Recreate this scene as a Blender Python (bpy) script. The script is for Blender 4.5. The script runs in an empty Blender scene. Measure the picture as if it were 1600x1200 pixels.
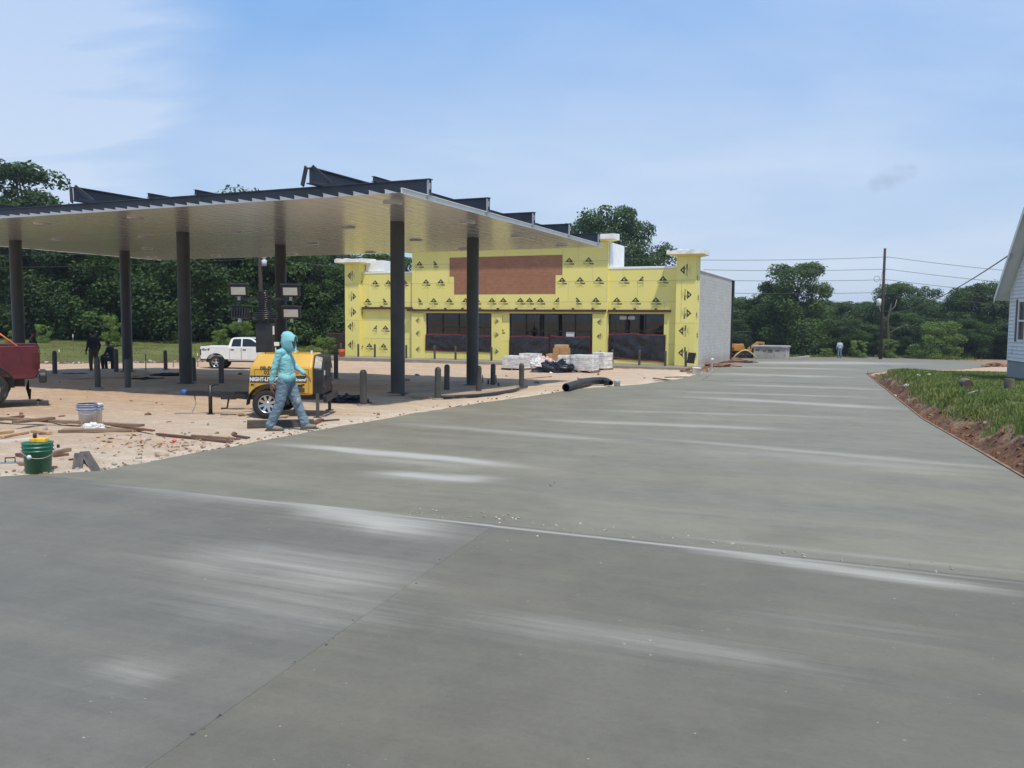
import bpy, bmesh, math, random
from mathutils import Vector, Matrix, noise as mnoise
R = math.radians
random.seed(7)
scene = bpy.context.scene
col = scene.collection

# ------------------------------------------------------------------ camera
F_PX, PIT, ROLL, CAM_Z = 1290.0, math.atan(100 / 1290.0), 0.008, 1.68
cam_d = bpy.data.cameras.new('camera')
cam = bpy.data.objects.new('camera', cam_d)
col.objects.link(cam)
cam_d.sensor_width = 36
cam_d.lens = 36 * F_PX / 1600
cam_d.clip_start = 0.1
cam_d.clip_end = 3000
cam.matrix_world = Matrix.Translation((0, 0, CAM_Z)) @ Matrix.Rotation(math.pi / 2 - PIT, 4, 'X') @ Matrix.Rotation(ROLL, 4, 'Z')
scene.camera = cam

# ------------------------------------------------------------------ layout helpers (photo pixel -> ground plane of the site)
GX, GY = 0.005, 0.0205


def gz(x, y):
    return -GY * y - GX * x


def ray(px, py):
    d = Vector(((px - 800) / F_PX, (600 - py) / F_PX, -1))
    return cam.matrix_world.to_3x3() @ d


def G(px, py, dz=0.0):
    r = ray(px, py)
    t = (dz - CAM_Z) / (r.x * GX + r.y * GY + r.z)
    return Vector((0, 0, CAM_Z)) + r * t


def at_z(px, py, z):
    r = ray(px, py)
    return Vector((0, 0, CAM_Z)) + r * ((z - CAM_Z) / r.z)


def at_y(px, py, y):
    r = ray(px, py)
    return Vector((0, 0, CAM_Z)) + r * (y / r.y)


# ------------------------------------------------------------------ sky, sun, exposure
SUN_DIR = Vector((0.42, -0.90, 0)).normalized()
SUN_EL = R(66)
world = bpy.data.worlds.new('World')
scene.world = world
world.use_nodes = True
wn, wl = world.node_tree.nodes, world.node_tree.links
wn.clear()


def nd(nodes, kind, **kw):
    n = nodes.new(kind)
    for k, v in kw.items():
        setattr(n, k, v)
    return n


w_out = nd(wn, 'ShaderNodeOutputWorld')
w_bg = nd(wn, 'ShaderNodeBackground')
sky = nd(wn, 'ShaderNodeTexSky', sky_type='NISHITA', sun_disc=False)
sky.sun_elevation = SUN_EL
sky.sun_rotation = math.atan2(SUN_DIR.x, SUN_DIR.y)
sky.altitude = 120
sky.air_density = 1.0
sky.dust_density = 1.6
sky.ozone_density = 2.2
w_bg.inputs['Strength'].default_value = 0.15
tc = nd(wn, 'ShaderNodeTexCoord')
sep = nd(wn, 'ShaderNodeSeparateXYZ')
wl.new(tc.outputs['Generated'], sep.inputs[0])
add = nd(wn, 'ShaderNodeMath', operation='ADD')
add.inputs[1].default_value = 0.16
mx = nd(wn, 'ShaderNodeMath', operation='MAXIMUM')
mx.inputs[1].default_value = 0.0
wl.new(sep.outputs['Z'], mx.inputs[0])
wl.new(mx.outputs[0], add.inputs[0])
dx = nd(wn, 'ShaderNodeMath', operation='DIVIDE')
dy = nd(wn, 'ShaderNodeMath', operation='DIVIDE')
wl.new(sep.outputs['X'], dx.inputs[0]); wl.new(add.outputs[0], dx.inputs[1])
wl.new(sep.outputs['Y'], dy.inputs[0]); wl.new(add.outputs[0], dy.inputs[1])
cmb = nd(wn, 'ShaderNodeCombineXYZ')
wl.new(dx.outputs[0], cmb.inputs['X']); wl.new(dy.outputs[0], cmb.inputs['Y'])


def cloud_layer(scale, sx, sy, rot, lo, hi, seed, detail=6):
    mp = nd(wn, 'ShaderNodeMapping')
    mp.inputs['Scale'].default_value = (sx, sy, 1)
    mp.inputs['Rotation'].default_value = (0, 0, rot)
    mp.inputs['Location'].default_value = (seed, seed * 0.7, 0)
    wl.new(cmb.outputs[0], mp.inputs[0])
    nz = nd(wn, 'ShaderNodeTexNoise')
    nz.inputs['Scale'].default_value = scale
    nz.inputs['Detail'].default_value = detail
    nz.inputs['Roughness'].default_value = 0.55
    nz.inputs['Distortion'].default_value = 0.4
    wl.new(mp.outputs[0], nz.inputs['Vector'])
    mr = nd(wn, 'ShaderNodeMapRange', interpolation_type='SMOOTHSTEP')
    mr.inputs['From Min'].default_value = lo
    mr.inputs['From Max'].default_value = hi
    wl.new(nz.outputs['Fac'], mr.inputs['Value'])
    return mr.outputs[0]


c1 = cloud_layer(0.42, 1, 1, 0.3, 0.30, 0.78, 3.7)
c2 = cloud_layer(1.3, 0.5, 1.2, 0.5, 0.46, 0.80, 8.1)
mxx = nd(wn, 'ShaderNodeMath', operation='MULTIPLY_ADD')
mxx.inputs[1].default_value = 0.35
mxx.use_clamp = True
wl.new(c2, mxx.inputs[0]); wl.new(c1, mxx.inputs[2])
cf = nd(wn, 'ShaderNodeMath', operation='MULTIPLY')
cf.inputs[1].default_value = 0.34


def sky_spot(px, py, r0, r1):
    """falloff round one direction of the sky (a cloud standing there)."""
    d = ray(px, py).normalized()
    dp = nd(wn, 'ShaderNodeVectorMath', operation='DOT_PRODUCT')
    nm = nd(wn, 'ShaderNodeVectorMath', operation='NORMALIZE')
    wl.new(tc.outputs['Generated'], nm.inputs[0])
    wl.new(nm.outputs[0], dp.inputs[0])
    dp.inputs[1].default_value = d
    mr = nd(wn, 'ShaderNodeMapRange', interpolation_type='SMOOTHSTEP')
    mr.inputs['From Min'].default_value = math.cos(R(r1))
    mr.inputs['From Max'].default_value = math.cos(R(r0))
    wl.new(dp.outputs['Value'], mr.inputs['Value'])
    return mr.outputs[0]


def wmath(op, a, b):
    t = nd(wn, 'ShaderNodeMath', operation=op, use_clamp=True)
    for i, v in enumerate((a, b)):
        if isinstance(v, (int, float)):
            t.inputs[i].default_value = v
        else:
            wl.new(v, t.inputs[i])
    return t.outputs[0]


wisp = cloud_layer(2.4, 0.6, 1.5, 0.2, 0.30, 0.70, 1.9)
sp0 = sky_spot(-80, 0, 0, 19)
cum = wmath('MULTIPLY', wmath('MULTIPLY', sp0, sp0), wmath('ADD', wmath('MULTIPLY', wisp, 0.75), 0.35))
wl.new(wmath('MAXIMUM', mxx.outputs[0], wmath('MULTIPLY', cum, 2.2)), cf.inputs[0])
mixc = nd(wn, 'ShaderNodeMix', data_type='RGBA')
mixc.inputs['B'].default_value = (6.2, 6.35, 6.6, 1)
wl.new(cf.outputs[0], mixc.inputs['Factor'])
# summer haze: pale air that thickens toward the horizon all the way round
hz = nd(wn, 'ShaderNodeMapRange', interpolation_type='SMOOTHSTEP')
hz.inputs['From Min'].default_value = 0.0
hz.inputs['From Max'].default_value = 0.42
hz.inputs['To Min'].default_value = 0.0
hz.inputs['To Max'].default_value = 1.0
wl.new(mx.outputs[0], hz.inputs['Value'])
mixh = nd(wn, 'ShaderNodeMix', data_type='RGBA')
hcol = nd(wn, 'ShaderNodeMix', data_type='RGBA')
hcol.inputs['A'].default_value = (3.25, 4.20, 5.55, 1)
hcol.inputs['B'].default_value = (1.30, 2.85, 5.55, 1)
wl.new(hz.outputs[0], hcol.inputs['Factor'])
wl.new(hcol.outputs['Result'], mixh.inputs['B'])
mixh.inputs['Factor'].default_value = 0.88
wl.new(sky.outputs[0], mixh.inputs['A'])
wl.new(mixh.outputs['Result'], mixc.inputs['A'])
mixd = nd(wn, 'ShaderNodeMix', data_type='RGBA')
mixd.inputs['B'].default_value = (2.1, 2.75, 3.7, 1)
spots = wmath('MAXIMUM', wmath('MAXIMUM', sky_spot(1404, 272, 0.0, 0.75), sky_spot(1422, 268, 0.0, 0.55)), wmath('MAXIMUM', sky_spot(1368, 288, 0.0, 0.6), sky_spot(1386, 280, 0.0, 0.8)))
wl.new(wmath('MULTIPLY', spots, wmath('MULTIPLY', cloud_layer(5.0, 1, 1, 0.6, 0.20, 0.7, 5.5), 0.5)), mixd.inputs['Factor'])
wl.new(mixc.outputs['Result'], mixd.inputs['A'])
wl.new(mixd.outputs['Result'], w_bg.inputs['Color'])
wl.new(w_bg.outputs[0], w_out.inputs[0])

sun_d = bpy.data.lights.new('sun', 'SUN')
sun_d.energy = 3.6
sun_d.angle = R(2.0)
sun_d.color = (1.0, 0.915, 0.76)
sun = bpy.data.objects.new('sun', sun_d)
col.objects.link(sun)
to_sun = Vector((SUN_DIR.x * math.cos(SUN_EL), SUN_DIR.y * math.cos(SUN_EL), math.sin(SUN_EL)))
sun.rotation_euler = to_sun.to_track_quat('Z', 'Y').to_euler()
sun.location = (0, 0, 60)
scene.view_settings.view_transform = 'Standard'
scene.view_settings.look = 'None'
scene.view_settings.exposure = 0.08
scene.view_settings.gamma = 1.0
scene.view_settings.use_curve_mapping = False

# ------------------------------------------------------------------ materials
def new_mat(name):
    m = bpy.data.materials.new(name)
    m.use_nodes = True
    n, l = m.node_tree.nodes, m.node_tree.links
    b = n['Principled BSDF']
    return m, n, l, b


def tex_noise(n, l, vec, scale, detail=4, rough=0.55, dist=0.0):
    t = nd(n, 'ShaderNodeTexNoise')
    t.inputs['Scale'].default_value = scale
    t.inputs['Detail'].default_value = detail
    t.inputs['Roughness'].default_value = rough
    t.inputs['Distortion'].default_value = dist
    l.new(vec, t.inputs['Vector'])
    return t.outputs['Fac']


def maprange(n, l, val, a, b, c=0.0, d=1.0, smooth=True):
    t = nd(n, 'ShaderNodeMapRange', interpolation_type='SMOOTHSTEP' if smooth else 'LINEAR')
    t.inputs['From Min'].default_value = a
    t.inputs['From Max'].default_value = b
    t.inputs['To Min'].default_value = c
    t.inputs['To Max'].default_value = d
    l.new(val, t.inputs['Value'])
    return t.outputs[0]


def mixrgb(n, l, fac, a, b, blend='MIX'):
    t = nd(n, 'ShaderNodeMix', data_type='RGBA', blend_type=blend)
    for s, v in (('Factor', fac), ('A', a), ('B', b)):
        if isinstance(v, (int, float)):
            t.inputs[s].default_value = v
        elif isinstance(v, tuple):
            t.inputs[s].default_value = (v + (1,))[:4]
        else:
            l.new(v, t.inputs[s])
    return t.outputs['Result']


def math_n(n, l, op, a, b=0.0, clamp=False):
    t = nd(n, 'ShaderNodeMath', operation=op, use_clamp=clamp)
    for i, v in enumerate((a, b)):
        if isinstance(v, (int, float)):
            t.inputs[i].default_value = v
        else:
            l.new(v, t.inputs[i])
    return t.outputs[0]


def mapping(n, l, vec, scale=(1, 1, 1), rot=(0, 0, 0), loc=(0, 0, 0)):
    t = nd(n, 'ShaderNodeMapping')
    t.inputs['Scale'].default_value = scale
    t.inputs['Rotation'].default_value = rot
    t.inputs['Location'].default_value = loc
    l.new(vec, t.inputs[0])
    return t.outputs[0]


def grain(n, l, vec, scale, ang, loc=(0, 0, 0)):
    """coordinates turned by ang first, then stretched, so the grain runs along that direction."""
    t = nd(n, 'ShaderNodeMapping', vector_type='TEXTURE')
    t.inputs['Scale'].default_value = tuple(1.0 / s for s in scale)
    t.inputs['Rotation'].default_value = (0, 0, ang)
    t.inputs['Location'].default_value = loc
    l.new(vec, t.inputs[0])
    return t.outputs[0]


def bump(n, l, b, h, strength=0.3, dist=0.02):
    t = nd(n, 'ShaderNodeBump')
    t.inputs['Strength'].default_value = strength
    t.inputs['Distance'].default_value = dist
    l.new(h, t.inputs['Height'])
    l.new(t.outputs[0], b.inputs['Normal'])


def simple(name, c, rough=0.6, metal=0.0, var=0.25, scale=6.0, dirt=None, dirt_amt=0.0, bmp=0.15, coat=0.0, stretch=(1, 1, 1), spec=None, two=False):
    m, n, l, b = new_mat(name)
    tcn = nd(n, 'ShaderNodeTexCoord')
    vec = mapping(n, l, tcn.outputs['Object'], stretch)
    nz = tex_noise(n, l, vec, scale, 5)
    lo = tuple(x * (1 - var) for x in c)
    hi = tuple(min(1, x * (1 + var)) for x in c)
    colr = mixrgb(n, l, maprange(n, l, nz, 0.3, 0.7), lo, hi)
    if dirt:
        nz2 = tex_noise(n, l, vec, scale * 0.45, 6, 0.65)
        colr = mixrgb(n, l, maprange(n, l, nz2, 0.62 - dirt_amt * 0.3, 0.82 - dirt_amt * 0.2), colr, dirt)
    l.new(colr, b.inputs['Base Color'])
    l.new(maprange(n, l, nz, 0.2, 0.8, max(0.03, rough - 0.1), min(1, rough + 0.1)), b.inputs['Roughness'])
    b.inputs['Metallic'].default_value = metal
    b.inputs['Coat Weight'].default_value = coat
    if spec is not None:
        b.inputs['Specular IOR Level'].default_value = spec
    if bmp > 0:
        bump(n, l, b, tex_noise(n, l, vec, scale * 5, 4), bmp, 0.01)
    return m


M = {}
DUST = (0.42, 0.33, 0.25)
M['steel'] = simple('dark_blue_steel', (0.028, 0.036, 0.050), 0.45, 0.0, 0.3, 2, (0.10, 0.09, 0.08), 0.1)
M['column'] = simple('column_paint', (0.062, 0.062, 0.055), 0.5, 0, 0.15, 2.0, (0.16, 0.14, 0.11), 0.05, 0.05)
M['black'] = simple('black_plastic', (0.018, 0.018, 0.02), 0.4, 0, 0.3, 5)
M['blacksheet'] = simple('black_sheeting', (0.016, 0.018, 0.022), 0.22, 0, 0.4, 2, None, 0, 0.3)
M['rubber'] = simple('tyre_rubber', (0.02, 0.02, 0.02), 0.85, 0, 0.3, 8, (0.14, 0.11, 0.09), 0.25)
M['chrome'] = simple('bright_metal', (0.55, 0.56, 0.58), 0.28, 1.0, 0.1, 4)
M['galv'] = simple('galvanised', (0.42, 0.43, 0.44), 0.5, 0.7, 0.2, 8)
M['white'] = simple('white_paint', (0.78, 0.78, 0.76), 0.5, 0, 0.06, 3, (0.5, 0.46, 0.4), 0.08, 0.05)
M['wrapwhite'] = simple('white_wrap', (0.72, 0.71, 0.69), 0.3, 0, 0.15, 4, (0.34, 0.31, 0.3), 0.2, 0.4)
M['trimwhite'] = simple('white_membrane', (0.80, 0.80, 0.78), 0.6, 0, 0.05, 2)
M['truckwhite'] = simple('white_car_paint', (0.74, 0.75, 0.75), 0.3, 0, 0.03, 2, (0.4, 0.33, 0.27), 0.05, 0.0, 0.6)
M['truckred'] = simple('red_car_paint', (0.105, 0.008, 0.014), 0.3, 0.2, 0.15, 2, (0.12, 0.05, 0.045), 0.02, 0.0, 0.8)
M['glass_dark'] = simple('tinted_glass', (0.012, 0.014, 0.016), 0.06, 0, 0.1, 2, None, 0, 0.0, 0.3)
M['tail'] = simple('tail_lamp', (0.07, 0.006, 0.006), 0.15, 0, 0.1, 4, None, 0, 0, 0.5)
M['yellow'] = simple('yellow_enamel', (0.62, 0.36, 0.045), 0.35, 0, 0.06, 2, (0.40, 0.28, 0.10), 0.06, 0.0, 0.3)
M['yellowtag'] = simple('orange_yellow_enamel', (0.46, 0.21, 0.035), 0.45, 0, 0.1, 3, (0.28, 0.17, 0.08), 0.2)
M['ink'] = simple('black_ink', (0.035, 0.032, 0.024), 0.6, 0, 0.1, 4, None, 0, 0)
M['inkgrey'] = simple('grey_ink', (0.10, 0.085, 0.04), 0.7, 0, 0.1, 4, None, 0, 0)
M['inkwhite'] = simple('white_ink', (0.72, 0.72, 0.70), 0.6, 0, 0.05, 4, None, 0, 0)
M['lens'] = simple('lamp_lens', (0.46, 0.43, 0.37), 0.25, 0, 0.08, 8, None, 0, 0.05, 0.4)
M['green_plastic'] = simple('green_plastic', (0.028, 0.165, 0.095), 0.4, 0, 0.2, 5, (0.34, 0.36, 0.30), 0.12)
M['white_plastic'] = simple('white_plastic', (0.66, 0.66, 0.66), 0.45, 0, 0.06, 6, (0.45, 0.43, 0.40), 0.06)
M['blue_plastic'] = simple('blue_label', (0.04, 0.10, 0.30), 0.5, 0, 0.3, 9, (0.5, 0.5, 0.5), 0.2)
M['orange_plastic'] = simple('orange_plastic', (0.66, 0.15, 0.03), 0.45, 0, 0.1, 5)
M['pink'] = simple('pink_paint', (0.85, 0.10, 0.14), 0.6, 0, 0.15, 9)
M['sponge'] = simple('yellow_sponge', (0.75, 0.45, 0.05), 0.9, 0, 0.3, 20)
M['wood'] = simple('weathered_lumber', (0.22, 0.145, 0.09), 0.85, 0, 0.4, 3, (0.36, 0.31, 0.26), 0.15, 0.3, 0, (1, 10, 10))
M['woodnew'] = simple('fresh_lumber', (0.50, 0.32, 0.16), 0.8, 0, 0.25, 3, (0.4, 0.34, 0.27), 0.1, 0.25, 0, (1, 10, 10))
M['wooddark'] = simple('dark_form_wood', (0.085, 0.07, 0.06), 0.85, 0, 0.35, 3, (0.26, 0.24, 0.21), 0.1, 0.3, 0, (1, 10, 10))
M['woodred'] = simple('reddish_lumber', (0.17, 0.075, 0.045), 0.85, 0, 0.35, 3, (0.36, 0.28, 0.22), 0.1, 0.3, 0, (1, 10, 10))
M['rust'] = simple('rusty_bar', (0.17, 0.06, 0.028), 0.85, 0.2, 0.4, 12)
M['bracket'] = simple('red_oxide_angle', (0.085, 0.045, 0.035), 0.7, 0.1, 0.3, 6)
M['cardboard'] = simple('cardboard', (0.42, 0.24, 0.10), 0.85, 0, 0.15, 4)
M['denim'] = simple('faded_denim', (0.15, 0.215, 0.275), 0.9, 0, 0.16, 6, (0.28, 0.32, 0.34), 0.12, 0.5)
M['teal'] = simple('aqua_fabric', (0.22, 0.50, 0.52), 0.8, 0, 0.06, 7, None, 0, 0.3)
M['skin'] = simple('skin', (0.19, 0.095, 0.06), 0.55, 0, 0.1, 8)
M['hair'] = simple('black_hair', (0.012, 0.01, 0.009), 0.6, 0, 0.2, 20)
M['knee'] = simple('worn_denim', (0.26, 0.30, 0.32), 0.9, 0, 0.35, 14, (0.15, 0.2, 0.25), 0.4, 0.5)
M['boot'] = simple('dusty_boot', (0.22, 0.19, 0.16), 0.85, 0, 0.25, 10)
M['navy'] = simple('navy_fabric', (0.013, 0.018, 0.034), 0.85, 0, 0.2, 6)
M['darkgrey'] = simple('charcoal_fabric', (0.022, 0.023, 0.024), 0.85, 0, 0.2, 6)
M['khaki'] = simple('khaki_fabric', (0.075, 0.062, 0.045), 0.9, 0, 0.2, 6)
M['whiteshirt'] = simple('pale_shirt', (0.45, 0.50, 0.53), 0.9, 0, 0.1, 6)
M['bark'] = simple('tree_bark', (0.07, 0.055, 0.042), 0.95, 0, 0.4, 4, (0.14, 0.12, 0.1), 0.2, 0.6, 0, (6, 6, 1))
M['barkpale'] = simple('dead_limb_bark', (0.24, 0.21, 0.18), 0.95, 0, 0.3, 4, None, 0, 0.5, 0, (6, 6, 1))
M['pole'] = simple('creosote_pole', (0.048, 0.032, 0.026), 0.9, 0, 0.35, 3, (0.11, 0.08, 0.06), 0.1, 0.4, 0, (8, 8, 1))
M['wire'] = simple('cable', (0.05, 0.05, 0.055), 0.6, 0, 0.1, 3, None, 0, 0)
M['pipe'] = simple('corrugated_pipe', (0.022, 0.023, 0.024), 0.5, 0, 0.3, 5, (0.15, 0.14, 0.12), 0.12)
M['pvc'] = simple('white_pvc', (0.68, 0.67, 0.62), 0.4, 0, 0.08, 4, (0.4, 0.34, 0.28), 0.15)
M['hose'] = simple('yellow_hose', (0.5, 0.42, 0.16), 0.5, 0, 0.1, 4)
M['tape'] = simple('red_tape', (0.20, 0.022, 0.020), 0.5, 0, 0.25, 5)
M['bronze'] = simple('bronze_frame', (0.02, 0.018, 0.017), 0.45, 0.3, 0.2, 4)
M['interior'] = simple('bare_interior', (0.16, 0.155, 0.15), 0.9, 0, 0.2, 1)
M['brick_brown'] = simple('brown_bin', (0.045, 0.028, 0.022), 0.8, 0, 0.3, 2, (0.12, 0.08, 0.06), 0.1)
M['rag'] = simple('red_white_bags', (0.60, 0.48, 0.45), 0.6, 0, 0.2, 5, (0.52, 0.09, 0.07), 0.5)
M['tarp'] = simple('dark_tarp', (0.012, 0.018, 0.03), 0.3, 0, 0.4, 3, None, 0, 0.3)
M['bluesheet'] = simple('blue_rag', (0.03, 0.13, 0.38), 0.7, 0, 0.3, 8)
M['shutter'] = simple('brown_shutter', (0.16, 0.085, 0.075), 0.7, 0, 0.1, 5)
M['log'] = simple('log_bark', (0.16, 0.135, 0.10), 0.95, 0, 0.35, 6, (0.08, 0.09, 0.05), 0.2, 0.6)
M['logend'] = simple('log_end', (0.10, 0.075, 0.055), 0.9, 0, 0.3, 9)
M['insul'] = simple('grey_porcelain', (0.55, 0.56, 0.58), 0.4, 0, 0.1, 5)
M['clod'] = simple('soil_clod', (0.185, 0.098, 0.058), 0.95, 0, 0.4, 3)
M['stone'] = simple('pale_rubble', (0.40, 0.36, 0.31), 0.95, 0, 0.4, 3)


def ground_mat():
    m, n, l, b = new_mat('site_ground')
    g = nd(n, 'ShaderNodeNewGeometry')
    P = g.outputs['Position']
    at = nd(n, 'ShaderNodeAttribute', attribute_name='cover')
    sp = nd(n, 'ShaderNodeSeparateColor')
    l.new(at.outputs['Color'], sp.inputs[0])
    st = grain(n, l, P, (0.35, 1.0, 1), -R(22))
    big = tex_noise(n, l, st, 0.55, 6, 0.6, 0.3)
    med = tex_noise(n, l, st, 2.6, 6, 0.65)
    fine = tex_noise(n, l, P, 16, 5, 0.7)
    c = mixrgb(n, l, maprange(n, l, big, 0.34, 0.62), (0.57, 0.36, 0.23), (0.62, 0.475, 0.35))
    c = mixrgb(n, l, maprange(n, l, med, 0.50, 0.68), c, (0.68, 0.56, 0.42))
    c = mixrgb(n, l, maprange(n, l, tex_noise(n, l, st, 1.3, 5, 0.6, 0.5), 0.60, 0.74, 0, 0.75), c, (0.45, 0.23, 0.13))
    c = mixrgb(n, l, maprange(n, l, fine, 0.30, 0.5, 0.55, 0), c, (0.27, 0.20, 0.14))
    c = mixrgb(n, l, maprange(n, l, tex_noise(n, l, mapping(n, l, P, (0.5, 1.0, 1), (0, 0, R(30))), 6.0, 6, 0.7), 0.42, 0.62, 0.55, 0), c, (0.42, 0.31, 0.21))
    # chalky dust near the slab (blue channel)
    dustf = math_n(n, l, 'MULTIPLY', sp.outputs['Blue'], maprange(n, l, med, 0.35, 0.6, 0.35, 1))
    c = mixrgb(n, l, dustf, c, (0.66, 0.57, 0.45))
    # red subsoil (green channel)
    red = mixrgb(n, l, maprange(n, l, med, 0.35, 0.65), (0.13, 0.066, 0.040), (0.26, 0.140, 0.082))
    red = mixrgb(n, l, maprange(n, l, fine, 0.35, 0.6, 0.6, 0), red, (0.10, 0.055, 0.035))
    c = mixrgb(n, l, sp.outputs['Green'], c, red)
    # turf (red channel)
    turf = mixrgb(n, l, maprange(n, l, tex_noise(n, l, P, 0.5, 5), 0.35, 0.65), (0.11, 0.13, 0.035), (0.19, 0.19, 0.065))
    turf = mixrgb(n, l, maprange(n, l, fine, 0.35, 0.6, 0.6, 0), turf, (0.035, 0.05, 0.015))
    tf = math_n(n, l, 'ADD', sp.outputs['Red'], math_n(n, l, 'MULTIPLY', math_n(n, l, 'SUBTRACT', med, 0.5), 0.9))
    c = mixrgb(n, l, maprange(n, l, tf, 0.4, 0.6), c, turf)
    l.new(c, b.inputs['Base Color'])
    b.inputs['Roughness'].default_value = 0.95
    b.inputs['Specular IOR Level'].default_value = 0.2
    bump(n, l, b, math_n(n, l, 'ADD', fine, math_n(n, l, 'MULTIPLY', tex_noise(n, l, P, 5.0, 6, 0.7), 2.5)), 0.8, 0.05)
    return m


def concrete_mat(name, base, tint, white_amt, seed, bands=(), rot=22.4):
    m, n, l, b = new_mat(name)
    g = nd(n, 'ShaderNodeNewGeometry')
    P = g.outputs['Position']
    st = grain(n, l, P, (0.055, 1.0, 1), -R(rot), (seed, seed * 1.7, 0))
    st2 = grain(n, l, P, (0.12, 0.9, 1), -R(rot), (seed * 2, seed, 0))
    s1 = tex_noise(n, l, st, 1.3, 7, 0.62, 0.15)
    s2 = tex_noise(n, l, st, 6.0, 6, 0.7)
    pat = tex_noise(n, l, st2, 0.55, 5, 0.6, 0.6)
    blot = tex_noise(n, l, P, 0.7, 5, 0.6)
    fine = tex_noise(n, l, P, 90, 4, 0.7)
    lo = tuple(x * 0.90 for x in base)
    hi = tuple(x * 1.08 for x in tint)
    c = mixrgb(n, l, maprange(n, l, s1, 0.30, 0.70), lo, hi)
    c = mixrgb(n, l, maprange(n, l, s2, 0.35, 0.75, 0, 0.35), c, tuple(x * 1.18 for x in base))
    c = mixrgb(n, l, maprange(n, l, blot, 0.30, 0.68, 0.75, 0), c, tuple(x * 0.80 for x in base))
    c = mixrgb(n, l, maprange(n, l, tex_noise(n, l, P, 3.2, 6, 0.7), 0.35, 0.7, 0, 0.35), c, tuple(x * 1.2 for x in tint))
    c = mixrgb(n, l, maprange(n, l, tex_noise(n, l, P, 28, 4, 0.7), 0.30, 0.55, 0.22, 0), c, tuple(x * 0.66 for x in base))
    w = math_n(n, l, 'MULTIPLY', maprange(n, l, pat, 0.55, 0.75), maprange(n, l, s2, 0.42, 0.66))
    w = math_n(n, l, 'MULTIPLY', w, white_amt)
    s3 = tex_noise(n, l, grain(n, l, P, (0.05, 1.0, 1), -R(rot), (seed * 3, 4.4, 0)), 13.0, 5, 0.75)
    c = mixrgb(n, l, maprange(n, l, s3, 0.40, 0.70, 0, 0.22), c, tuple(x * 1.18 for x in tint))
    sxyz = nd(n, 'ShaderNodeSeparateXYZ'); l.new(P, sxyz.inputs[0])
    wa = None
    for (q0, q1, wid, stg) in bands:
        a, e = G(*q0), G(*q1)
        d = Vector((e.x - a.x, e.y - a.y)); ln = d.length; d /= ln
        def lin(cx, cy, c0):
            return math_n(n, l, 'ADD', math_n(n, l, 'MULTIPLY', sxyz.outputs['X'], cx), math_n(n, l, 'ADD', math_n(n, l, 'MULTIPLY', sxyz.outputs['Y'], cy), c0))
        t = lin(d.x, d.y, -(a.x * d.x + a.y * d.y))
        pd = lin(-d.y, d.x, (a.x * d.y - a.y * d.x))
        pd = math_n(n, l, 'ADD', pd, math_n(n, l, 'MULTIPLY', math_n(n, l, 'SUBTRACT', blot, 0.5), wid * (1.2 if wid > 0.1 else 0.0)))
        k = maprange(n, l, math_n(n, l, 'ABSOLUTE', pd), 0.0, wid * 1.35, 1, 0)
        k = math_n(n, l, 'MULTIPLY', k, maprange(n, l, t, -0.2 * ln, 0.35 * ln))
        k = math_n(n, l, 'MULTIPLY', k, maprange(n, l, t, 0.7 * ln, 1.15 * ln, 1, 0))
        k = math_n(n, l, 'MULTIPLY', k, stg)
        wa = k if wa is None else math_n(n, l, 'MAXIMUM', wa, k)
    if wa is not None:
        er = math_n(n, l, 'ADD', math_n(n, l, 'MULTIPLY', math_n(n, l, 'SUBTRACT', s3, 0.5), 1.5), math_n(n, l, 'MULTIPLY', math_n(n, l, 'SUBTRACT', s2, 0.5), 1.6))
        wa = math_n(n, l, 'MULTIPLY', maprange(n, l, math_n(n, l, 'ADD', wa, math_n(n, l, 'MULTIPLY', er, 0.8)), 0.0, 1.05, 0.0, 1.0, False), math_n(n, l, 'POWER', wa, 0.6))
        w = math_n(n, l, 'MAXIMUM', w, wa)
    c = mixrgb(n, l, w, c, (0.43, 0.41, 0.365))
    c = mixrgb(n, l, maprange(n, l, fine, 0.30, 0.75, 0.16, 0), c, (0.07, 0.07, 0.065))
    sp = tex_noise(n, l, P, 26, 2, 0.4)
    c = mixrgb(n, l, maprange(n, l, sp, 0.765, 0.80, 0, 0.5), c, (0.55, 0.54, 0.5))
    l.new(c, b.inputs['Base Color'])
    r = maprange(n, l, math_n(n, l, 'ADD', s1, math_n(n, l, 'MULTIPLY', w, 0.5)), 0.25, 0.9, 0.50, 0.85)
    l.new(r, b.inputs['Roughness'])
    b.inputs['Specular IOR Level'].default_value = 0.42
    bump(n, l, b, math_n(n, l, 'ADD', fine, math_n(n, l, 'MULTIPLY', s2, 2.5)), 0.22, 0.01)
    return m


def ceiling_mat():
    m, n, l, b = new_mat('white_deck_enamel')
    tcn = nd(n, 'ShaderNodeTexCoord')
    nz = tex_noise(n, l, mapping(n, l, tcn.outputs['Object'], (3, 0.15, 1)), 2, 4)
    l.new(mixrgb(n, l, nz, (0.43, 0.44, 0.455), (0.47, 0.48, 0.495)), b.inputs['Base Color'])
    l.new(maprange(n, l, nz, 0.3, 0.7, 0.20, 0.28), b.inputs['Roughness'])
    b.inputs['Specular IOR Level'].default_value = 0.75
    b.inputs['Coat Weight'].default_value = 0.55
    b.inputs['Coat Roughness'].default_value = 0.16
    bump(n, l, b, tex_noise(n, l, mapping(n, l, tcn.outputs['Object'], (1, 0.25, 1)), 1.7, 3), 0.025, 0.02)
    return m


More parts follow.
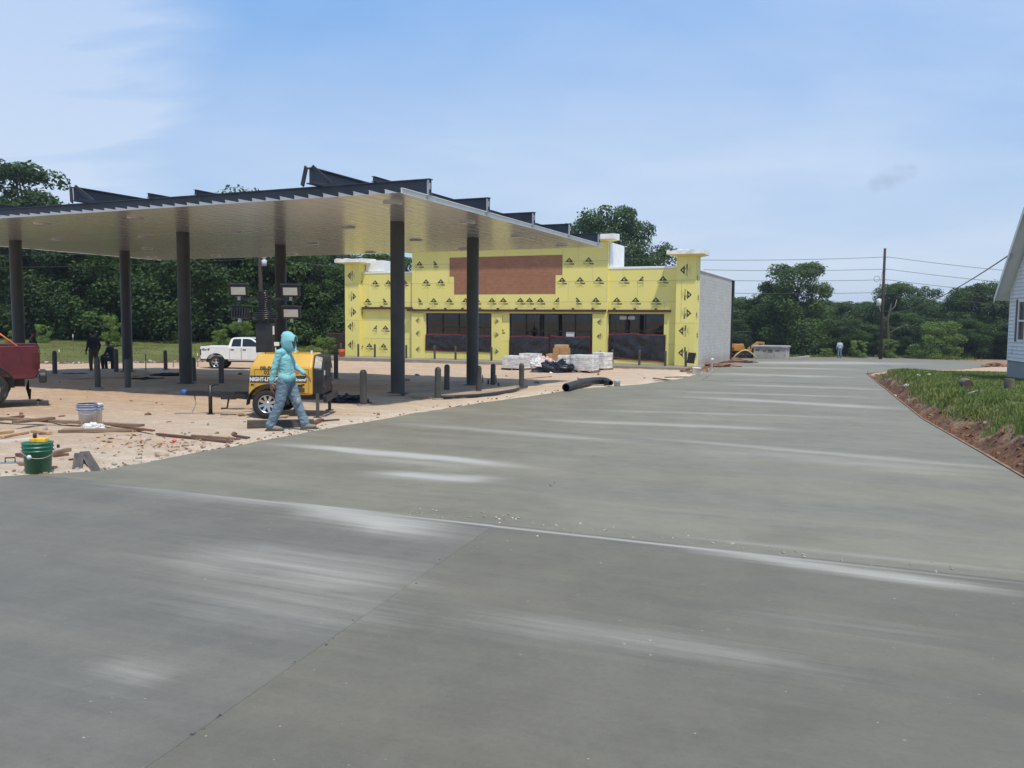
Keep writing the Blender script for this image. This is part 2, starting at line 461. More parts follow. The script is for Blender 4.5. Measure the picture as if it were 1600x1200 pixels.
def sheathing_mat():
    m, n, l, b = new_mat('yellow_gypsum_sheathing')
    tcn = nd(n, 'ShaderNodeTexCoord')
    oi = nd(n, 'ShaderNodeObjectInfo')
    nz = tex_noise(n, l, tcn.outputs['Object'], 0.9, 6, 0.65)
    c = mixrgb(n, l, oi.outputs['Random'], (0.77, 0.69, 0.20), (0.81, 0.73, 0.235))
    c = mixrgb(n, l, maprange(n, l, nz, 0.4, 0.75, 0, 0.35), c, (0.72, 0.655, 0.29))
    c = mixrgb(n, l, maprange(n, l, tex_noise(n, l, tcn.outputs['Object'], 7, 5, 0.7), 0.70, 0.80, 0, 0.5), c, (0.36, 0.30, 0.11))
    l.new(c, b.inputs['Base Color'])
    b.inputs['Roughness'].default_value = 0.75
    bump(n, l, b, tex_noise(n, l, tcn.outputs['Object'], 60, 3), 0.1, 0.003)
    return m


def plywood_mat():
    m, n, l, b = new_mat('raw_sheathing_board')
    tcn = nd(n, 'ShaderNodeTexCoord')
    oi = nd(n, 'ShaderNodeObjectInfo')
    v = nd(n, 'ShaderNodeTexVoronoi')
    v.inputs['Scale'].default_value = 22
    l.new(mapping(n, l, tcn.outputs['Object'], (1, 1, 2.6)), v.inputs['Vector'])
    nz = tex_noise(n, l, mapping(n, l, tcn.outputs['Object'], (1, 1, 5)), 2.2, 6, 0.65)
    c = mixrgb(n, l, maprange(n, l, nz, 0.3, 0.7), (0.23, 0.105, 0.055), (0.38, 0.185, 0.10))
    c = mixrgb(n, l, math_n(n, l, 'MULTIPLY', v.outputs['Color'], 0.4), c, (0.42, 0.21, 0.11))
    c = mixrgb(n, l, math_n(n, l, 'MULTIPLY', oi.outputs['Random'], 0.35), c, (0.26, 0.10, 0.06))
    l.new(c, b.inputs['Base Color'])
    b.inputs['Roughness'].default_value = 0.85
    return m


def block_mat():
    m, n, l, b = new_mat('grey_concrete_block')
    tcn = nd(n, 'ShaderNodeTexCoord')
    vec = mapping(n, l, tcn.outputs['Object'], (1, 1, 1))
    sx = nd(n, 'ShaderNodeSeparateXYZ'); l.new(vec, sx.inputs[0])
    cb = nd(n, 'ShaderNodeCombineXYZ')
    l.new(math_n(n, l, 'ADD', sx.outputs['X'], sx.outputs['Y']), cb.inputs['X']); l.new(sx.outputs['Z'], cb.inputs['Y'])
    br = nd(n, 'ShaderNodeTexBrick')
    br.inputs['Scale'].default_value = 1.0
    br.inputs['Brick Width'].default_value = 0.406
    br.inputs['Row Height'].default_value = 0.203
    br.inputs['Mortar Size'].default_value = 0.009
    br.inputs['Mortar Smooth'].default_value = 0.3
    br.inputs['Color1'].default_value = (0.42, 0.42, 0.405, 1)
    br.inputs['Color2'].default_value = (0.49, 0.49, 0.47, 1)
    br.inputs['Mortar'].default_value = (0.34, 0.34, 0.33, 1)
    l.new(cb.outputs[0], br.inputs['Vector'])
    nz = tex_noise(n, l, vec, 0.6, 6, 0.65)
    c = mixrgb(n, l, maprange(n, l, nz, 0.4, 0.7, 0, 0.4), br.outputs['Color'], (0.54, 0.54, 0.52))
    c = mixrgb(n, l, maprange(n, l, math_n(n, l, 'ADD', sx.outputs['Z'], math_n(n, l, 'MULTIPLY', nz, 0.6)), 0.3, 0.9, 0.5, 0), c, (0.30, 0.20, 0.14))
    l.new(c, b.inputs['Base Color'])
    b.inputs['Roughness'].default_value = 0.95
    h = math_n(n, l, 'SUBTRACT', math_n(n, l, 'MULTIPLY', tex_noise(n, l, vec, 70, 3), 0.3), br.outputs['Fac'])
    bump(n, l, b, h, 0.5, 0.008)
    return m


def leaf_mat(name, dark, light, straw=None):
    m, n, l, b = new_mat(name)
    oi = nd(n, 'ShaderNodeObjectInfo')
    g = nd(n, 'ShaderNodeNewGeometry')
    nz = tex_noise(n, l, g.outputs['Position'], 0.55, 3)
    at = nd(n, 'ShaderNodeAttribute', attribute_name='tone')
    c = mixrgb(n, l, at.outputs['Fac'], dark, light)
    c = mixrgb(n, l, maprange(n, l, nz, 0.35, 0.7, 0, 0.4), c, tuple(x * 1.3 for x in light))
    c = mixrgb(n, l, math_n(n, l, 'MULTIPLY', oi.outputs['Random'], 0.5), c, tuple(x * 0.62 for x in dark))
    if straw:
        c = mixrgb(n, l, maprange(n, l, tex_noise(n, l, g.outputs['Position'], 1.1, 4, 0.6), 0.50, 0.68, 0, 0.75), c, straw)
    l.new(c, b.inputs['Base Color'])
    b.inputs['Roughness'].default_value = 0.6
    b.inputs['Specular IOR Level'].default_value = 0.3
    tr = nd(n, 'ShaderNodeBsdfTranslucent')
    l.new(mixrgb(n, l, 0.6, c, (0.12, 0.16, 0.02)), tr.inputs['Color'])
    ms = nd(n, 'ShaderNodeMixShader')
    ms.inputs[0].default_value = 0.25
    l.new(b.outputs[0], ms.inputs[1]); l.new(tr.outputs[0], ms.inputs[2])
    l.new(ms.outputs[0], n['Material Output'].inputs['Surface'])
    return m


def glass_mat():
    m, n, l, b = new_mat('storefront_glass')
    b.inputs['Base Color'].default_value = (0.55, 0.60, 0.60, 1)
    b.inputs['Transmission Weight'].default_value = 1.0
    b.inputs['Roughness'].default_value = 0.02
    b.inputs['IOR'].default_value = 1.45
    return m


def shingle_mat():
    m, n, l, b = new_mat('grey_shingles')
    tcn = nd(n, 'ShaderNodeTexCoord')
    nz = tex_noise(n, l, tcn.outputs['Object'], 14, 4)
    c = mixrgb(n, l, maprange(n, l, nz, 0.3, 0.7), (0.17, 0.17, 0.18), (0.30, 0.30, 0.31))
    l.new(c, b.inputs['Base Color'])
    b.inputs['Roughness'].default_value = 0.95
    return m


BANDS_NEAR = [((130, 753), (1600, 912), 0.05, 0.9), ((440, 772), (700, 842), 0.50, 0.95), ((260, 858), (670, 918), 0.55, 0.62), ((300, 915), (640, 978), 0.6, 0.4), ((150, 1035), (270, 1062), 0.25, 0.4), ((1150, 958), (1500, 1000), 0.2, 0.22),
              ((700, 958), (1340, 1050), 0.26, 0.48), ((1050, 852), (1600, 930), 0.18, 0.9), ((150, 756), (520, 800), 0.25, 0.5)]
BANDS_FAR = [((440, 693), (830, 729), 0.30, 1.25), ((570, 739), (790, 749), 0.36, 1.0), ((960, 680), (1600, 735), 0.30, 0.6), ((1060, 619), (1440, 641), 0.80, 0.85), ((1120, 600), (1400, 609), 0.9, 0.7), ((560, 715), (760, 735), 0.4, 0.5),
             ((1090, 583), (1340, 590), 1.7, 0.8), ((830, 655), (1250, 672), 0.4, 0.8), ((1050, 700), (1600, 745), 0.7, 0.45), ((1000, 610), (1400, 622), 0.6, 0.6), ((1120, 574), (1345, 577), 2.2, 0.7), ((600, 660), (1010, 692), 0.42, 0.65), ((1130, 567), (1420, 567), 5.0, 0.9), ((900, 640), (1400, 655), 0.35, 0.6), ((1000, 830), (1600, 896), 0.10, 0.5)]
M['pad_dusty'] = simple('dusty_island_concrete', (0.36, 0.28, 0.20), 0.9, 0, 0.2, 1.5, (0.40, 0.32, 0.24), 0.2, 0.3)
M['ground'] = ground_mat()
M['conc_a'] = concrete_mat('fresh_concrete_far', (0.208, 0.190, 0.138), (0.235, 0.216, 0.160), 0.35, 2.3, BANDS_FAR)
M['conc_b'] = concrete_mat('fresh_concrete_right', (0.148, 0.135, 0.101), (0.166, 0.153, 0.116), 0.25, 5.1, BANDS_NEAR)
M['conc_c'] = concrete_mat('fresh_concrete_left', (0.160, 0.148, 0.117), (0.180, 0.168, 0.136), 0.35, 9.4, BANDS_NEAR)
M['conc_d'] = concrete_mat('cured_concrete', (0.30, 0.30, 0.28), (0.38, 0.37, 0.35), 0.8, 13.0)
M['conc_e'] = concrete_mat('island_concrete', (0.24, 0.22, 0.19), (0.31, 0.285, 0.245), 0.5, 17.0)
M['vault'] = simple('precast_concrete', (0.36, 0.34, 0.31), 0.9, 0, 0.2, 1.2, (0.14, 0.11, 0.09), 0.15, 0.3)
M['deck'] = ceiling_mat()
M['sheath'] = sheathing_mat()
M['ply'] = plywood_mat()
M['block'] = block_mat()
M['leaf_a'] = leaf_mat('oak_leaves', (0.017, 0.044, 0.015), (0.078, 0.150, 0.042))
M['leaf_b'] = leaf_mat('elm_leaves', (0.022, 0.054, 0.015), (0.105, 0.190, 0.045))
M['leaf_c'] = leaf_mat('shrub_leaves', (0.085, 0.150, 0.028), (0.23, 0.34, 0.065))
M['grass'] = leaf_mat('grass_blades', (0.11, 0.175, 0.035), (0.28, 0.34, 0.10), (0.38, 0.33, 0.15))
M['glass'] = glass_mat()
M['shingle'] = shingle_mat()
M['siding'] = simple('white_vinyl_siding', (0.74, 0.74, 0.72), 0.5, 0, 0.05, 2, (0.4, 0.38, 0.34), 0.08, 0.03)
M['skirt'] = simple('grey_skirting', (0.34, 0.34, 0.33), 0.7, 0, 0.1, 2)


# ------------------------------------------------------------------ mesh helpers
class MB:
    """Collects shapes, then links them as one mesh object."""

    def __init__(s):
        s.v, s.f, s.m, s.sm = [], [], [], []
        s.X = Matrix.Identity(4)

    def add(s, vs, fs, mi=0, sm=False):
        o = len(s.v)
        s.v += [tuple(s.X @ Vector(p)) for p in vs]
        s.f += [tuple(i + o for i in f) for f in fs]
        s.m += [mi] * len(fs)
        s.sm += [sm] * len(fs)
        return s

    def box(s, x0, x1, y0, y1, z0, z1, mi=0):
        vs = [(x0, y0, z0), (x1, y0, z0), (x1, y1, z0), (x0, y1, z0), (x0, y0, z1), (x1, y0, z1), (x1, y1, z1), (x0, y1, z1)]
        return s.add(vs, [(0, 3, 2, 1), (4, 5, 6, 7), (0, 1, 5, 4), (1, 2, 6, 5), (2, 3, 7, 6), (3, 0, 4, 7)], mi)

    def bar(s, a, b, w, h, up=(0, 0, 1), mi=0):
        a, b = Vector(a), Vector(b)
        d = (b - a).normalized()
        upv = Vector(up)
        if abs(d.dot(upv)) > 0.98:
            upv = Vector((0, 1, 0))
        sd = d.cross(upv).normalized()
        u = sd.cross(d).normalized()
        vs = []
        for p in (a, b):
            for i, j in ((-1, -1), (1, -1), (1, 1), (-1, 1)):
                vs.append(p + sd * (i * w / 2) + u * (j * h / 2))
        return s.add(vs, [(0, 1, 2, 3), (7, 6, 5, 4), (0, 4, 5, 1), (1, 5, 6, 2), (2, 6, 7, 3), (3, 7, 4, 0)], mi)

    def tube(s, pts, rad, n=10, cap=True, mi=0):
        pts = [Vector(p) for p in pts]
        rad = rad if isinstance(rad, (list, tuple)) else [rad] * len(pts)
        vs, fs = [], []
        ref = None
        for i, p in enumerate(pts):
            d = (pts[min(i + 1, len(pts) - 1)] - pts[max(i - 1, 0)]).normalized()
            if ref is None:
                ref = Vector((0, 0, 1)) if abs(d.z) < 0.9 else Vector((1, 0, 0))
            a = d.cross(ref).normalized()
            b2 = a.cross(d).normalized()
            ref = b2
            for k in range(n):
                t = 2 * math.pi * k / n
                vs.append(p + (a * math.cos(t) + b2 * math.sin(t)) * rad[i])
        for i in range(len(pts) - 1):
            for k in range(n):
                k2 = (k + 1) % n
                fs.append((i * n + k, i * n + k2, (i + 1) * n + k2, (i + 1) * n + k))
        s.add(vs, fs, mi, True)
        if cap:
            o = len(s.v) - len(vs)
            s.f.append(tuple(o + k for k in reversed(range(n))))
            s.f.append(tuple(o + (len(pts) - 1) * n + k for k in range(n)))
            s.m += [mi, mi]
            s.sm += [False, False]
        return s

    def lathe(s, prof, n=20, axis='Z', c=(0, 0, 0), mi=0):
        """prof: list of (r, h) along the axis."""
        vs, fs = [], []
        for r, h in prof:
            for k in range(n):
                t = 2 * math.pi * k / n
                x, y = r * math.cos(t), r * math.sin(t)
                p = {'Z': (x, y, h), 'Y': (x, h, y), 'X': (h, x, y)}[axis]
                vs.append((p[0] + c[0], p[1] + c[1], p[2] + c[2]))
        for i in range(len(prof) - 1):
            for k in range(n):
                k2 = (k + 1) % n
                q = (i * n + k, i * n + k2, (i + 1) * n + k2, (i + 1) * n + k)
                fs.append(q if axis != 'Y' else q[::-1])
        return s.add(vs, fs, mi, True)

    def prism(s, prof, y0, y1, mi=0):
        """prof: (x, z) outline, counter-clockwise seen from -Y; extruded along Y."""
        n = len(prof)
        vs = [(x, y0, z) for x, z in prof] + [(x, y1, z) for x, z in prof]
        fs = [tuple(range(n)), tuple(reversed(range(n, 2 * n)))]
        fs += [(i, i + n, (i + 1) % n + n, (i + 1) % n) for i in range(n)]
        return s.add(vs, fs, mi)

    def sphere(s, c, r, n=10, mi=0, sc=(1, 1, 1)):
        prof = [(max(1e-4, r * math.sin(math.pi * i / n)), -r * math.cos(math.pi * i / n)) for i in range(n + 1)]
        X = s.X
        s.X = X @ Matrix.Translation(c) @ Matrix.Diagonal((*sc, 1))
        s.lathe(prof, n * 2, mi=mi)
        s.X = X
        return s

    def mesh(s, name, mats):
        me = bpy.data.meshes.new(name)
        me.from_pydata(s.v, [], s.f)
        for m in (mats if isinstance(mats, (list, tuple)) else [mats]):
            me.materials.append(M[m] if isinstance(m, str) else m)
        me.polygons.foreach_set('material_index', s.m)
        me.polygons.foreach_set('use_smooth', s.sm)
        me.update()
        return me

    def build(s, name, mats, parent=None, bevel=0.0, seg=2, fix=True):
        me = s.mesh(name, mats)
        if fix:
            bm = bmesh.new(); bm.from_mesh(me)
            bmesh.ops.recalc_face_normals(bm, faces=bm.faces)
            bm.to_mesh(me); bm.free()
        return link(name, me, parent, bevel, seg)


def link(name, me, parent=None, bevel=0.0, seg=2):
    o = bpy.data.objects.new(name, me)
    col.objects.link(o)
    o.parent = parent
    if bevel:
        b = o.modifiers.new('bevel', 'BEVEL')
        b.width = bevel; b.segments = seg; b.limit_method = 'ANGLE'; b.angle_limit = R(28)
        b.harden_normals = False
    return o


def tag(o, label, cat, group=None, kind=None):
    o['label'] = label
    o['category'] = cat
    if group:
        o['group'] = group
    if kind:
        o['kind'] = kind
    return o


def thing(name, label, cat, loc=(0, 0, 0), rz=0.0, group=None, kind=None):
    o = bpy.data.objects.new(name, None)
    o.empty_display_size = 0.2
    col.objects.link(o)
    o.location = loc
    o.rotation_euler = (0, 0, rz)
    return tag(o, label, cat, group, kind)


def copy_tree(o, parent=None):
    c = o.copy()
    col.objects.link(c)
    c.parent = parent
    for ch in [x for x in bpy.data.objects if x.parent == o]:
        copy_tree(ch, c)
    return c


def text_mesh(body, size, bold=0.0, align='CENTER', squeeze=1.0, shear=0.0):
    cu = bpy.data.curves.new('txt', 'FONT')
    cu.body = body; cu.size = size; cu.align_x = align; cu.offset = bold; cu.resolution_u = 2; cu.shear = shear
    o = bpy.data.objects.new('txt', cu)
    col.objects.link(o)
    me = bpy.data.meshes.new_from_object(o.evaluated_get(bpy.context.evaluated_depsgraph_get()))
    bpy.data.objects.remove(o); bpy.data.curves.remove(cu)
    vs = [(v.co.x * squeeze, v.co.y) for v in me.vertices]
    fs = [tuple(p.vertices) for p in me.polygons]
    bpy.data.meshes.remove(me)
    return vs, fs


def fbm(x, y, s=1.0, o=4):
    return mnoise.fractal(Vector((x * s, y * s, 3.3)), 0.6, 2.0, o)


def sstep(a, b, x):
    t = max(0.0, min(1.0, (x - a) / (b - a)))
    return t * t * (3 - 2 * t)


# ================================================================== THE SETTING
def xy(px, py):
    p = G(px, py)
    return (p.x, p.y)


EDGE = [(-0.6, -10.0), (3.15, 0.4), xy(1600, 748), xy(1520, 701), xy(1440, 655), xy(1395, 618), xy(1352, 583)]
LEFT = [xy(1135, 562), xy(1112, 575), xy(1100, 582), xy(1060, 592), xy(1000, 601), xy(950, 604), xy(900, 608), xy(830, 619), xy(760, 628), xy(640, 647), xy(520, 668), xy(400, 690), xy(300, 708), xy(230, 722), xy(160, 735), xy(60, 741), xy(0, 745), xy(-120, 752)]
FAR = [xy(1400, 579), xy(1500, 577), xy(1560, 571), xy(1500, 563), xy(1378, 558), xy(1300, 557.5), xy(1180, 559)]
rj = random.Random(3)


def rough_line(pts, step, amp):
    out = []
    for (a, b) in zip(pts, pts[1:]):
        n = max(1, int(math.hypot(b[0] - a[0], b[1] - a[1]) / step))
        for i in range(n):
            t = i / n
            j = amp if i else amp * 0.3
            out.append((a[0] + (b[0] - a[0]) * t + rj.uniform(-j, j), a[1] + (b[1] - a[1]) * t + rj.uniform(-j, j)))
    return out


SLAB = EDGE + FAR + rough_line(LEFT, 0.35, 0.045) + [(-16.0, 11.5), (-12.0, -10.0)]


def edge_x(y):
    for (a, b) in zip(EDGE, EDGE[1:]):
        if a[1] <= y <= b[1]:
            return a[0] + (b[0] - a[0]) * (y - a[1]) / (b[1] - a[1])
    a, b = EDGE[-2:]
    return b[0] + (b[0] - a[0]) / (b[1] - a[1]) * (y - b[1])


def in_poly(x, y, poly):
    c = False
    n = len(poly)
    for i in range(n):
        x1, y1 = poly[i]; x2, y2 = poly[i - 1]
        if (y1 > y) != (y2 > y) and x < (x2 - x1) * (y - y1) / (y2 - y1) + x1:
            c = not c
    return c


def seg_dist(x, y, pts):
    best = 1e9
    for (a, b) in zip(pts, pts[1:]):
        vx, vy = b[0] - a[0], b[1] - a[1]
        t = max(0, min(1, ((x - a[0]) * vx + (y - a[1]) * vy) / (vx * vx + vy * vy + 1e-9)))
        best = min(best, math.hypot(x - a[0] - vx * t, y - a[1] - vy * t))
    return best


def lawn_line(x):
    pts = [(-80, 40), (-24, 45.5), (-19, 55), (-12, 63), (-4, 78), (6, 92), (60, 92)]
    for (a, b) in zip(pts, pts[1:]):
        if a[0] <= x <= b[0]:
            return a[1] + (b[1] - a[1]) * (x - a[0]) / (b[0] - a[0])
    return 40 if x < 0 else 92


def terrain(x, y):
    """height of the natural ground, and its cover (turf, red subsoil, dust)."""
    yy = min(y, 150)
    z = -GY * yy - GX * max(-60, min(60, x))
    turf = red = dust = 0.0
    inside = in_poly(x, y, SLAB)
    e = (x - edge_x(y)) * 0.945
    n1, n2 = fbm(x, y, 0.9), fbm(x + 31, y - 7, 2.7)
    if inside:
        z -= 0.16
    elif e > 0 and y < 50:
        d0 = 1.02 + 0.35 * fbm(0, y, 0.55) + 0.30 * fbm(4, y, 1.7)
        d0 *= 0.75 + 0.35 * sstep(34, 14, y)
        lift = 0.50 * sstep(37.5, 33.5, y)
        k = sstep(0.22, max(0.55, d0), e)
        z += -0.13 + (lift + 0.13) * k + 0.06 * n2 * (1 - abs(2 * k - 1)) * 2 + 0.035 * n1 * k
        turf = sstep(0.46, 0.66, k + 0.22 * n2 + 0.40 * fbm(x - 9, y + 5, 0.45)) * sstep(39, 36.5, y)
        red = 1.0 - turf
        if y > 40:
            red *= sstep(46, 40, y)
    elif x < 13 and y < lawn_line(x) + 2 and y > 7:
        z += 0.022 * n1 + 0.012 * n2 - 0.022
        dl = seg_dist(x, y, LEFT)
        dust = sstep(1.6, 0.1, dl) * 0.6 + 0.4 * sstep(7, 1, dl)
        z -= 0.02 * sstep(0.3, 0.0, dl)
    yl = lawn_line(x) + 1.5 * n1
    if x < 40 and not inside:
        d = y - yl
        if d > -6 and x < 8:
            z += 1.05 * sstep(0, 26, d)
            turf = max(turf, sstep(-0.2, 1.2, d + n2))
            red = max(red, sstep(-3.2, -1.5, d + n2) * sstep(1.6, 0.2, d))
        z -= 0.30 * math.exp(-((x + 15.5) ** 2 + (y - 47) ** 2) / 30.0)
    if y > 62 and not inside and x > 8:
        t = sstep(1.0, 3.5, min(seg_dist(x, y, FAR), seg_dist(x, y, LEFT[:2])))
        turf = max(turf, t * sstep(84, 90, y + 2 * n1))
        red = max(red, (1 - turf) * 0.6)
        z -= 0.10
    if y > 88:
        turf = 1.0
    return z, (turf, red, dust)


def frange(a, b, s):
    n = max(1, int(round((b - a) / s)))
    return [a + (b - a) * i / n for i in range(n)]


xs = frange(-420, -60, 40) + frange(-60, -26, 2.0) + frange(-26, 22, 0.3) + frange(22, 60, 1.5) + frange(60, 421, 40) + [420]
ys = frange(-60, -4, 8) + frange(-4, 8, 1.0) + frange(8, 50, 0.3) + frange(50, 95, 0.9) + frange(95, 160, 6) + frange(160, 701, 60) + [700]
tv, tf, tc_ = [], [], []
for y in ys:
    for x in xs:
        z, c = terrain(x, y)
        tv.append((x, y, z)); tc_.append(c)
nx = len(xs)
for j in range(len(ys) - 1):
    for i in range(nx - 1):
        a = j * nx + i
        tf.append((a, a + 1, a + nx + 1, a + nx))
me = bpy.data.meshes.new('ground')
me.from_pydata(tv, [], tf)
me.materials.append(M['ground'])
ca = me.color_attributes.new('cover', 'FLOAT_COLOR', 'POINT')
ca.data.foreach_set('color', [k for c in tc_ for k in (*c, 1.0)])
me.polygons.foreach_set('use_smooth', [True] * len(tf))
me.update()
ground = link('ground', me)
tag(ground, 'bare tan dirt and turf of the construction site', 'ground', kind='structure')


def ground_at(x, y):
    return terrain(x, y)[0]


# ---------------------------------------------------------------- the fresh concrete, slab by slab
pave = thing('concrete_pavement', 'freshly poured grey concrete drive with saw joints', 'pavement', kind='structure')
bm = bmesh.new()
bvs = [bm.verts.new((x, y, 0)) for x, y in SLAB]
bm.faces.new(bvs)
U2 = Vector((-0.924, 0.383, 0))


def cut(p, d, keep=None):
    d = Vector((d[0], d[1], 0)).normalized()
    nrm = Vector((-d.y, d.x, 0))
    fs = [f for f in bm.faces if keep is None or keep(f.calc_center_median())]
    ge = list({e for f in fs for e in f.edges}) + list({v for f in fs for v in f.verts}) + fs
    bmesh.ops.bisect_plane(bm, geom=ge, plane_co=(p[0], p[1], 0), plane_no=nrm, dist=1e-5)


pA, pB = xy(130, 750), xy(1600, 908)
dA = (pB[0] - pA[0], pB[1] - pA[1])
cut(pA, dA)
q0, q1 = xy(300, 1150), xy(1010, 655)
cut(q0, (q1[0] - q0[0], q1[1] - q0[1]), lambda c: True)
c0, c1_ = xy(1130, 563), xy(1350, 583)
cut(c0, (c1_[0] - c0[0], c1_[1] - c0[1]))
for pp in ((960, 681), (1100, 622), (1150, 596)):
    cut(xy(*pp), dA, lambda c: c.y > 9)
sideA = lambda c: (c.x - pA[0]) * -dA[1] + (c.y - pA[1]) * dA[0]
bmesh.ops.triangulate(bm, faces=[f for f in bm.faces if len(f.verts) > 60 and False])
faces = list(bm.faces)
pieces = []
for f in faces:
    pieces.append([(v.co.x, v.co.y) for v in f.verts])
bm.free()


def inset_poly(poly, d):
    out = []
    n = len(poly)
    ar = sum(poly[i - 1][0] * poly[i][1] - poly[i][0] * poly[i - 1][1] for i in range(n))
    sg = 1 if ar > 0 else -1
    for i in range(n):
        p0, p1, p2 = Vector(poly[i - 1]), Vector(poly[i]), Vector(poly[(i + 1) % n])
        a, b = (p1 - p0), (p2 - p1)
        if a.length < 1e-6 or b.length < 1e-6:
            continue
        a.normalize(); b.normalize()
        nn = Vector((-a.y, a.x)) + Vector((-b.y, b.x))
        if nn.length < 1e-3:
            continue
        nn.normalize()
        k = d / max(0.4, nn.dot(Vector((-a.y, a.x))))
        q = p1 + nn * (k * sg)
        out.append((q.x, q.y))
    return out if sg > 0 else out[::-1]


for k, poly in enumerate(pieces):
    cx = sum(p[0] for p in poly) / len(poly); cy = sum(p[1] for p in poly) / len(poly)
    near = ((cx - pA[0]) * -dA[1] + (cy - pA[1]) * dA[0])
    near = near * (1 if ((0 - pA[0]) * -dA[1] + (0 - pA[1]) * dA[0]) > 0 else -1) > 0
    mb = q1[0] - q0[0], q1[1] - q0[1]
    left = mb[0] * (cy - q0[1]) - mb[1] * (cx - q0[0]) > 0
    mt = ('conc_c' if left else 'conc_b') if near else 'conc_a'
    ip = inset_poly(poly, 0.0003 if cy < 30 else 0.012)
    n = len(ip)
    lift = (0.0, 0.003, -0.002, 0.002)[k % 4]
    vs = [(x, y, gz(x, y) + lift) for x, y in ip] + [(x, y, gz(x, y) - 0.13) for x, y in ip]
    mbld = MB()
    mbld.add(vs, [tuple(range(n))] + [(i, i + n, (i + 1) % n + n, (i + 1) % n) for i in range(n)])
    mbld.build('slab', mt, pave)

# island pads under the canopy and the walk in front of the shop
def pad(name, pix, z0, mat, label, cat, rnd=0.0):
    pts = [xy(*p) for p in pix]
    # smooth closed outline
    out = []
    n = len(pts)
    for i in range(n):
        p0, p1, p2, p3 = [Vector(pts[(i + k) % n]) for k in (-1, 0, 1, 2)]
        for t in (0, 0.25, 0.5, 0.75):
            q = 0.5 * ((2 * p1) + (p2 - p0) * t + (2 * p0 - 5 * p1 + 4 * p2 - p3) * t * t + (3 * p1 - p0 - 3 * p2 + p3) * t ** 3)
            out.append((q.x, q.y))
    n = len(out)
    cx = sum(p[0] for p in out) / n; cy = sum(p[1] for p in out) / n
    inner = [(cx + (x - cx) * 0.93, cy + (y - cy) * 0.93) for x, y in out]
    vs = [(x, y, gz(x, y) - 0.05) for x, y in out] + [(x, y, gz(x, y) + z0 * 0.45) for x, y in out] + [(x, y, gz(x, y) + z0) for x, y in inner]
    fs = [tuple(range(2 * n, 3 * n))] + [(i + r * n, (i + 1) % n + r * n, (i + 1) % n + n + r * n, i + n + r * n) for i in range(n) for r in (0, 1)]
    o = MB().add(vs, fs).build(name, mat)
    return tag(o, label, cat, kind='structure')


pad('pavement_island', [(628, 617), (690, 622.5), (760, 618.5), (822, 607), (800, 600), (730, 597), (655, 602)], 0.06, 'pad_dusty', 'low concrete fuel island around the two right canopy columns', 'pavement')
pad('pavement_island', [(185, 607), (255, 613), (340, 615), (425, 610), (430, 598), (330, 593), (230, 594)], 0.05, 'pad_dusty', 'low concrete fuel island around the middle canopy columns', 'pavement')
pad('pavement_island', [(60, 590), (130, 592), (215, 588), (230, 580), (150, 577), (75, 580)], 0.05, 'pad_dusty', 'low concrete fuel island around the left canopy columns', 'pavement')

# ================================================================== CANOPY
TH = R(24)
U = Vector((-math.cos(TH), math.sin(TH), 0)); V = Vector((math.sin(TH), math.cos(TH), 0))
FR = at_z(627, 301, 4.37); FR.z = -0.40
CL, CW, CZ = 21.8, 13.85, 4.77          # length, depth, soffit height over the canopy's base point
canopy = thing('fuel_canopy', 'long flat white-soffit fuel canopy on six dark round columns', 'canopy', FR, -TH)
NP = 54
PW = CL / NP
pan = MB()
w = PW
prof = [(0.0, 0.0), (w * 0.47, 0.0), (w * 0.485, 0.003), (w * 0.515, 0.003), (w * 0.53, 0.0), (w - 0.0015, 0.0), (w - 0.0015, 0.095), (w - 0.028, 0.095), (w - 0.028, 0.088), (w - 0.007, 0.088), (w - 0.007, 0.004), (0.0, 0.004)]
n = len(prof)
vs = [(x, 0, z) for x, z in prof] + [(x, CW, z) for x, z in prof]
pan.add(vs, [(i, i + n, (i + 1) % n + n, (i + 1) % n) for i in range(n)] + [tuple(range(n)), tuple(reversed(range(n, 2 * n)))])
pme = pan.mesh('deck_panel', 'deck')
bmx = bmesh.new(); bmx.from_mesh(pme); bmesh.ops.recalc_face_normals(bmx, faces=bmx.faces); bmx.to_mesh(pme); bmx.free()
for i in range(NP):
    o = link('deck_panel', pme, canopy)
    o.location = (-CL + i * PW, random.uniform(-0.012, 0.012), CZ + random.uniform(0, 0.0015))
# right-hand edge gutter
MB().box(0.004, 0.02, -0.01, CW + 0.02, CZ - 0.012, CZ + 0.10).box(0.021, 0.05, -0.01, CW + 0.02, CZ + 0.085, CZ + 0.10).build('edge_trim', 'white', canopy)
MB().box(-CL - 0.02, -CL - 0.004, -0.01, CW + 0.02, CZ - 0.012, CZ + 0.10).build('edge_trim', 'white', canopy)


def ibeam(mb, a, b, w, h, t=0.02):
    a, b = Vector(a), Vector(b)
    d = (b - a).normalized()
    sd = d.cross(Vector((0, 0, 1))).normalized()
    pr = [(-w / 2, 0), (w / 2, 0), (w / 2, t), (t / 2, t), (t / 2, h - t), (w / 2, h - t), (w / 2, h), (-w / 2, h), (-w / 2, h - t), (-t / 2, h - t), (-t / 2, t), (-w / 2, t)]
    n = len(pr)
    vs = [p + sd * x + Vector((0, 0, z)) for p in (a, b) for x, z in pr]
    mb.add(vs, [(i, i + n, (i + 1) % n + n, (i + 1) % n) for i in range(n)] + [tuple(range(n)), tuple(reversed(range(n, 2 * n)))])
    return mb


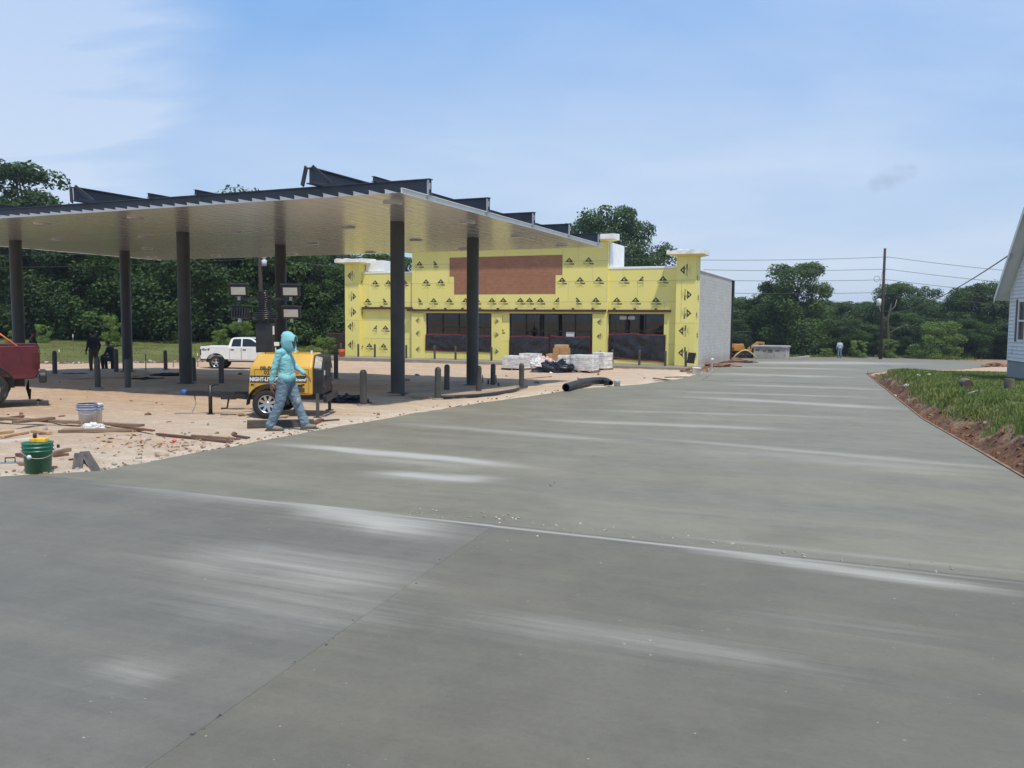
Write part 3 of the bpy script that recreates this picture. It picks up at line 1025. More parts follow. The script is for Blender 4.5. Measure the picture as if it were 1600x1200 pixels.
PZ = CZ + 0.125
for v in (1.15, 4.2, 7.27, 10.35, 13.4):
    ibeam(MB(), (0.08, v, PZ), (-CL - 0.08, v, PZ), 0.16, 0.34).build('purlin', 'steel', canopy)
    MB().box(0.072, 0.078, v - 0.09, v - 0.02, PZ + 0.1, PZ + 0.24).box(0.03, 0.075, v - 0.11, v - 0.085, PZ - 0.12, PZ + 0.30).build('end_clip', 'galv', canopy)
for u in (2.95, 10.9, 18.85):
    g = ibeam(MB(), (-u, 0.72, PZ + 0.345), (-u, CW - 0.5, PZ + 0.345), 0.2, 0.38, 0.025).build('girder', 'steel', canopy)
    mb = MB()
    mb.bar((-u - 0.08, 0.70, PZ + 0.74), (-u - 0.42, 0.98, PZ + 0.36), 0.10, 0.03, (0, 1, 0.2))
    mb.bar((-u + 0.08, 0.70, PZ + 0.74), (-u + 0.42, 0.98, PZ + 0.36), 0.10, 0.03, (0, 1, 0.2))
    mb.build('knee_brace', 'steel', g)
    for v in (4.58, 9.25):
        c = MB().lathe([(0.30, 0.0), (0.30, 0.02), (0.20, 0.021), (0.20, CZ - 0.001)], 28).build('column', 'column', canopy)
        p = FR + U * u + V * v
        gl = gz(p.x, p.y) + 0.06 - FR.z
        c.location = (-u, v, gl)
        for k in range(28 * 4):
            pass
        for vert in c.data.vertices:
            if vert.co.z > 1:
                vert.co.z = CZ - gl
for u, v0 in ((1.36, 0.98), (6.78, 0.98), (8.42, 0.98), (14.4, 0.98), (16.2, 0.98)):
    ibeam(MB(), (-u, v0, PZ + 0.342), (-u, CW - 0.4, PZ + 0.342), 0.09, 0.12, 0.012).build('cross_beam', 'steel', canopy)
# soffit lamps
lamp = MB().lathe([(0.001, -0.05), (0.17, -0.05), (0.215, -0.035), (0.23, -0.0), (0.23, 0.002)], 24)
lm = lamp.mesh('soffit_lamp', 'deck')
for px, py in ((614, 316), (544, 355), (489, 380), (457, 397), (579, 394), (650, 375), (725, 389), (730, 347), (212, 340), (226, 370), (230, 388), (237, 402), (367, 362), (359, 384), (337, 400), (66, 349), (91, 374), (877, 384), (809, 369)):
    p = at_z(px, py, 4.37) - FR
    o = link('soffit_lamp', lm, canopy)
    o.location = (p.dot(-U), p.dot(V), CZ - 0.001)
# ================================================================== SHOP BUILDING
O = G(1056, 572, 0.12); O.z = -0.86
shop = thing('shop_building', 'single-storey shop shell clad in yellow printed sheathing boards', 'building', O, -TH)
# local frame: x to the right along the facade (0 at the right pilaster's inner edge), y into the building, z up from the walk
DEPTH = 13.0


def rects_minus(rects, hole):
    out = []
    x0, x1, z0, z1 = hole
    for (a, b, c, d) in rects:
        if b <= x0 or a >= x1 or d <= z0 or c >= z1:
            out.append((a, b, c, d)); continue
        if a < x0: out.append((a, x0, c, d))
        if b > x1: out.append((x1, b, c, d))
        a2, b2 = max(a, x0), min(b, x1)
        if c < z0: out.append((a2, b2, c, z0))
        if d > z1: out.append((a2, b2, z1, d))
    return out


def panel_mesh(w, h, t=0.014):
    return MB().box(0, w, 0, t, 0, h)


def clad(x0, x1, z0, z1, yface, holes=(), pw=2.44, ph=1.22, xoff=0.0):
    """boards on a wall facing -y, one object each."""
    z = z0; row = 0
    while z < z1 - 0.02:
        zz = min(z + ph, z1)
        x = x0 - ((row * 0.9 + xoff) % pw)
        while x < x1 - 0.02:
            a, b = max(x, x0), min(x + pw, x1)
            if b - a > 0.03:
                for r in [q for q in _minus([(a, b, z, zz)], holes)]:
                    g = 0.008
                    if r[1] - r[0] > 0.03 and r[3] - r[2] > 0.03:
                        o = panel_mesh(r[1] - r[0] - 2 * g, r[3] - r[2] - 2 * g).build('sheathing_board', 'sheath', shop, fix=False)
                        o.location = (r[0] + g, yface - 0.014 - random.uniform(0, 0.002), r[2] + g)
            x += pw
        z += ph; row += 1


def _minus(rects, holes):
    for h in holes:
        rects = rects_minus(rects, h)
    return rects


def clad_side(y0, y1, z0, z1, xface, sgn):
    z = z0
    while z < z1 - 0.02:
        zz = min(z + 2.44, z1)
        o = MB().box(0, 0.014, 0, y1 - y0, 0, zz - z - 0.005).build('sheathing_board', 'sheath', shop, fix=False)
        o.location = (xface if sgn > 0 else xface - 0.014, y0, z)
        z += 2.44


# logo printed on the boards
def logo_mesh():
    mb = MB()
    tri = [(-0.31, 0.0), (0.31, 0.0), (0.0, 0.33)]
    # triangle with a round eye left open and a notch, as a ring of faces
    ne = 10
    eye = [(0.075 * math.cos(2 * math.pi * k / ne) - 0.0, 0.115 + 0.075 * math.sin(2 * math.pi * k / ne)) for k in range(ne)]
    outer = []
    for k in range(ne):
        t = 2 * math.pi * k / ne
        d = Vector((math.cos(t), math.sin(t)))
        best = 9
        for (a, b) in zip(tri, tri[1:] + tri[:1]):
            ax, az = a[0], a[1] - 0.115; ex, ez = b[0] - a[0], b[1] - a[1]
            den = d.x * ez - d.y * ex
            if abs(den) > 1e-6:
                s = (ax * ez - az * ex) / den; q = (ax * d.y - az * d.x) / den
                if s > 0 and -1e-6 <= q <= 1 + 1e-6:
                    best = min(best, s)
        outer.append((d.x * best, 0.115 + d.y * best))
    vs = [(x, 0, z) for x, z in eye] + [(x, 0, z) for x, z in outer] + [(x, 0, z) for x, z in tri]
    fs = [(k, (k + 1) % ne, (k + 1) % ne + ne, k + ne) for k in range(ne)]
    for ti in range(3):
        tx, tz = tri[ti]
        ang = math.atan2(tz - 0.115, tx) % (2 * math.pi)
        k = int(ang / (2 * math.pi / ne))
        fs.append((k + ne, (k + 1) % ne + ne, 2 * ne + ti))
    mb.add(vs, fs)
    mb.add([(-0.01, 0, 0.06), (0.05, 0, 0.06), (0.05, 0, 0.12), (0.02, 0, 0.15), (-0.03, 0, 0.12)], [(0, 1, 2, 3, 4)])
    tv_, tf_ = text_mesh('Dens', 0.205, 0.0, 'LEFT', 0.86)
    mb.add([(x - 0.40, 0, z - 0.19) for x, z in tv_], tf_)
    tv_, tf_ = text_mesh('Glass', 0.215, 0.008, 'LEFT', 0.88)
    mb.add([(x - 0.02, 0, z - 0.19) for x, z in tv_], tf_)
    tv_, tf_ = text_mesh('Sheathing', 0.085, 0.0, 'CENTER')
    mb.add([(x, 0, z - 0.31) for x, z in tv_], tf_)
    tv_, tf_ = text_mesh('ASTM C1177  15.9 mm', 0.062, 0.0, 'CENTER')
    mb.add([(x, 0, z - 0.41) for x, z in tv_], tf_)
    return mb


LOGO = logo_mesh().mesh('printed_logo', 'ink')


def cut_logo(sgn):
    b_ = bmesh.new(); b_.from_mesh(LOGO)
    bmesh.ops.bisect_plane(b_, geom=b_.verts[:] + b_.edges[:] + b_.faces[:], plane_co=(0.06 * sgn, 0, 0), plane_no=(sgn, 0, 0), clear_outer=True)
    m_ = bpy.data.meshes.new('printed_logo'); b_.to_mesh(m_); b_.free()
    m_.materials.append(M['ink'])
    return m_


LOGOS = [LOGO] * 8 + [cut_logo(1), cut_logo(-1)]


lr = random.Random(5)


def logo(x, y, z, rot=0.0, side=0, sc=1.0):
    o = link('printed_logo', LOGO if rot or side else LOGOS[lr.randrange(10)], shop)
    sc *= 0.83
    o['kind'] = 'stuff'
    o.location = (x, y, z)
    o.scale = (sc, sc, sc)
    o.rotation_euler = Matrix.Rotation(side, 3, 'Z').to_4x4().to_3x3().to_euler() if not rot else (Matrix.Rotation(side, 3, 'Z') @ Matrix.Rotation(rot, 3, 'Y')).to_euler()
    return o


ZB = 0.0
HEAD, BANDZ = 2.95, 3.06
WING, CENT = 5.58, 7.22
XC0, XC1 = -17.55, -4.15            # the taller centre block
yC, yW, yP = -0.22, 0.0, -0.42      # face planes: centre, wings, pilasters
win = [(-16.5, -11.75, 0.52, HEAD), (-10.5, -5.05, 0.05, HEAD), (-4.10, -0.75, 0.25, HEAD)]
ply = [(-14.75, -7.0, 5.29, 6.50), (-14.42, -7.44, 4.14, 5.29)]
# masonry behind the boards
def wall_with_holes(name, x0, x1, z0, z1, y0, y1, holes, mat):
    mb = MB()
    for r in _minus([(x0, x1, z0, z1)], holes):
        mb.box(r[0], r[1], y0, y1, r[2], r[3])
    return mb.build(name, mat, shop)


wall_with_holes('front_wall', XC1, 0.0, ZB, WING, yW, yW + 0.25, [win[2]], 'block')
wall_with_holes('front_wall', XC0, XC1, ZB, CENT, yC, yC + 0.47, win[:2], 'block')
wall_with_holes('front_wall', -21.6, XC0, ZB, WING, yW, yW + 0.25, [], 'block')
MB().box(XC0, XC0 + 0.25, 0.26, 3.2, WING - 1.0, CENT).build('parapet_return', 'trimwhite', shop)
MB().box(XC1 - 0.25, XC1 - 0.002, 0.26, 3.2, WING - 1.0, CENT).build('parapet_return', 'trimwhite', shop)
# side and rear walls, roof
MB().box(0.72, 0.97, 0.75, DEPTH, -0.2, 5.48).build('side_wall', 'block', shop)
MB().box(-22.45, -22.2, 0.75, DEPTH, -0.2, 5.48).build('side_wall', 'block', shop)
MB().box(-22.2, 0.72, DEPTH - 0.25, DEPTH, -0.2, 5.2).build('rear_wall', 'block', shop)
MB().box(-22.19, 0.71, 0.26, DEPTH - 0.26, 4.6, 4.75).build('roof', 'trimwhite', shop)
MB().box(-22.19, 0.71, 0.26, DEPTH - 0.26, -0.2, -0.02).build('shop_floor', 'interior', shop)
# copings
MB().box(0.66, 1.03, 0.60, DEPTH + 0.06, 5.48, 5.60).build('coping', 'trimwhite', shop, 0.03)
MB().box(-22.5, -22.15, 0.60, DEPTH + 0.06, 5.48, 5.60).build('coping', 'trimwhite', shop, 0.03)
MB().box(XC1 + 0.002, 0.02, -0.04, 0.32, WING, WING + 0.14).build('coping', 'trimwhite', shop, 0.02)
MB().box(-21.6, XC0 - 0.002, -0.04, 0.32, WING, WING + 0.10).build('coping', 'trimwhite', shop, 0.02)
ds = MB().box(0.975, 1.08, DEPTH - 0.16, DEPTH - 0.02, -0.15, 5.2).box(0.90, 1.12, DEPTH - 0.2, DEPTH + 0.16, 4.3, 5.47)
ds.build('downspout', 'bronze', shop, 0.02)
# boards
clad(XC1, 0.0, ZB, WING, yW, [win[2]], xoff=0.4)
clad(XC0, XC1, ZB, CENT, yC, win[:2] + ply, xoff=1.0)
clad(-21.6, XC0, ZB, WING, yW, [], xoff=1.7)
clad_side(yC, yW, ZB, CENT, XC1, 1)
for r, nn in ((ply[0], 4), (ply[1], 3)):
    wdt = (r[1] - r[0]) / nn
    for i in range(nn):
        o = MB().box(0, wdt - 0.008, 0, 0.02, 0, r[3] - r[2] - 0.008).build('plywood_sheet', 'ply', shop)
        o.location = (r[0] + i * wdt + 0.004, yC - 0.012 - random.uniform(0, 0.006), r[2] + 0.004)
# piers beside the openings stand a little proud of the centre wall
for (a, b) in ((-17.55, -16.62), (-11.70, -10.98), (-5.0, -4.15)):
    MB().box(a + 0.02, b, yC - 0.11, yC - 0.018, 0.0, HEAD - 0.02).build('pier', 'sheath', shop)
# pilasters with caps
for (a, b, tall) in ((0.0, 1.12, 6.22), (-22.75, -21.6, 6.22)):
    pl = MB().box(a + 0.014, b - 0.014, yP + 0.014, 0.85, 0, tall).build('pilaster', 'block', shop)
    clad(a, b, 0.0, tall, yP + 0.014, pw=1.22, ph=2.44)
    clad_side(yP + 0.014, 0.74, 0.0, tall, b - 0.014, 1)
    clad_side(yP + 0.014, 0.74, 0.0, tall, a + 0.014, -1)


def cap(a, b, y0, y1, z0, h, name='cornice'):
    mb = MB()
    pr = [(0.0, z0), (0.12, z0 + h * 0.25), (0.34, z0 + h * 0.45), (0.62, z0 + h * 0.55)]
    vs, fs = [], []
    for d, z in [(0, z0), (0.10, z0 + 0.03), (0.48, z0 + 0.10)]:
        vs += [(a - d, y0 - d, z), (b + d, y0 - d, z), (b + d, y1 + d * 0.4, z), (a - d, y1 + d * 0.4, z)]
    for r in range(2):
        for k in range(4):
            fs.append((r * 4 + k, r * 4 + (k + 1) % 4, r * 4 + 4 + (k + 1) % 4, r * 4 + 4 + k))
    fs.append((0, 3, 2, 1))
    mb.add(vs, fs)
    c = mb.build(name, 'sheath', shop)
    d = 0.48
    j = lambda: random.uniform(-0.03, 0.03)
    t = MB()
    n = 10
    vs = []
    for zz in (0.10, h):
        for i in range(n + 1):
            vs.append((a - d + (b - a + 2 * d) * i / n, y0 - d - 0.004 + (j() if zz > 0.2 else 0), z0 + zz + 0.002 + (j() * 1.6 if zz > 0.2 else 0)))
        for i in range(n + 1):
            vs.append((b + d + 0.004 - (b - a + 2 * d) * i / n, y1 + d * 0.4, z0 + zz + (0.06 if zz > 0.2 else 0)))
    m2 = 2 * (n + 1)
    fs = [(i, (i + 1) % m2, (i + 1) % m2 + m2, i + m2) for i in range(m2)]
    fs += [tuple(range(m2, 2 * m2)), tuple(reversed(range(m2)))]
    t.add(vs, fs).build('cap_membrane', 'trimwhite', c)
    return c


cap(0.0, 1.12, yP, 0.75, 6.22, 0.32)
cap(-22.75, -21.6, yP, 0.75, 6.22, 0.34)
MB().box(-21.5, -20.2, 0.3, 1.6, 5.75, 6.5).build('roof_hatch', 'trimwhite', shop)
cap(XC0, XC1, yC, 0.3, 7.22, 0.42)
# ledger angle with brackets
for (a, b, y, z) in ((-21.65, XC0 - 0.02, yW, BANDZ + 0.14), (XC0 - 0.35, XC1 - 0.02, yC, BANDZ), (XC1 + 0.02, -0.35, yW, BANDZ)):
    an = MB().box(a, b, y - 0.10, y - 0.018, z, z + 0.14).box(a, b, y - 0.22, y - 0.101, z, z + 0.02).build('ledger_angle', 'bracket', shop)
    x = a + 0.35
    while x < b:
        MB().box(x, x + 0.13, y - 0.2, y - 0.103, z + 0.02, z + 0.23).build('angle_bracket', 'bracket', an)
        x += 1.25
# shop windows: frame, mullions, panes
for wi, (x0, x1, z0, z1) in enumerate(win):
    y = (yC if wi < 2 else yW) + 0.10
    npn = (4, 5, 3)[wi]
    fr = MB()
    for k in range(npn + 1):
        xx = x0 + 0.03 + (x1 - x0 - 0.06) * k / npn
        fr.box(xx - 0.03, xx + 0.03, y - 0.05, y + 0.06, z0, z1)
    for k in range(npn):
        xa = x0 + 0.03 + (x1 - x0 - 0.06) * k / npn + 0.03; xb = x0 + 0.03 + (x1 - x0 - 0.06) * (k + 1) / npn - 0.03
        for zz in (z0, (z0 + 0.62 * (z1 - z0)), z1 - 0.06):
            fr.box(xa, xb, y - 0.045, y + 0.055, zz, zz + 0.06)
    wf = fr.build('window_frame', 'bronze', shop)
    for k in range(npn):
        xa = x0 + 0.03 + (x1 - x0 - 0.06) * k / npn; xb = x0 + 0.03 + (x1 - x0 - 0.06) * (k + 1) / npn
        MB().box(xa + 0.02, xb - 0.02, y, y + 0.008, z0 + 0.02, z1 - 0.02).build('pane', 'glass', wf)
    if wi == 1:
        MB().box(-6.75, -6.15, y - 0.008, y - 0.002, 1.55, 1.85).build('notice', 'inkwhite', wf)
    if wi == 2:
        for xa in (-3.45, -2.95):
            MB().box(xa, xa + 0.42, y - 0.008, y - 0.002, 2.62, 2.82).build('notice', 'lens', wf)
# dark goods and framing seen inside
for k in range(9):
    x = -16 + k * 1.9
    MB().box(x, x + 0.09, 3.2, 3.3, 0, 4.5).build('interior_stud', 'wood', shop)
# printing
rows = [(0.62, 0.25), (1.84, 0.8), (3.66, 0.25), (4.88, 0.75), (6.05, 0.3)]


def blocked(x, z, holes):
    return any(h[0] - 0.38 < x < h[1] + 0.38 and h[2] - 0.34 < z < h[3] + 0.42 for h in holes)


for (x0, x1, zt, y, holes) in ((XC0, XC1, CENT, yC, win[:2] + ply), (XC1, 0.0, WING, yW, [win[2]]), (-21.6, XC0, WING, yW, [])):
    for z, off in rows:
        if z > zt - 0.45:
            continue
        x = x0 + 0.25 + off
        while x < x1 - 0.3:
            xx = x + lr.uniform(-0.08, 0.08)
            if not blocked(xx, z, holes) and not (2.5 < z < 3.4):
                logo(xx, y - 0.0185, z)
            x += 1.16 if lr.random() > 0.15 else 0.72
for (a, b) in ((0.0, 1.12), (-22.75, -21.6)):
    for k, z in enumerate((0.75, 2.0, 3.0, 4.05, 5.45)):
        sg = -1 if k in (2, 3) else 1
        logo((a + b) / 2 - 0.08 * sg, yP - 0.0045, z, rot=-math.pi / 2 * sg)
    for k, z in enumerate((0.6, 1.75, 2.9, 3.9, 5.0)):
        logo(b + 0.0045, 0.02 + 0.3 * (k % 2), z, 0, math.pi / 2, 0.75)
for (a, k) in ((-17.05, 1), (-11.35, -1), (-4.55, 1)):
    for z in (0.55, 1.6, 2.45):
        logo(a, yC - 0.114, z, rot=-math.pi / 2 * k, sc=0.62)
# plastic sheets taped over the glass
def sheet(x0, x1, z0, z1, y, label, slope=0.0):
    t = thing('plastic_sheet', label, 'plastic sheet', O, -TH)
    nx_, nz_ = 46, 22
    vs, fs = [], []
    sag = lambda u: -0.035 * math.sin(u * math.pi * 2.1 + x0) + 0.014 * math.sin(u * 17)
    for j in range(nz_ + 1):
        for i in range(nx_ + 1):
            u, w_ = i / nx_, j / nz_
            x = x0 + (x1 - x0) * u
            zt = z1 + sag(u); zb = z0 + 0.5 * sag(u + 0.4) + slope * (1 - u)
            edge = min(u, 1 - u, w_, 1 - w_) * 6
            yy = y - 0.01 - min(1, edge) * (0.06 + 0.075 * mnoise.noise(Vector((x * 1.5 + w_ * 2.8, w_ * 2.2 - x * 0.5, x0))) + 0.035 * mnoise.noise(Vector((x * 5 - w_ * 6, w_ * 5, 2))))
            vs.append((x, yy, zb + (zt - zb) * w_))
    for j in range(nz_):
        for i in range(nx_):
            a = j * (nx_ + 1) + i
            fs.append((a, a + 1, a + nx_ + 2, a + nx_ + 1))
    MB().add(vs, fs, 0, True).build('sheet', 'blacksheet', t, fix=False)
    for nm, pts in (('tape', [(x0 + (x1 - x0) * i / 14, y - 0.022, z1 + sag(i / 14)) for i in range(15)]), ('tape', [(x0 + (x1 - x0) * i / 14, y - 0.022, z0 + 0.5 * sag(i / 14 + 0.4) + slope * (1 - i / 14)) for i in range(15)]),
                    ('tape', [(x0, y - 0.024, z0 + slope), (x0 + 0.01, y - 0.024, z1)]), ('tape', [(x1, y - 0.024, z0), (x1 - 0.01, y - 0.024, z1)])):
        mb = MB()
        for a, b in zip(pts, pts[1:]):
            mb.bar(a, b, 0.004, 0.075, (0, 0, 1))
        mb.build(nm, 'tape', t)
    return t


sheet(-16.5, -11.72, 0.50, 1.55, yC - 0.03, 'black plastic sheet with red tape over the left shop window')
sheet(-10.45, -7.8, 0.08, 1.52, yC - 0.03, 'left half of black plastic sheeting over the wide middle shop window')
sheet(-7.75, -5.12, 0.08, 1.55, yC - 0.03, 'right half of black plastic sheeting over the wide middle shop window')
sheet(-4.06, -0.62, 0.16, 1.75, yW - 0.03, 'red-taped black plastic sheet over the right shop window', 0.22)
# walk in front of the shop
wk = thing('sidewalk', 'raised grey concrete walk along the front of the yellow shop', 'sidewalk', O, -TH, kind='structure')
MB().box(-23.6, 1.5, -2.0, 0.72, -0.75, -0.003).build('walk_slab', 'conc_e', wk, 0.02)
MB().box(-23.6, 1.5, -2.16, -2.004, -0.75, 0.002).build('curb', 'conc_e', wk, 0.03)


# ================================================================== BOLLARDS
boll_me = MB().lathe([(0.085, -0.12), (0.085, 0.95), (0.082, 0.99), (0.066, 1.035), (0.036, 1.06), (0.001, 1.068)], 20).mesh('post', 'column')
base_me = MB().lathe([(0.15, -0.05), (0.15, 0.012), (0.09, 0.022), (0.086, 0.022)], 16).mesh('footing_collar', 'conc_e')


def bollard(px, py, h, label, grp, dz=0.0, mat=None):
    p = G(px, py, dz)
    t = thing('bollard', label, 'bollard', p, random.uniform(0, 6), grp)
    o = link('post', boll_me, t)
    o.scale = (1, 1, h / 1.068)
    o.rotation_euler = (random.uniform(-0.012, 0.012), random.uniform(-0.012, 0.012), 0)
    link('footing_collar', base_me, t)
    return t


BG = 'steel bollards around the fuel islands'
for px, py, top, lab in (
        (86, 586, 548, 'dark bollard just right of the red pickup tailgate'),
        (153, 606, 558, 'left of the two bollards in front of the crouching worker'),
        (200, 608, 560, 'right of the two bollards in front of the crouching worker'),
        (182, 583, 545, 'bollard beside the crouching worker, behind the left columns'),
        (259, 577, 547, 'thin far bollard in front of the lawn left of the middle column'),
        (303, 598, 558, 'bollard touching the right side of the middle front column'),
        (346, 601, 557, 'bollard in front of the white pickup rear wheel'),
        (525, 592, 553, 'bollard right of the light tower, toward the shop'),
        (568, 633, 577, 'nearest bollard, between the light tower and the big front column'),
        (684, 623, 573, 'nearer bollard right of the big front column'),
        (698, 612, 569, 'farther bollard right of the big front column'),
        (748, 614, 571, 'bollard hard against the rear right column'),
        (770, 604, 568, 'bollard just right of the rear right column'),
        (815, 607, 567, 'rightmost bollard at the rounded end of the fuel island')):
    q = G(px, py)
    bollard(px, py, (py - top) / F_PX * q.y, lab, BG)
WG = 'bollards along the shop walk'
ords = ['first', 'second', 'third', 'fourth', 'fifth', 'sixth', 'seventh', 'eighth', 'ninth', 'tenth', 'eleventh', 'twelfth']
wx = [-22.3, -20.9, -19.6, -17.2, -15.1, -13.6, -11.1, -3.35, -1.75, -0.25, 0.9]
for k, x in enumerate(wx):
    p = O + (-U) * x + V * -1.55
    t = thing('bollard', 'small bollard on the shop walk, %s from the left' % ords[k], 'bollard', (p.x, p.y, O.z), 0, WG)
    o = link('post', boll_me, t); o.scale = (0.8, 0.8, 0.84)
    link('footing_collar', base_me, t)
    if k == 10:
        MB().box(-0.02, 0.42, -0.12, -0.1, 0.25, 0.85).build('flap', 'black', t).rotation_euler = (0.1, 0.1, 0.2)


# ================================================================== WHEELS AND TRUCKS
def wheel_parts(parent, c, r, w, side, spokes=5, rimmat='chrome'):
    """wheel centred at c, axle along y; side=-1 shows its face to -y."""
    prof = [(r * 0.60, -w * 0.46), (r * 0.66, -w * 0.5), (r * 0.9, -w * 0.5), (r * 0.985, -w * 0.36), (r, -w * 0.2), (r, w * 0.2), (r * 0.985, w * 0.36), (r * 0.9, w * 0.5), (r * 0.66, w * 0.5), (r * 0.60, w * 0.46), (r * 0.60, -w * 0.46)]
    wl_ = MB().lathe(prof, 32, 'Y').build('wheel', 'rubber', parent)
    wl_.location = c
    f = side * w * 0.40
    mb = MB()
    mb.lathe([(r * 0.60, f * 1.1), (r * 0.55, f * 1.05), (r * 0.53, f * 0.55), (r * 0.52, f * 0.2)], 32, 'Y')
    mb.lathe([(0.001, f * 0.8), (r * 0.14, f * 0.8), (r * 0.17, f * 0.55), (r * 0.17, f * 0.3)], 16, 'Y')
    for k in range(spokes):
        a = 2 * math.pi * k / spokes + 0.3
        d = Vector((math.cos(a), 0, math.sin(a)))
        mb.bar(d * r * 0.13 + Vector((0, f * 0.62, 0)), d * r * 0.55 + Vector((0, f * 0.85, 0)), r * 0.17, w * 0.12, (0, 1, 0))
    mb.build('rim', rimmat, wl_)
    MB().lathe([(0.001, f * 0.15), (r * 0.52, f * 0.15)], 20, 'Y').build('brake_disc', 'black', wl_)
    return wl_


def arch(cx, cz, r, n=10, a0=180, a1=0):
    return [(cx + r * math.cos(R(a0 + (a1 - a0) * k / n)), cz + r * math.sin(R(a0 + (a1 - a0) * k / n))) for k in range(n + 1)]


def pickup(name, label, loc, rz, paint, decal=None, sc=1.0, trim='black', xr=-1.62):
    t = thing(name, label, 'pickup truck', loc, rz)
    t.scale = (sc, sc, sc)
    Wd = 0.95
    wr, xf = 0.385, 1.78
    low = [(-2.72, 0.60)] + arch(xr, 0.40, 0.50, 12, 157, 23) + [(xf - 0.46, 0.46)] + arch(xf, 0.40, 0.50, 12, 157, 23) + [(2.68, 0.56)]
    top_side = [(2.76, 0.66), (2.78, 0.92), (2.62, 1.10), (1.35, 1.20), (0.3, 1.24), (-0.72, 1.26), (-0.78, 1.29), (-2.74, 1.30), (-2.80, 1.22), (-2.78, 0.70)]
    prof = low + top_side
    body = MB()
    # outer skins with a shoulder: three slices each side give the flank a curve
    for s in (-1, 1):
        rings = [(0.80, 0.0), (0.95, 0.0)]
        n = len(prof)
        vs = []
        for (yy, sh) in ((0.82, 0.0), (0.90, 0.0), (0.955, 1.0)):
            for (x, z) in prof:
                k = 0.0
                if yy > 0.93:
                    k = 0.0
                vs.append((x if abs(x) < 2.7 or yy < 0.93 else x * 0.988, s * (yy - k), z))
        fs = [tuple(range(n)) if s > 0 else tuple(reversed(range(n))), tuple(range(2 * n, 3 * n))]
        for r_ in range(2):
            fs += [(r_ * n + i, r_ * n + (i + 1) % n, (r_ + 1) * n + (i + 1) % n, (r_ + 1) * n + i) for i in range(n)]
        body.add(vs, fs)
    body.prism([(-2.70, 0.62), (-0.80, 0.62), (-0.80, 0.80), (-2.70, 0.80)], -0.818, 0.818)
    body.prism([(-0.798, 0.48), (1.2, 0.48), (1.2, 1.19), (-0.798, 1.24)], -0.818, 0.818)
    body.prism([(1.202, 0.75), (2.74, 0.66), (2.755, 0.92), (2.60, 1.13), (1.32, 1.235), (1.202, 1.235)], -0.818, 0.818)
    bo = body.build('body', paint, t, 0.018)
    MB().box(-2.775, -2.71, -0.80, 0.80, 0.66, 1.29).build('tailgate', paint, bo, 0.02)
    MB().box(-2.785, -2.776, -0.12, 0.12, 1.16, 1.22).build('handle', 'black', bo)
    # cab
    cab = MB()
    pc = [(-0.76, 1.25), (-0.62, 1.70), (-0.48, 1.79), (0.35, 1.80), (0.55, 1.745), (1.32, 1.225)]
    n = len(pc)
    vs = []
    for s in (-1, 1):
        for x, z in pc:
            vs.append((x, s * (0.915 - 0.19 * max(0, (z - 1.25)) / 0.55), z))
    cab.add(vs, [tuple(range(n)), tuple(reversed(range(n, 2 * n)))] + [(i, i + n, (i + 1) % n + n, (i + 1) % n) for i in range(n)])
    cb = cab.build('cab', paint, t, 0.035, 3)
    ysd = lambda z: 0.915 - 0.19 * max(0, (z - 1.25)) / 0.55 + 0.006
    for s in (-1, 1):
        for q in ([(-0.58, 1.30), (-0.50, 1.66), (-0.44, 1.71), (-0.05, 1.72), (-0.05, 1.30)], [(0.03, 1.30), (0.03, 1.72), (0.33, 1.72), (0.50, 1.68), (1.02, 1.32), (1.0, 1.30)]):
            MB().add([(x, s * ysd(z), z) for x, z in q] + [(x, s * (ysd(z) - 0.004), z) for x, z in q],
                     [tuple(range(len(q)))] + [(i, (i + 1) % len(q), (i + 1) % len(q) + len(q), i + len(q)) for i in range(len(q))]).build('side_window', 'glass_dark', cb)
        for x0, x1 in ((-0.66, -0.03), (0.0, 1.12)):
            d = MB()
            for (a, b) in (((x0, 0.56), (x0, 1.24)), ((x1, 0.56), (x1, 1.24)), ((x0, 0.56), (x1, 0.56))):
                d.bar((a[0], s * 0.958, a[1]), (b[0], s * 0.958, b[1]), 0.008, 0.008, (0, 1, 0))
            dd = d.build('door_seam', 'black', bo)
            MB().box(x0 + 0.06, x0 + 0.24, s * 0.957 - 0.012, s * 0.957 + 0.016, 1.09, 1.145).build('handle', 'black', bo)
        mr_ = MB().box(0.86, 0.96, s * 0.95 - 0.02 * s, s * 1.12, 1.27, 1.42)
        mr_.build('mirror', trim, cb, 0.03)
        MB().box(-2.808, -2.66, s * 0.962 - 0.07 * (s > 0), s * 0.962 + 0.07 * (s < 0), 0.80, 1.16).build('tail_light', 'tail', bo, 0.015)
        MB().box(2.55, 2.77, s * 0.9 - 0.12, s * 0.9 + 0.055, 0.82, 1.0).build('headlight', 'lens', bo, 0.03)
        for cx in (xr, xf):
            a = [(cx + 0.515 * math.cos(R(k)), s * 0.935, 0.40 + 0.515 * math.sin(R(k))) for k in range(18, 163, 12)]
            MB().tube(a, 0.028, 6).build('arch_lip', trim, bo)
        MB().prism(arch(xr, 0.40, 0.49, 10) + [(xr - 0.49, 0.4)], s * 0.70 - 0.02, s * 0.70 + 0.02).build('arch_liner', 'black', bo)
        MB().prism(arch(xf, 0.40, 0.49, 10) + [(xf - 0.49, 0.4)], s * 0.70 - 0.02, s * 0.70 + 0.02).build('arch_liner', 'black', bo)
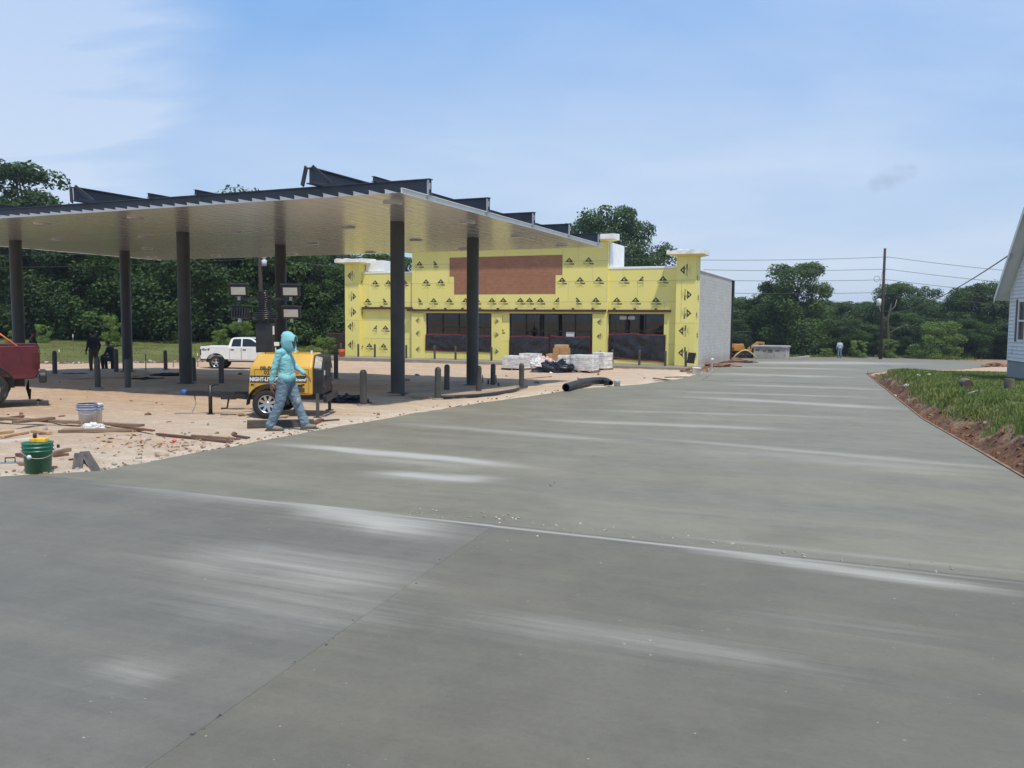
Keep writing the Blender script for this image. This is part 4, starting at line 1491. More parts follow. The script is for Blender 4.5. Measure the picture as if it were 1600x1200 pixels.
    # windscreen and back glass
    for (a, b, nm) in (((1.25, 1.285), (0.63, 1.70), 'windscreen'), ((-0.745, 1.32), (-0.64, 1.66), 'rear_window')):
        ya, yb = 0.80, 0.70
        off = Vector((0.012, 0, 0.012)) if nm == 'windscreen' else Vector((-0.012, 0, 0.003))
        vs = [Vector((a[0], -ya, a[1])) + off, Vector((a[0], ya, a[1])) + off, Vector((b[0], yb, b[1])) + off, Vector((b[0], -yb, b[1])) + off]
        MB().add(vs + [v - off * 1.5 for v in vs], [(0, 1, 2, 3), (0, 4, 5, 1), (1, 5, 6, 2), (2, 6, 7, 3), (3, 7, 4, 0)]).build(nm, 'glass_dark', cb)
    MB().box(-2.93, -2.78, -0.90, 0.90, 0.50, 0.68).build('rear_bumper', 'galv' if paint == 'truckwhite' else 'black', t, 0.03)
    MB().box(-2.90, -2.79, -0.86, 0.86, 0.683, 0.70).build('bumper_step', 'chrome', t)
    MB().box(2.70, 2.90, -0.92, 0.92, 0.46, 0.66).build('front_bumper', 'galv', t, 0.04)
    MB().box(2.772, 2.80, -0.55, 0.55, 0.72, 0.98).build('grille', 'black', t, 0.01)
    MB().box(-2.5, 2.4, -0.35, 0.35, 0.40, 0.60).box(-1.64, -1.60, -0.8, 0.8, 0.36, 0.42).box(1.76, 1.80, -0.8, 0.8, 0.36, 0.42).build('chassis', 'black', t)
    for s in (-1, 1):
        for cx in (xr, xf):
            wheel_parts(t, (cx, s * 0.80, wr), wr, 0.25, s)
    if decal:
        v_, f_ = decal
        o = MB().add([(x, 0, z) for x, z in v_], f_).build('decal', 'ink', bo, fix=False)
        o.location = (-2.25, -0.9565, 1.06)
    return t


p = G(400, 570)
wt = pickup('pickup_truck', 'white crew-cab pickup parked beyond the fuel canopy', (-15.1, 46.8, 0), R(4), 'truckwhite', text_mesh('4x4', 0.2, 0.006, 'CENTER', 1.5, 0.3))
wt.location.z = ground_at(-15.1, 46.8)


def short_bed(x):
    if x > -0.76:
        return x
    if x > -1.12:
        return -0.76 + (x + 0.76) * 0.44
    if x > -2.12:
        return x + 0.20
    return -1.92 + (x + 2.12) * 0.5


def shorten(o):
    for ch in [c for c in bpy.data.objects if c.parent == o]:
        if ch.name.startswith('wheel') or ch.location.length > 0.01:
            ch.location.x = short_bed(ch.location.x)
            continue
        for v_ in ch.data.vertices:
            v_.co.x = short_bed(v_.co.x)
        shorten(ch)


shorten(wt)
rp = pickup('pickup_truck', 'dark red pickup cut off by the left edge of the picture', (-13.5, 17.7, 0), R(209.6), 'truckred', None, 1.04, 'black', -1.84)
rp.location.z = ground_at(-13.5, 17.7)
# a rope hangs under its bumper, a tie bar leans over the bed side
q = G(38, 628)
tag(MB().tube([(q.x, q.y + 0.2, q.z + 0.50), (q.x, q.y + 0.15, q.z + 0.30), (q.x + 0.03, q.y + 0.15, q.z + 0.28), (q.x + 0.04, q.y + 0.16, q.z + 0.05)], [0.012, 0.04, 0.055, 0.02], 8).build('rope_bundle', 'darkgrey'), 'dark knotted rope hanging below the red pickup bumper', 'rope')
tag(MB().tube([(-11.05, 18.5, gz(-11.05, 18.5) + 1.30), (-12.1, 18.6, gz(-12.1, 18.6) + 2.0)], 0.022, 8).build('tie_bar', 'orange_plastic'), 'orange bar slanting out of the red pickup bed', 'bar')

# ================================================================== LIGHT TOWER
p = G(418, 651)
tz = gz(p.x, p.y + 0.1)
lt = thing('light_tower', 'yellow towable light tower with black mast and coiled cable', 'light tower', (p.x + 0.42, p.y + 0.75, gz(p.x + 0.42, p.y + 0.75) - 0.012), R(3))
BX0, BX1, BY = -0.86, 0.44, 0.66
hb = MB()
cs = [(-BY, 0.46), (-BY, 1.02), (-0.44, 1.30), (0.44, 1.30), (BY, 1.02), (BY, 0.46)]
stn = [(BX0, 0.93, -0.0), (BX0 + 0.04, 1.0, 0.0), (BX1, 1.0, 0.0)]
vs = []
for x, k, _ in ((BX0, 1.0, 0), (BX1, 1.0, 0)):
    for y, z in cs:
        xx = x + (0.16 * max(0, (z - 0.95)) / 0.35 if x < 0 else 0)
        vs.append((xx, y * k, z))
hb.add(vs, [tuple(range(6)), tuple(range(6, 12))] + [(i, (i + 1) % 6, (i + 1) % 6 + 6, i + 6) for i in range(6)])
hood_o = hb.build('engine_cover', 'yellow', lt, 0.045, 3)
MB().box(BX0 + 0.25, BX1 - 0.2, -0.40, -0.06, 1.296, 1.312).build('roof_hatch', 'yellow', hood_o, 0.01)
# black rear end with grille and lamps
eb = MB()
vs = []
for x, k in ((BX1 + 0.002, 1.0), (BX1 + 0.20, 0.95)):
    for y, z in cs:
        vs.append((x, y * k * 0.985, 0.46 + (z - 0.46) * (0.985 if k == 1 else 0.93)))
eb.add(vs, [tuple(range(6)), tuple(range(6, 12))] + [(i, (i + 1) % 6, (i + 1) % 6 + 6, i + 6) for i in range(6)])
rear = eb.build('rear_panel', 'black', lt, 0.03)
for k in range(9):
    MB().box(BX1 + 0.203, BX1 + 0.215, -0.30, 0.30, 0.72 + k * 0.05, 0.74 + k * 0.05).build('louvre', 'black', rear)
for s in (-1, 1):
    MB().lathe([(0.001, BX1 + 0.225), (0.05, BX1 + 0.222), (0.055, BX1 + 0.2)], 14, 'X', (0, s * 0.46, 0.60)).build('tail_light', 'tail', rear)
    MB().box(BX1 + 0.203, BX1 + 0.209, s * 0.42 - 0.05, s * 0.42 + 0.05, 0.86, 0.96).build('warning_label', 'inkwhite', rear)
# side trims and lettering
for s in (-1, 1):
    MB().box(BX0 + 0.05, BX1 - 0.12, s * (BY + 0.003) - 0.003, s * (BY + 0.003) + 0.003, 0.72, 0.86).build('name_strip', 'ink', hood_o)
    MB().box(BX0 + 0.06, BX0 + 0.12, s * (BY + 0.004) - 0.004, s * (BY + 0.004) + 0.004, 0.66, 0.69).build('side_marker', 'tail', hood_o)
    MB().box(BX1 - 0.22, BX1 - 0.16, s * (BY + 0.004) - 0.004, s * (BY + 0.004) + 0.004, 0.66, 0.69).build('side_marker', 'tail', hood_o)


def letter(body, size, x, y, z, mat, bold=0.004, tilt=0.0, sh=0.0, sq=1.0):
    v_, f_ = text_mesh(body, size, bold, 'CENTER', sq, sh)
    o = MB().add([(a, 0, b) for a, b in v_], f_).build('lettering', mat, hood_o, fix=False)
    o.location = (x, y, z)
    o.rotation_euler = (tilt, 0, 0)
    return o


letter('NIGHT-LITE PRO II', 0.105, -0.45, -BY - 0.0075, 0.752, 'inkwhite', 0.006, sq=0.85)
letter('Allmand', 0.085, 0.16, -BY - 0.0075, 0.752, 'inkwhite', 0.004, 0, 0.3)
letter('08-006997', 0.115, -0.36, -BY - 0.0025, 1.0 - 0.03, 'inkgrey', 0.005)
letter('021825', 0.115, -0.36, -BY - 0.0025, 0.885, 'inkgrey', 0.005)
letter('Allmand', 0.17, -0.05, -BY + 0.06, 1.075, 'ink', 0.008, -R(38), 0.4)
for (xa_, xb_, za_, zb_) in ((-0.72, -0.02, 0.50, 0.985), (0.02, 0.36, 0.50, 0.985)):
    gp = MB()
    for (a_, b_) in (((xa_, za_), (xb_, za_)), ((xa_, zb_), (xb_, zb_)), ((xa_, za_), (xa_, zb_)), ((xb_, za_), (xb_, zb_))):
        gp.bar((a_[0], -BY - 0.001, a_[1]), (b_[0], -BY - 0.001, b_[1]), 0.006, 0.006, (0, 1, 0))
    gp.build('door_gap', 'ink', hood_o)
    MB().box((xa_ + xb_) / 2 - 0.05, (xa_ + xb_) / 2 + 0.05, -BY - 0.016, -BY - 0.001, 0.63, 0.68).build('latch', 'black', hood_o, 0.006)
for k in range(5):
    MB().box(0.12, 0.28, -BY - 0.010, -BY - 0.001, 0.525 + k * 0.02, 0.534 + k * 0.02).build('vent_slot', 'black', hood_o)
MB().tube([(BX0 + 0.3, -0.42, 1.305), (BX0 + 0.3, -0.42, 1.33), (BX0 + 0.75, -0.42, 1.33), (BX0 + 0.75, -0.42, 1.305)], 0.01, 6).build('lifting_handle', 'black', hood_o)
MB().box(0.34, 0.38, -0.3, -0.26, 1.30, 1.36).build('fuel_cap', 'inkwhite', hood_o)
MB().box(0.02, 0.16, -BY - 0.006, -BY - 0.001, 0.90, 1.0).build('warning_label', 'orange_plastic', hood_o)
# frame, fender, wheels, tongue, jack
fr = MB().box(BX0 - 0.1, BX1 + 0.3, -0.55, -0.47, 0.36, 0.46).box(BX0 - 0.1, BX1 + 0.3, 0.47, 0.55, 0.36, 0.46).box(BX0 - 0.1, BX0, -0.55, 0.55, 0.36, 0.46).box(BX1 + 0.22, BX1 + 0.3, -0.7, 0.7, 0.33, 0.45)
fr.box(-0.46, -0.40, -0.78, 0.78, 0.26, 0.32)
fr.build('chassis', 'black', lt, 0.01)
for s in (-1, 1):
    a = [(-0.43 + 0.40 * math.cos(R(k)), 0.30 + 0.40 * math.sin(R(k))) for k in range(180, -1, -15)]
    mb = MB()
    for (a0, a1) in zip(a, a[1:]):
        mb.add([(a0[0], s * 0.66, a0[1]), (a1[0], s * 0.66, a1[1]), (a1[0], s * 0.92, a1[1]), (a0[0], s * 0.92, a0[1]), (a0[0] * 0.99, s * 0.66, a0[1] - 0.02), (a1[0] * 0.99, s * 0.66, a1[1] - 0.02), (a1[0] * 0.99, s * 0.92, a1[1] - 0.02), (a0[0] * 0.99, s * 0.92, a0[1] - 0.02)],
               [(0, 1, 2, 3), (7, 6, 5, 4), (3, 2, 6, 7), (0, 4, 5, 1)])
    mb.build('fender', 'black', lt)
    wheel_parts(lt, (-0.43, s * 0.79, 0.30), 0.30, 0.19, s, 8)
    MB().box(BX1 + 0.08, BX1 + 0.14, s * 0.72 - 0.03, s * 0.72 + 0.03, 0.02, 0.5).box(BX1 + 0.03, BX1 + 0.19, s * 0.72 - 0.07, s * 0.72 + 0.07, 0.0, 0.02).build('stabiliser', 'column', lt)
MB().bar((BX0 - 0.08, -0.45, 0.40), (-1.95, -0.03, 0.44), 0.07, 0.09).bar((BX0 - 0.08, 0.45, 0.40), (-1.95, 0.03, 0.44), 0.07, 0.09).bar((-1.85, 0, 0.44), (-2.3, 0, 0.44), 0.09, 0.1).build('tongue', 'black', lt, 0.008)
MB().tube([(-1.78, -0.12, 0.0), (-1.78, -0.12, 0.62)], 0.04, 12).tube([(-1.78, -0.12, 0.60), (-1.62, -0.12, 0.64), (-1.60, -0.2, 0.62)], 0.014, 8).lathe([(0.09, 0.0), (0.09, 0.015), (0.04, 0.02)], 14, 'Z', (-1.78, -0.12, 0)).build('jack', 'black', lt)
MB().lathe([(0.001, -0.05), (0.06, -0.04), (0.065, 0.04), (0.03, 0.07)], 12, 'Z', (-2.36, 0, 0.45)).build('coupler', 'bluesheet', lt)
MB().tube([(-2.15, 0.02, 0.42), (-2.12, 0.0, 0.2), (-2.2, -0.02, 0.02), (-2.55, -0.05, 0.015)], 0.012, 6).build('safety_chain', 'galv', lt)
MB().tube([(-1.35, -0.3, 0.36), (-1.38, -0.32, 0.16), (-1.5, -0.34, 0.15)], 0.02, 8).box(-1.5, -1.2, -0.34, -0.26, 0.34, 0.5).build('crank', 'black', lt)
# mast
MX = -0.70
ms = MB().box(MX - 0.17, MX + 0.17, 0.05, 0.35, 1.30, 1.92).box(MX - 0.06, MX + 0.06, 0.14, 0.26, 1.92, 2.56)
mast = ms.build('mast', 'black', lt, 0.012)
MB().box(MX + 0.175, MX + 0.20, 0.1, 0.16, 1.68, 1.86).box(MX + 0.20, MX + 0.30, 0.1, 0.16, 1.44, 1.52).box(MX + 0.62, MX + 0.66, 0.1, 0.14, 1.30, 1.40).build('mast_fitting', 'inkwhite', mast)
coil = []
for k in range(0, 14 * 14 + 1):
    t = k / 14.0
    r_ = 0.135 + 0.115 * sstep(5.5, 3.5, t) + 0.010 * math.sin(k * 0.37)
    z = 1.98 + (0.042 * min(t, 5.0) + 0.045 * max(0, t - 5.0))
    coil.append((MX + r_ * math.cos(2 * math.pi * t), 0.2 + r_ * math.sin(2 * math.pi * t), z))
MB().tube(coil, 0.014, 6).build('coiled_cable', 'blacksheet', mast)
bar_o = MB().box(MX - 0.62, MX + 0.66, 0.17, 0.23, 2.40, 2.46).build('cross_bar', 'black', mast)
for (lx, lz, ry) in ((MX - 0.53, 2.60, 0), (MX + 0.55, 2.60, 0), (MX + 0.56, 2.14, 0), (MX - 0.53, 2.13, 1)):
    hd = MB()
    hd.box(-0.195, 0.195, -0.05, 0.06, -0.115, 0.115).box(-0.21, 0.21, -0.055, 0.07, 0.117, 0.15)
    h = hd.build('lamp_head', 'black', mast, 0.012)
    h.location = (lx, 0.16 if not ry else 0.26, lz)
    h.rotation_euler = (R(10), 0, R(ry * 165))
    MB().box(-0.148, 0.148, -0.056, -0.051, -0.08, 0.08).build('lamp_lens', 'lens', h)
    MB().box(-0.03, 0.03, -0.03, 0.03, -0.2, -0.12).build('lamp_bracket', 'galv', h)
    for k in range(6):
        MB().box(-0.17 + k * 0.06, -0.15 + k * 0.06, 0.062, 0.10, -0.09, 0.09).build('cooling_fin', 'black', h)


# ================================================================== PEOPLE
def capsule(mb, a, b, r0, r1, n=14, mi=0, flat=None):
    a, b = Vector(a), Vector(b)
    d = b - a
    L = d.length
    d = d / L if L > 1e-6 else Vector((0, 0, 1))
    pts, rad = [], []
    for k in range(4):
        t = math.pi / 2 * (k / 4.0)
        pts.append(a - d * (r0 * math.cos(t))); rad.append(max(0.001, r0 * math.sin(t)))
    for k in range(5):
        t = k / 4.0
        pts.append(a + d * L * t); rad.append(r0 + (r1 - r0) * t)
    for k in range(1, 5):
        t = math.pi / 2 * (k / 4.0)
        pts.append(b + d * (r1 * math.sin(t))); rad.append(max(0.001, r1 * math.cos(t)))
    mb.tube(pts, rad, n)


def figure(parent, segs, voxel, mats, wrinkle=0.0):
    """one continuous body: rounded limbs fused by a voxel remesh, dressed by region."""
    mb = MB()
    for sg in segs:
        a, b, r0, r1 = sg[:4]
        capsule(mb, a, b, r0, r1)
    me = mb.mesh('body', mats[0])
    o = bpy.data.objects.new('body', me)
    col.objects.link(o)
    rm = o.modifiers.new('r', 'REMESH'); rm.mode = 'VOXEL'; rm.voxel_size = voxel
    smo = o.modifiers.new('s', 'SMOOTH'); smo.factor = 0.5; smo.iterations = 3
    ev = o.evaluated_get(bpy.context.evaluated_depsgraph_get())
    me2 = bpy.data.meshes.new_from_object(ev)
    o.modifiers.clear()
    o.data = me2
    bpy.data.meshes.remove(me)
    me2.name = 'body'
    me2.materials.clear()
    for m in mats:
        me2.materials.append(M[m])
    S = []
    for sg in segs:
        a, b = Vector(sg[0]), Vector(sg[1])
        S.append((a, b - a, max(1e-9, (b - a).length_squared), sg[2], sg[3], sg[4]))
    near = []
    for v in me2.vertices:
        best, bi = 9, 0
        for (a, d, l2, r0, r1, mi) in S:
            t = max(0, min(1, (v.co - a).dot(d) / l2))
            ds_ = (v.co - a - d * t).length - (r0 + (r1 - r0) * t)
            if ds_ < best:
                best, bi = ds_, mi
        near.append(bi)
    idx = []
    for pl in me2.polygons:
        vv = [near[i] for i in pl.vertices]
        idx.append(max(set(vv), key=vv.count))
    me2.polygons.foreach_set('material_index', idx)
    me2.polygons.foreach_set('use_smooth', [True] * len(idx))
    if wrinkle:
        nr = [v.normal.copy() for v in me2.vertices]
        for v, nn, b in zip(me2.vertices, nr, near):
            if mats[b] not in ('skin', 'hair', 'boot'):
                v.co += nn * (wrinkle * mnoise.noise(Vector((v.co.x * 9 + v.co.z * 7, v.co.y * 7, v.co.z * 20 - v.co.x * 9))) + wrinkle * 0.55 * mnoise.noise(Vector((v.co.x * 24, v.co.y * 20, v.co.z * 42))))
    me2.update()
    o.parent = parent
    return o


def hand(segs, w, d, palm_n, side, sc=1.0, curl=0.5, mi=3):
    """wrist w, pointing d; palm_n the palm normal; side +1/-1 for where the thumb leaves."""
    w, d, pn = Vector(w), Vector(d).normalized(), Vector(palm_n).normalized()
    ac = d.cross(pn).normalized() * side
    for k, off in enumerate((-0.024, -0.008, 0.008, 0.024)):
        segs.append((w + ac * off * sc * 0.8, w + (d * 0.085 + ac * off) * sc, 0.015 * sc, 0.0125 * sc, mi))
        ln = (0.038, 0.045, 0.043, 0.034)[k] * sc
        k1 = w + (d * 0.09 + ac * off * 1.1) * sc
        d2 = (d + pn * curl).normalized()
        k2 = k1 + d2 * ln
        d3 = (d + pn * curl * 2.6).normalized()
        segs.append((k1, k2, 0.0098 * sc, 0.009 * sc, mi))
        segs.append((k2, k2 + d3 * ln * 0.95, 0.009 * sc, 0.0078 * sc, mi))
    t0 = w + (d * 0.03 + ac * 0.028) * sc
    t1 = t0 + (d * 0.035 + ac * 0.03 + pn * 0.01) * sc
    segs.append((t0, t1, 0.014 * sc, 0.011 * sc, mi))
    segs.append((t1, t1 + (d * 0.035 + pn * 0.012) * sc, 0.0105 * sc, 0.009 * sc, mi))


# --- the walking man: local x forward (to the right of the photo), y away from the camera, z up
p = G(447, 671)
man = thing('person', 'worker in a pale aqua hooded shirt and faded jeans walking past the light tower', 'person', (p.x, p.y, gz(p.x, p.y) - 0.012), R(-4))
S = []
HIPZ = 0.90
# torso (0 shirt, 1 jeans, 2 boot, 3 skin)
S += [((0.02, -0.075, 0.90), (0.02, 0.075, 0.90), 0.122, 0.122, 1), ((0.025, -0.07, 0.98), (0.025, 0.07, 0.98), 0.116, 0.116, 0),
      ((0.025, -0.06, 1.04), (0.0, -0.07, 1.24), 0.115, 0.125, 0), ((0.025, 0.06, 1.04), (0.0, 0.07, 1.24), 0.115, 0.125, 0),
      ((-0.03, -0.12, 1.36), (-0.03, 0.12, 1.36), 0.085, 0.085, 0), ((-0.01, -0.05, 1.22), (-0.02, 0.05, 1.38), 0.11, 0.09, 0), ((-0.02, 0, 1.40), (0.03, 0, 1.49), 0.066, 0.06, 0)]
# head
S += [((0.05, 0, 1.55), (0.065, 0, 1.58), 0.088, 0.092, 3), ((0.10, 0, 1.50), (0.115, 0, 1.535), 0.045, 0.05, 3), ((0.150, 0, 1.56), (0.168, 0, 1.538), 0.014, 0.018, 3),
      ((0.128, -0.03, 1.60), (0.128, 0.03, 1.60), 0.022, 0.022, 3), ((0.145, -0.018, 1.505), (0.145, 0.018, 1.505), 0.014, 0.014, 3)]
# near (right) arm hanging a little back; far arm swung forward
S += [((-0.04, -0.185, 1.37), (-0.115, -0.225, 1.11), 0.066, 0.051, 0), ((-0.115, -0.225, 1.11), (-0.165, -0.215, 0.87), 0.051, 0.043, 0)]
hand(S, (-0.170, -0.215, 0.845), (-0.03, 0.0, -1), (0.6, 0.8, 0), 1, 1.1, 0.45)
S += [((-0.02, 0.185, 1.37), (0.08, 0.225, 1.13), 0.066, 0.051, 0), ((0.08, 0.225, 1.13), (0.265, 0.19, 1.00), 0.055, 0.042, 0)]
hand(S, (0.285, 0.185, 0.985), (0.8, -0.1, -0.55), (-0.4, -0.3, -0.8), -1, 1.1, 0.5)
# rear (near-side) leg, planted behind; front leg bent at the knee
S += [((0.0, -0.095, 0.86), (-0.07, -0.10, 0.49), 0.118, 0.092, 1), ((-0.07, -0.10, 0.49), (-0.235, -0.10, 0.12), 0.090, 0.078, 1), ((-0.235, -0.10, 0.14), (-0.243, -0.10, 0.115), 0.080, 0.086, 1)]
S += [((-0.27, -0.10, 0.052), (-0.12, -0.105, 0.042), 0.050, 0.044, 2), ((-0.12, -0.105, 0.042), (-0.055, -0.107, 0.036), 0.044, 0.034, 2), ((-0.28, -0.10, 0.10), (-0.265, -0.10, 0.05), 0.044, 0.05, 2)]
S += [((0.03, 0.095, 0.86), (0.165, 0.09, 0.50), 0.118, 0.092, 1), ((0.165, 0.09, 0.50), (0.29, 0.09, 0.17), 0.090, 0.076, 1), ((0.29, 0.09, 0.20), (0.305, 0.09, 0.145), 0.078, 0.084, 1)]
S += [((0.30, 0.09, 0.075), (0.43, 0.085, 0.060), 0.050, 0.044, 2), ((0.43, 0.085, 0.06), (0.49, 0.083, 0.065), 0.044, 0.034, 2), ((0.30, 0.09, 0.10), (0.29, 0.09, 0.06), 0.044, 0.05, 2)]
figure(man, S, 0.0075, ['teal', 'denim', 'boot', 'skin'], 0.010)
# hood: an open shell round the head
hb = MB()
nu, nv = 26, 18
vs, fs = [], []
for j in range(nv + 1):
    ph = math.pi * j / nv * 0.62
    for i in range(nu):
        th_ = 2 * math.pi * i / nu
        # pole of the shell points backward; opening faces forward and down
        d = Vector((-math.cos(ph), math.sin(ph) * math.cos(th_), math.sin(ph) * math.sin(th_)))
        r_ = 0.128 * (1 + 0.10 * mnoise.noise(d * 3.0)) * (1.10 if d.z > 0.5 else 1.0)
        q = Vector((0.055 + d.x * r_ * 0.98, d.y * r_ * 0.92, 1.565 + d.z * r_ * 1.08))
        if d.z > 0.6 and d.x < 0.2:
            q.z += 0.028 * (d.z - 0.6) / 0.4; q.x -= 0.012
        if d.z < -0.25:
            q.x += 0.03 * (-d.z); q.z -= 0.04
        if j >= nv - 3:
            q.x += 0.030 * (j - nv + 4) * (0.8 if d.z > 0 else 0.5)
            q.z -= 0.010 * (j - nv + 4) * (1 if d.z > 0 else 0)
        vs.append(q)
for j in range(nv):
    for i in range(nu):
        fs.append((j * nu + i, j * nu + (i + 1) % nu, (j + 1) * nu + (i + 1) % nu, (j + 1) * nu + i))
ho = hb.add(vs, fs, 0, True).build('hood', 'teal', man)
so = ho.modifiers.new('solid', 'SOLIDIFY'); so.thickness = 0.008; so.offset = -1
MB().tube([(0.13, -0.03, 1.46), (0.125, -0.05, 1.38), (0.12, -0.05, 1.31)], 0.005, 6).build('drawstring', 'teal', man)
hem = MB()
for k_ in range(28):
    a0_, a1_ = 2 * math.pi * k_ / 28, 2 * math.pi * (k_ + 1) / 28
    f_ = lambda a, z, g: (0.022 + (0.128 + g + 0.006 * math.sin(a * 5)) * math.cos(a), (0.192 + g + 0.006 * math.sin(a * 5)) * math.sin(a), z + 0.012 * math.sin(a * 3 + 1))
    hem.add([f_(a0_, 0.875, 0.020), f_(a1_, 0.875, 0.020), f_(a1_, 1.0, 0.0), f_(a0_, 1.0, 0.0)], [(0, 1, 2, 3)], 0, True)
ho2 = hem.build('shirt_hem', 'teal', man)
so2 = ho2.modifiers.new('solid', 'SOLIDIFY'); so2.thickness = 0.006
for (c_, sz_) in (((0.215, 0.03, 0.50), (0.045, 0.075, 0.085)), ((-0.045, -0.13, 0.47), (0.04, 0.055, 0.075))):
    kp = MB().sphere((0, 0, 0), 1.0, 7, 0, sz_).build('knee_patch', 'knee', man)
    kp.location = c_
for (x_, y_, z_) in ((-0.165, -0.103, 0.012), (0.395, 0.087, 0.028)):
    MB().box(x_ - 0.165, x_ + 0.155, y_ - 0.052, y_ + 0.05, z_ - 0.012, z_ + 0.012).build('shoe_sole', 'wooddark', man, 0.01)
for s in (-1, 1):
    MB().sphere((0.148, s * 0.032, 1.578), 0.011, 6).build('eye', 'black', man)


def plain_person(label, loc, rz, shirt, trousers, pose, sc=1.0, cap_mat='hair'):
    t = thing('person', label, 'person', loc, rz)
    t.scale = (sc, sc, sc)
    S = []
    if pose == 'stand':
        S += [((0, -0.08, 0.92), (0, 0.08, 0.92), 0.125, 0.125, 1), ((0.0, -0.06, 1.02), (0.0, -0.08, 1.26), 0.12, 0.13, 0), ((0.0, 0.06, 1.02), (0.0, 0.08, 1.26), 0.12, 0.13, 0), ((0, -0.14, 1.38), (0, 0.14, 1.38), 0.085, 0.085, 0), ((0, 0, 1.40), (0.02, 0, 1.50), 0.06, 0.055, 3)]
        hx, hz = 0.04, 1.60
        for s in (-1, 1):
            S += [((0, s * 0.095, 0.88), (0.02, s * 0.12, 0.48), 0.10, 0.078, 1), ((0.02, s * 0.12, 0.48), (-0.01, s * 0.13, 0.10), 0.075, 0.062, 1), ((-0.03, s * 0.13, 0.05), (0.14, s * 0.14, 0.04), 0.05, 0.042, 2)]
            S += [((0, s * 0.20, 1.38), (-0.03, s * 0.27, 1.10), 0.068, 0.052, 0), ((-0.03, s * 0.27, 1.10), (0.08, s * 0.27, 0.90), 0.05, 0.04, 0 if cap_mat != 'short' else 3)]
            hand(S, (0.09, s * 0.27, 0.885), (0.3, 0, -1), (0, -s, 0), s, 1.1, 0.4)
    else:       # seated on something low, leaning forward
        S += [((0, -0.09, 0.50), (0, 0.09, 0.50), 0.125, 0.125, 1), ((0.02, -0.06, 0.60), (0.10, -0.08, 0.86), 0.12, 0.125, 0), ((0.02, 0.06, 0.60), (0.10, 0.08, 0.86), 0.12, 0.125, 0), ((0.14, -0.13, 0.97), (0.14, 0.13, 0.97), 0.085, 0.085, 0), ((0.15, 0, 1.0), (0.21, 0, 1.08), 0.06, 0.055, 3)]
        hx, hz = 0.24, 1.17
        for s in (-1, 1):
            S += [((0.03, s * 0.10, 0.48), (0.44, s * 0.14, 0.52), 0.10, 0.078, 1), ((0.44, s * 0.14, 0.52), (0.40, s * 0.14, 0.10), 0.075, 0.062, 1), ((0.38, s * 0.14, 0.05), (0.55, s * 0.14, 0.04), 0.05, 0.042, 2)]
            S += [((0.14, s * 0.19, 0.97), (0.24, s * 0.24, 0.72), 0.068, 0.052, 0), ((0.24, s * 0.24, 0.72), (0.44, s * 0.18, 0.62), 0.05, 0.04, 0)]
            hand(S, (0.46, s * 0.18, 0.615), (1, 0, -0.3), (0, 0, -1), s, 1.1, 0.4)
        S += [((-0.02, 0, 0.06), (-0.02, 0, 0.36), 0.14, 0.14, 4)]
    S += [((hx, 0, hz - 0.02), (hx + 0.01, 0, hz + 0.02), 0.088, 0.092, 3), ((hx + 0.05, 0, hz - 0.07), (hx + 0.06, 0, hz - 0.03), 0.045, 0.05, 3), ((hx + 0.10, 0, hz), (hx + 0.115, 0, hz - 0.025), 0.013, 0.017, 3)]
    figure(t, S, 0.014, [shirt, trousers, 'boot', 'skin', 'darkgrey'], 0.005)
    cp = MB().sphere((hx, 0, hz + 0.025), 0.105, 8, 0, (1, 0.95, 0.92))
    for k in range(len(cp.v)):
        x, y, z = cp.v[k]
        if z < hz + 0.0 and x > hx - 0.02:
            cp.v[k] = (hx - 0.02, y * 0.9, max(z, hz - 0.02))
    cp.build('hair' if cap_mat == 'hair' else 'cap', 'hair' if cap_mat == 'hair' else 'darkgrey', t)
    return t


def on_ground(px, py):
    q = G(px, py)
    return (q.x, q.y, ground_at(q.x, q.y))


q = on_ground(147, 581)
plain_person('standing worker in dark navy top by the left fuel island', q, R(150), 'navy', 'khaki', 'stand', 1.0, 'cap')
q = on_ground(178, 578)
plain_person('worker crouched on a low seat beside the rear left canopy column', q, R(178), 'navy', 'darkgrey', 'sit', 1.02)
q = on_ground(53, 584)
plain_person('worker in black seen over the red pickup tailgate', q, R(40), 'darkgrey', 'darkgrey', 'stand', 1.02, 'cap')
q = G(1312, 559.5)
plain_person('distant worker in a pale shirt and blue jeans on the far slab', (32.5, 82.0, gz(32.5, 82.0)), R(95), 'whiteshirt', 'denim', 'stand', 1.05)


# ================================================================== BUCKETS
def bucket_shell(mb, r0, r1, h, n=28, wall=0.006):
    mb.lathe([(0.001, 0.006), (r0 - 0.01, 0.006), (r0, 0.0), (r0 + (r1 - r0) * 0.72, h * 0.72), (r1 + 0.012, h * 0.73), (r1 + 0.012, h * 0.76), (r1, h * 0.765), (r1, h * 0.84), (r1 + 0.012, h * 0.845), (r1 + 0.012, h * 0.875), (r1 + 0.002, h * 0.88), (r1 + 0.004, h * 0.97), (r1 + 0.014, h * 0.975), (r1 + 0.014, h), (r1 - wall, h), (r0 - wall, 0.02), (0.001, 0.02)], n)
    return mb


def bucket(name, label, px, py, mat, h=0.37, r=0.15, rz=0.0, handle=True, dz=0.0):
    q = G(px, py)
    t = thing(name, label, 'bucket', (q.x, q.y, ground_at(q.x, q.y) + dz), rz)
    bucket_shell(MB(), r * 0.86, r, h).build('shell', mat, t)
    if handle:
        a = [(0.165 * math.cos(R(k)) * r / 0.15, -0.03 - 0.145 * math.sin(R(k)), h * 0.80 - 0.10 * math.sin(R(k))) for k in range(0, 181, 15)]
        hd = MB().tube(a, 0.0035, 6).build('handle', 'galv', t)
    return t


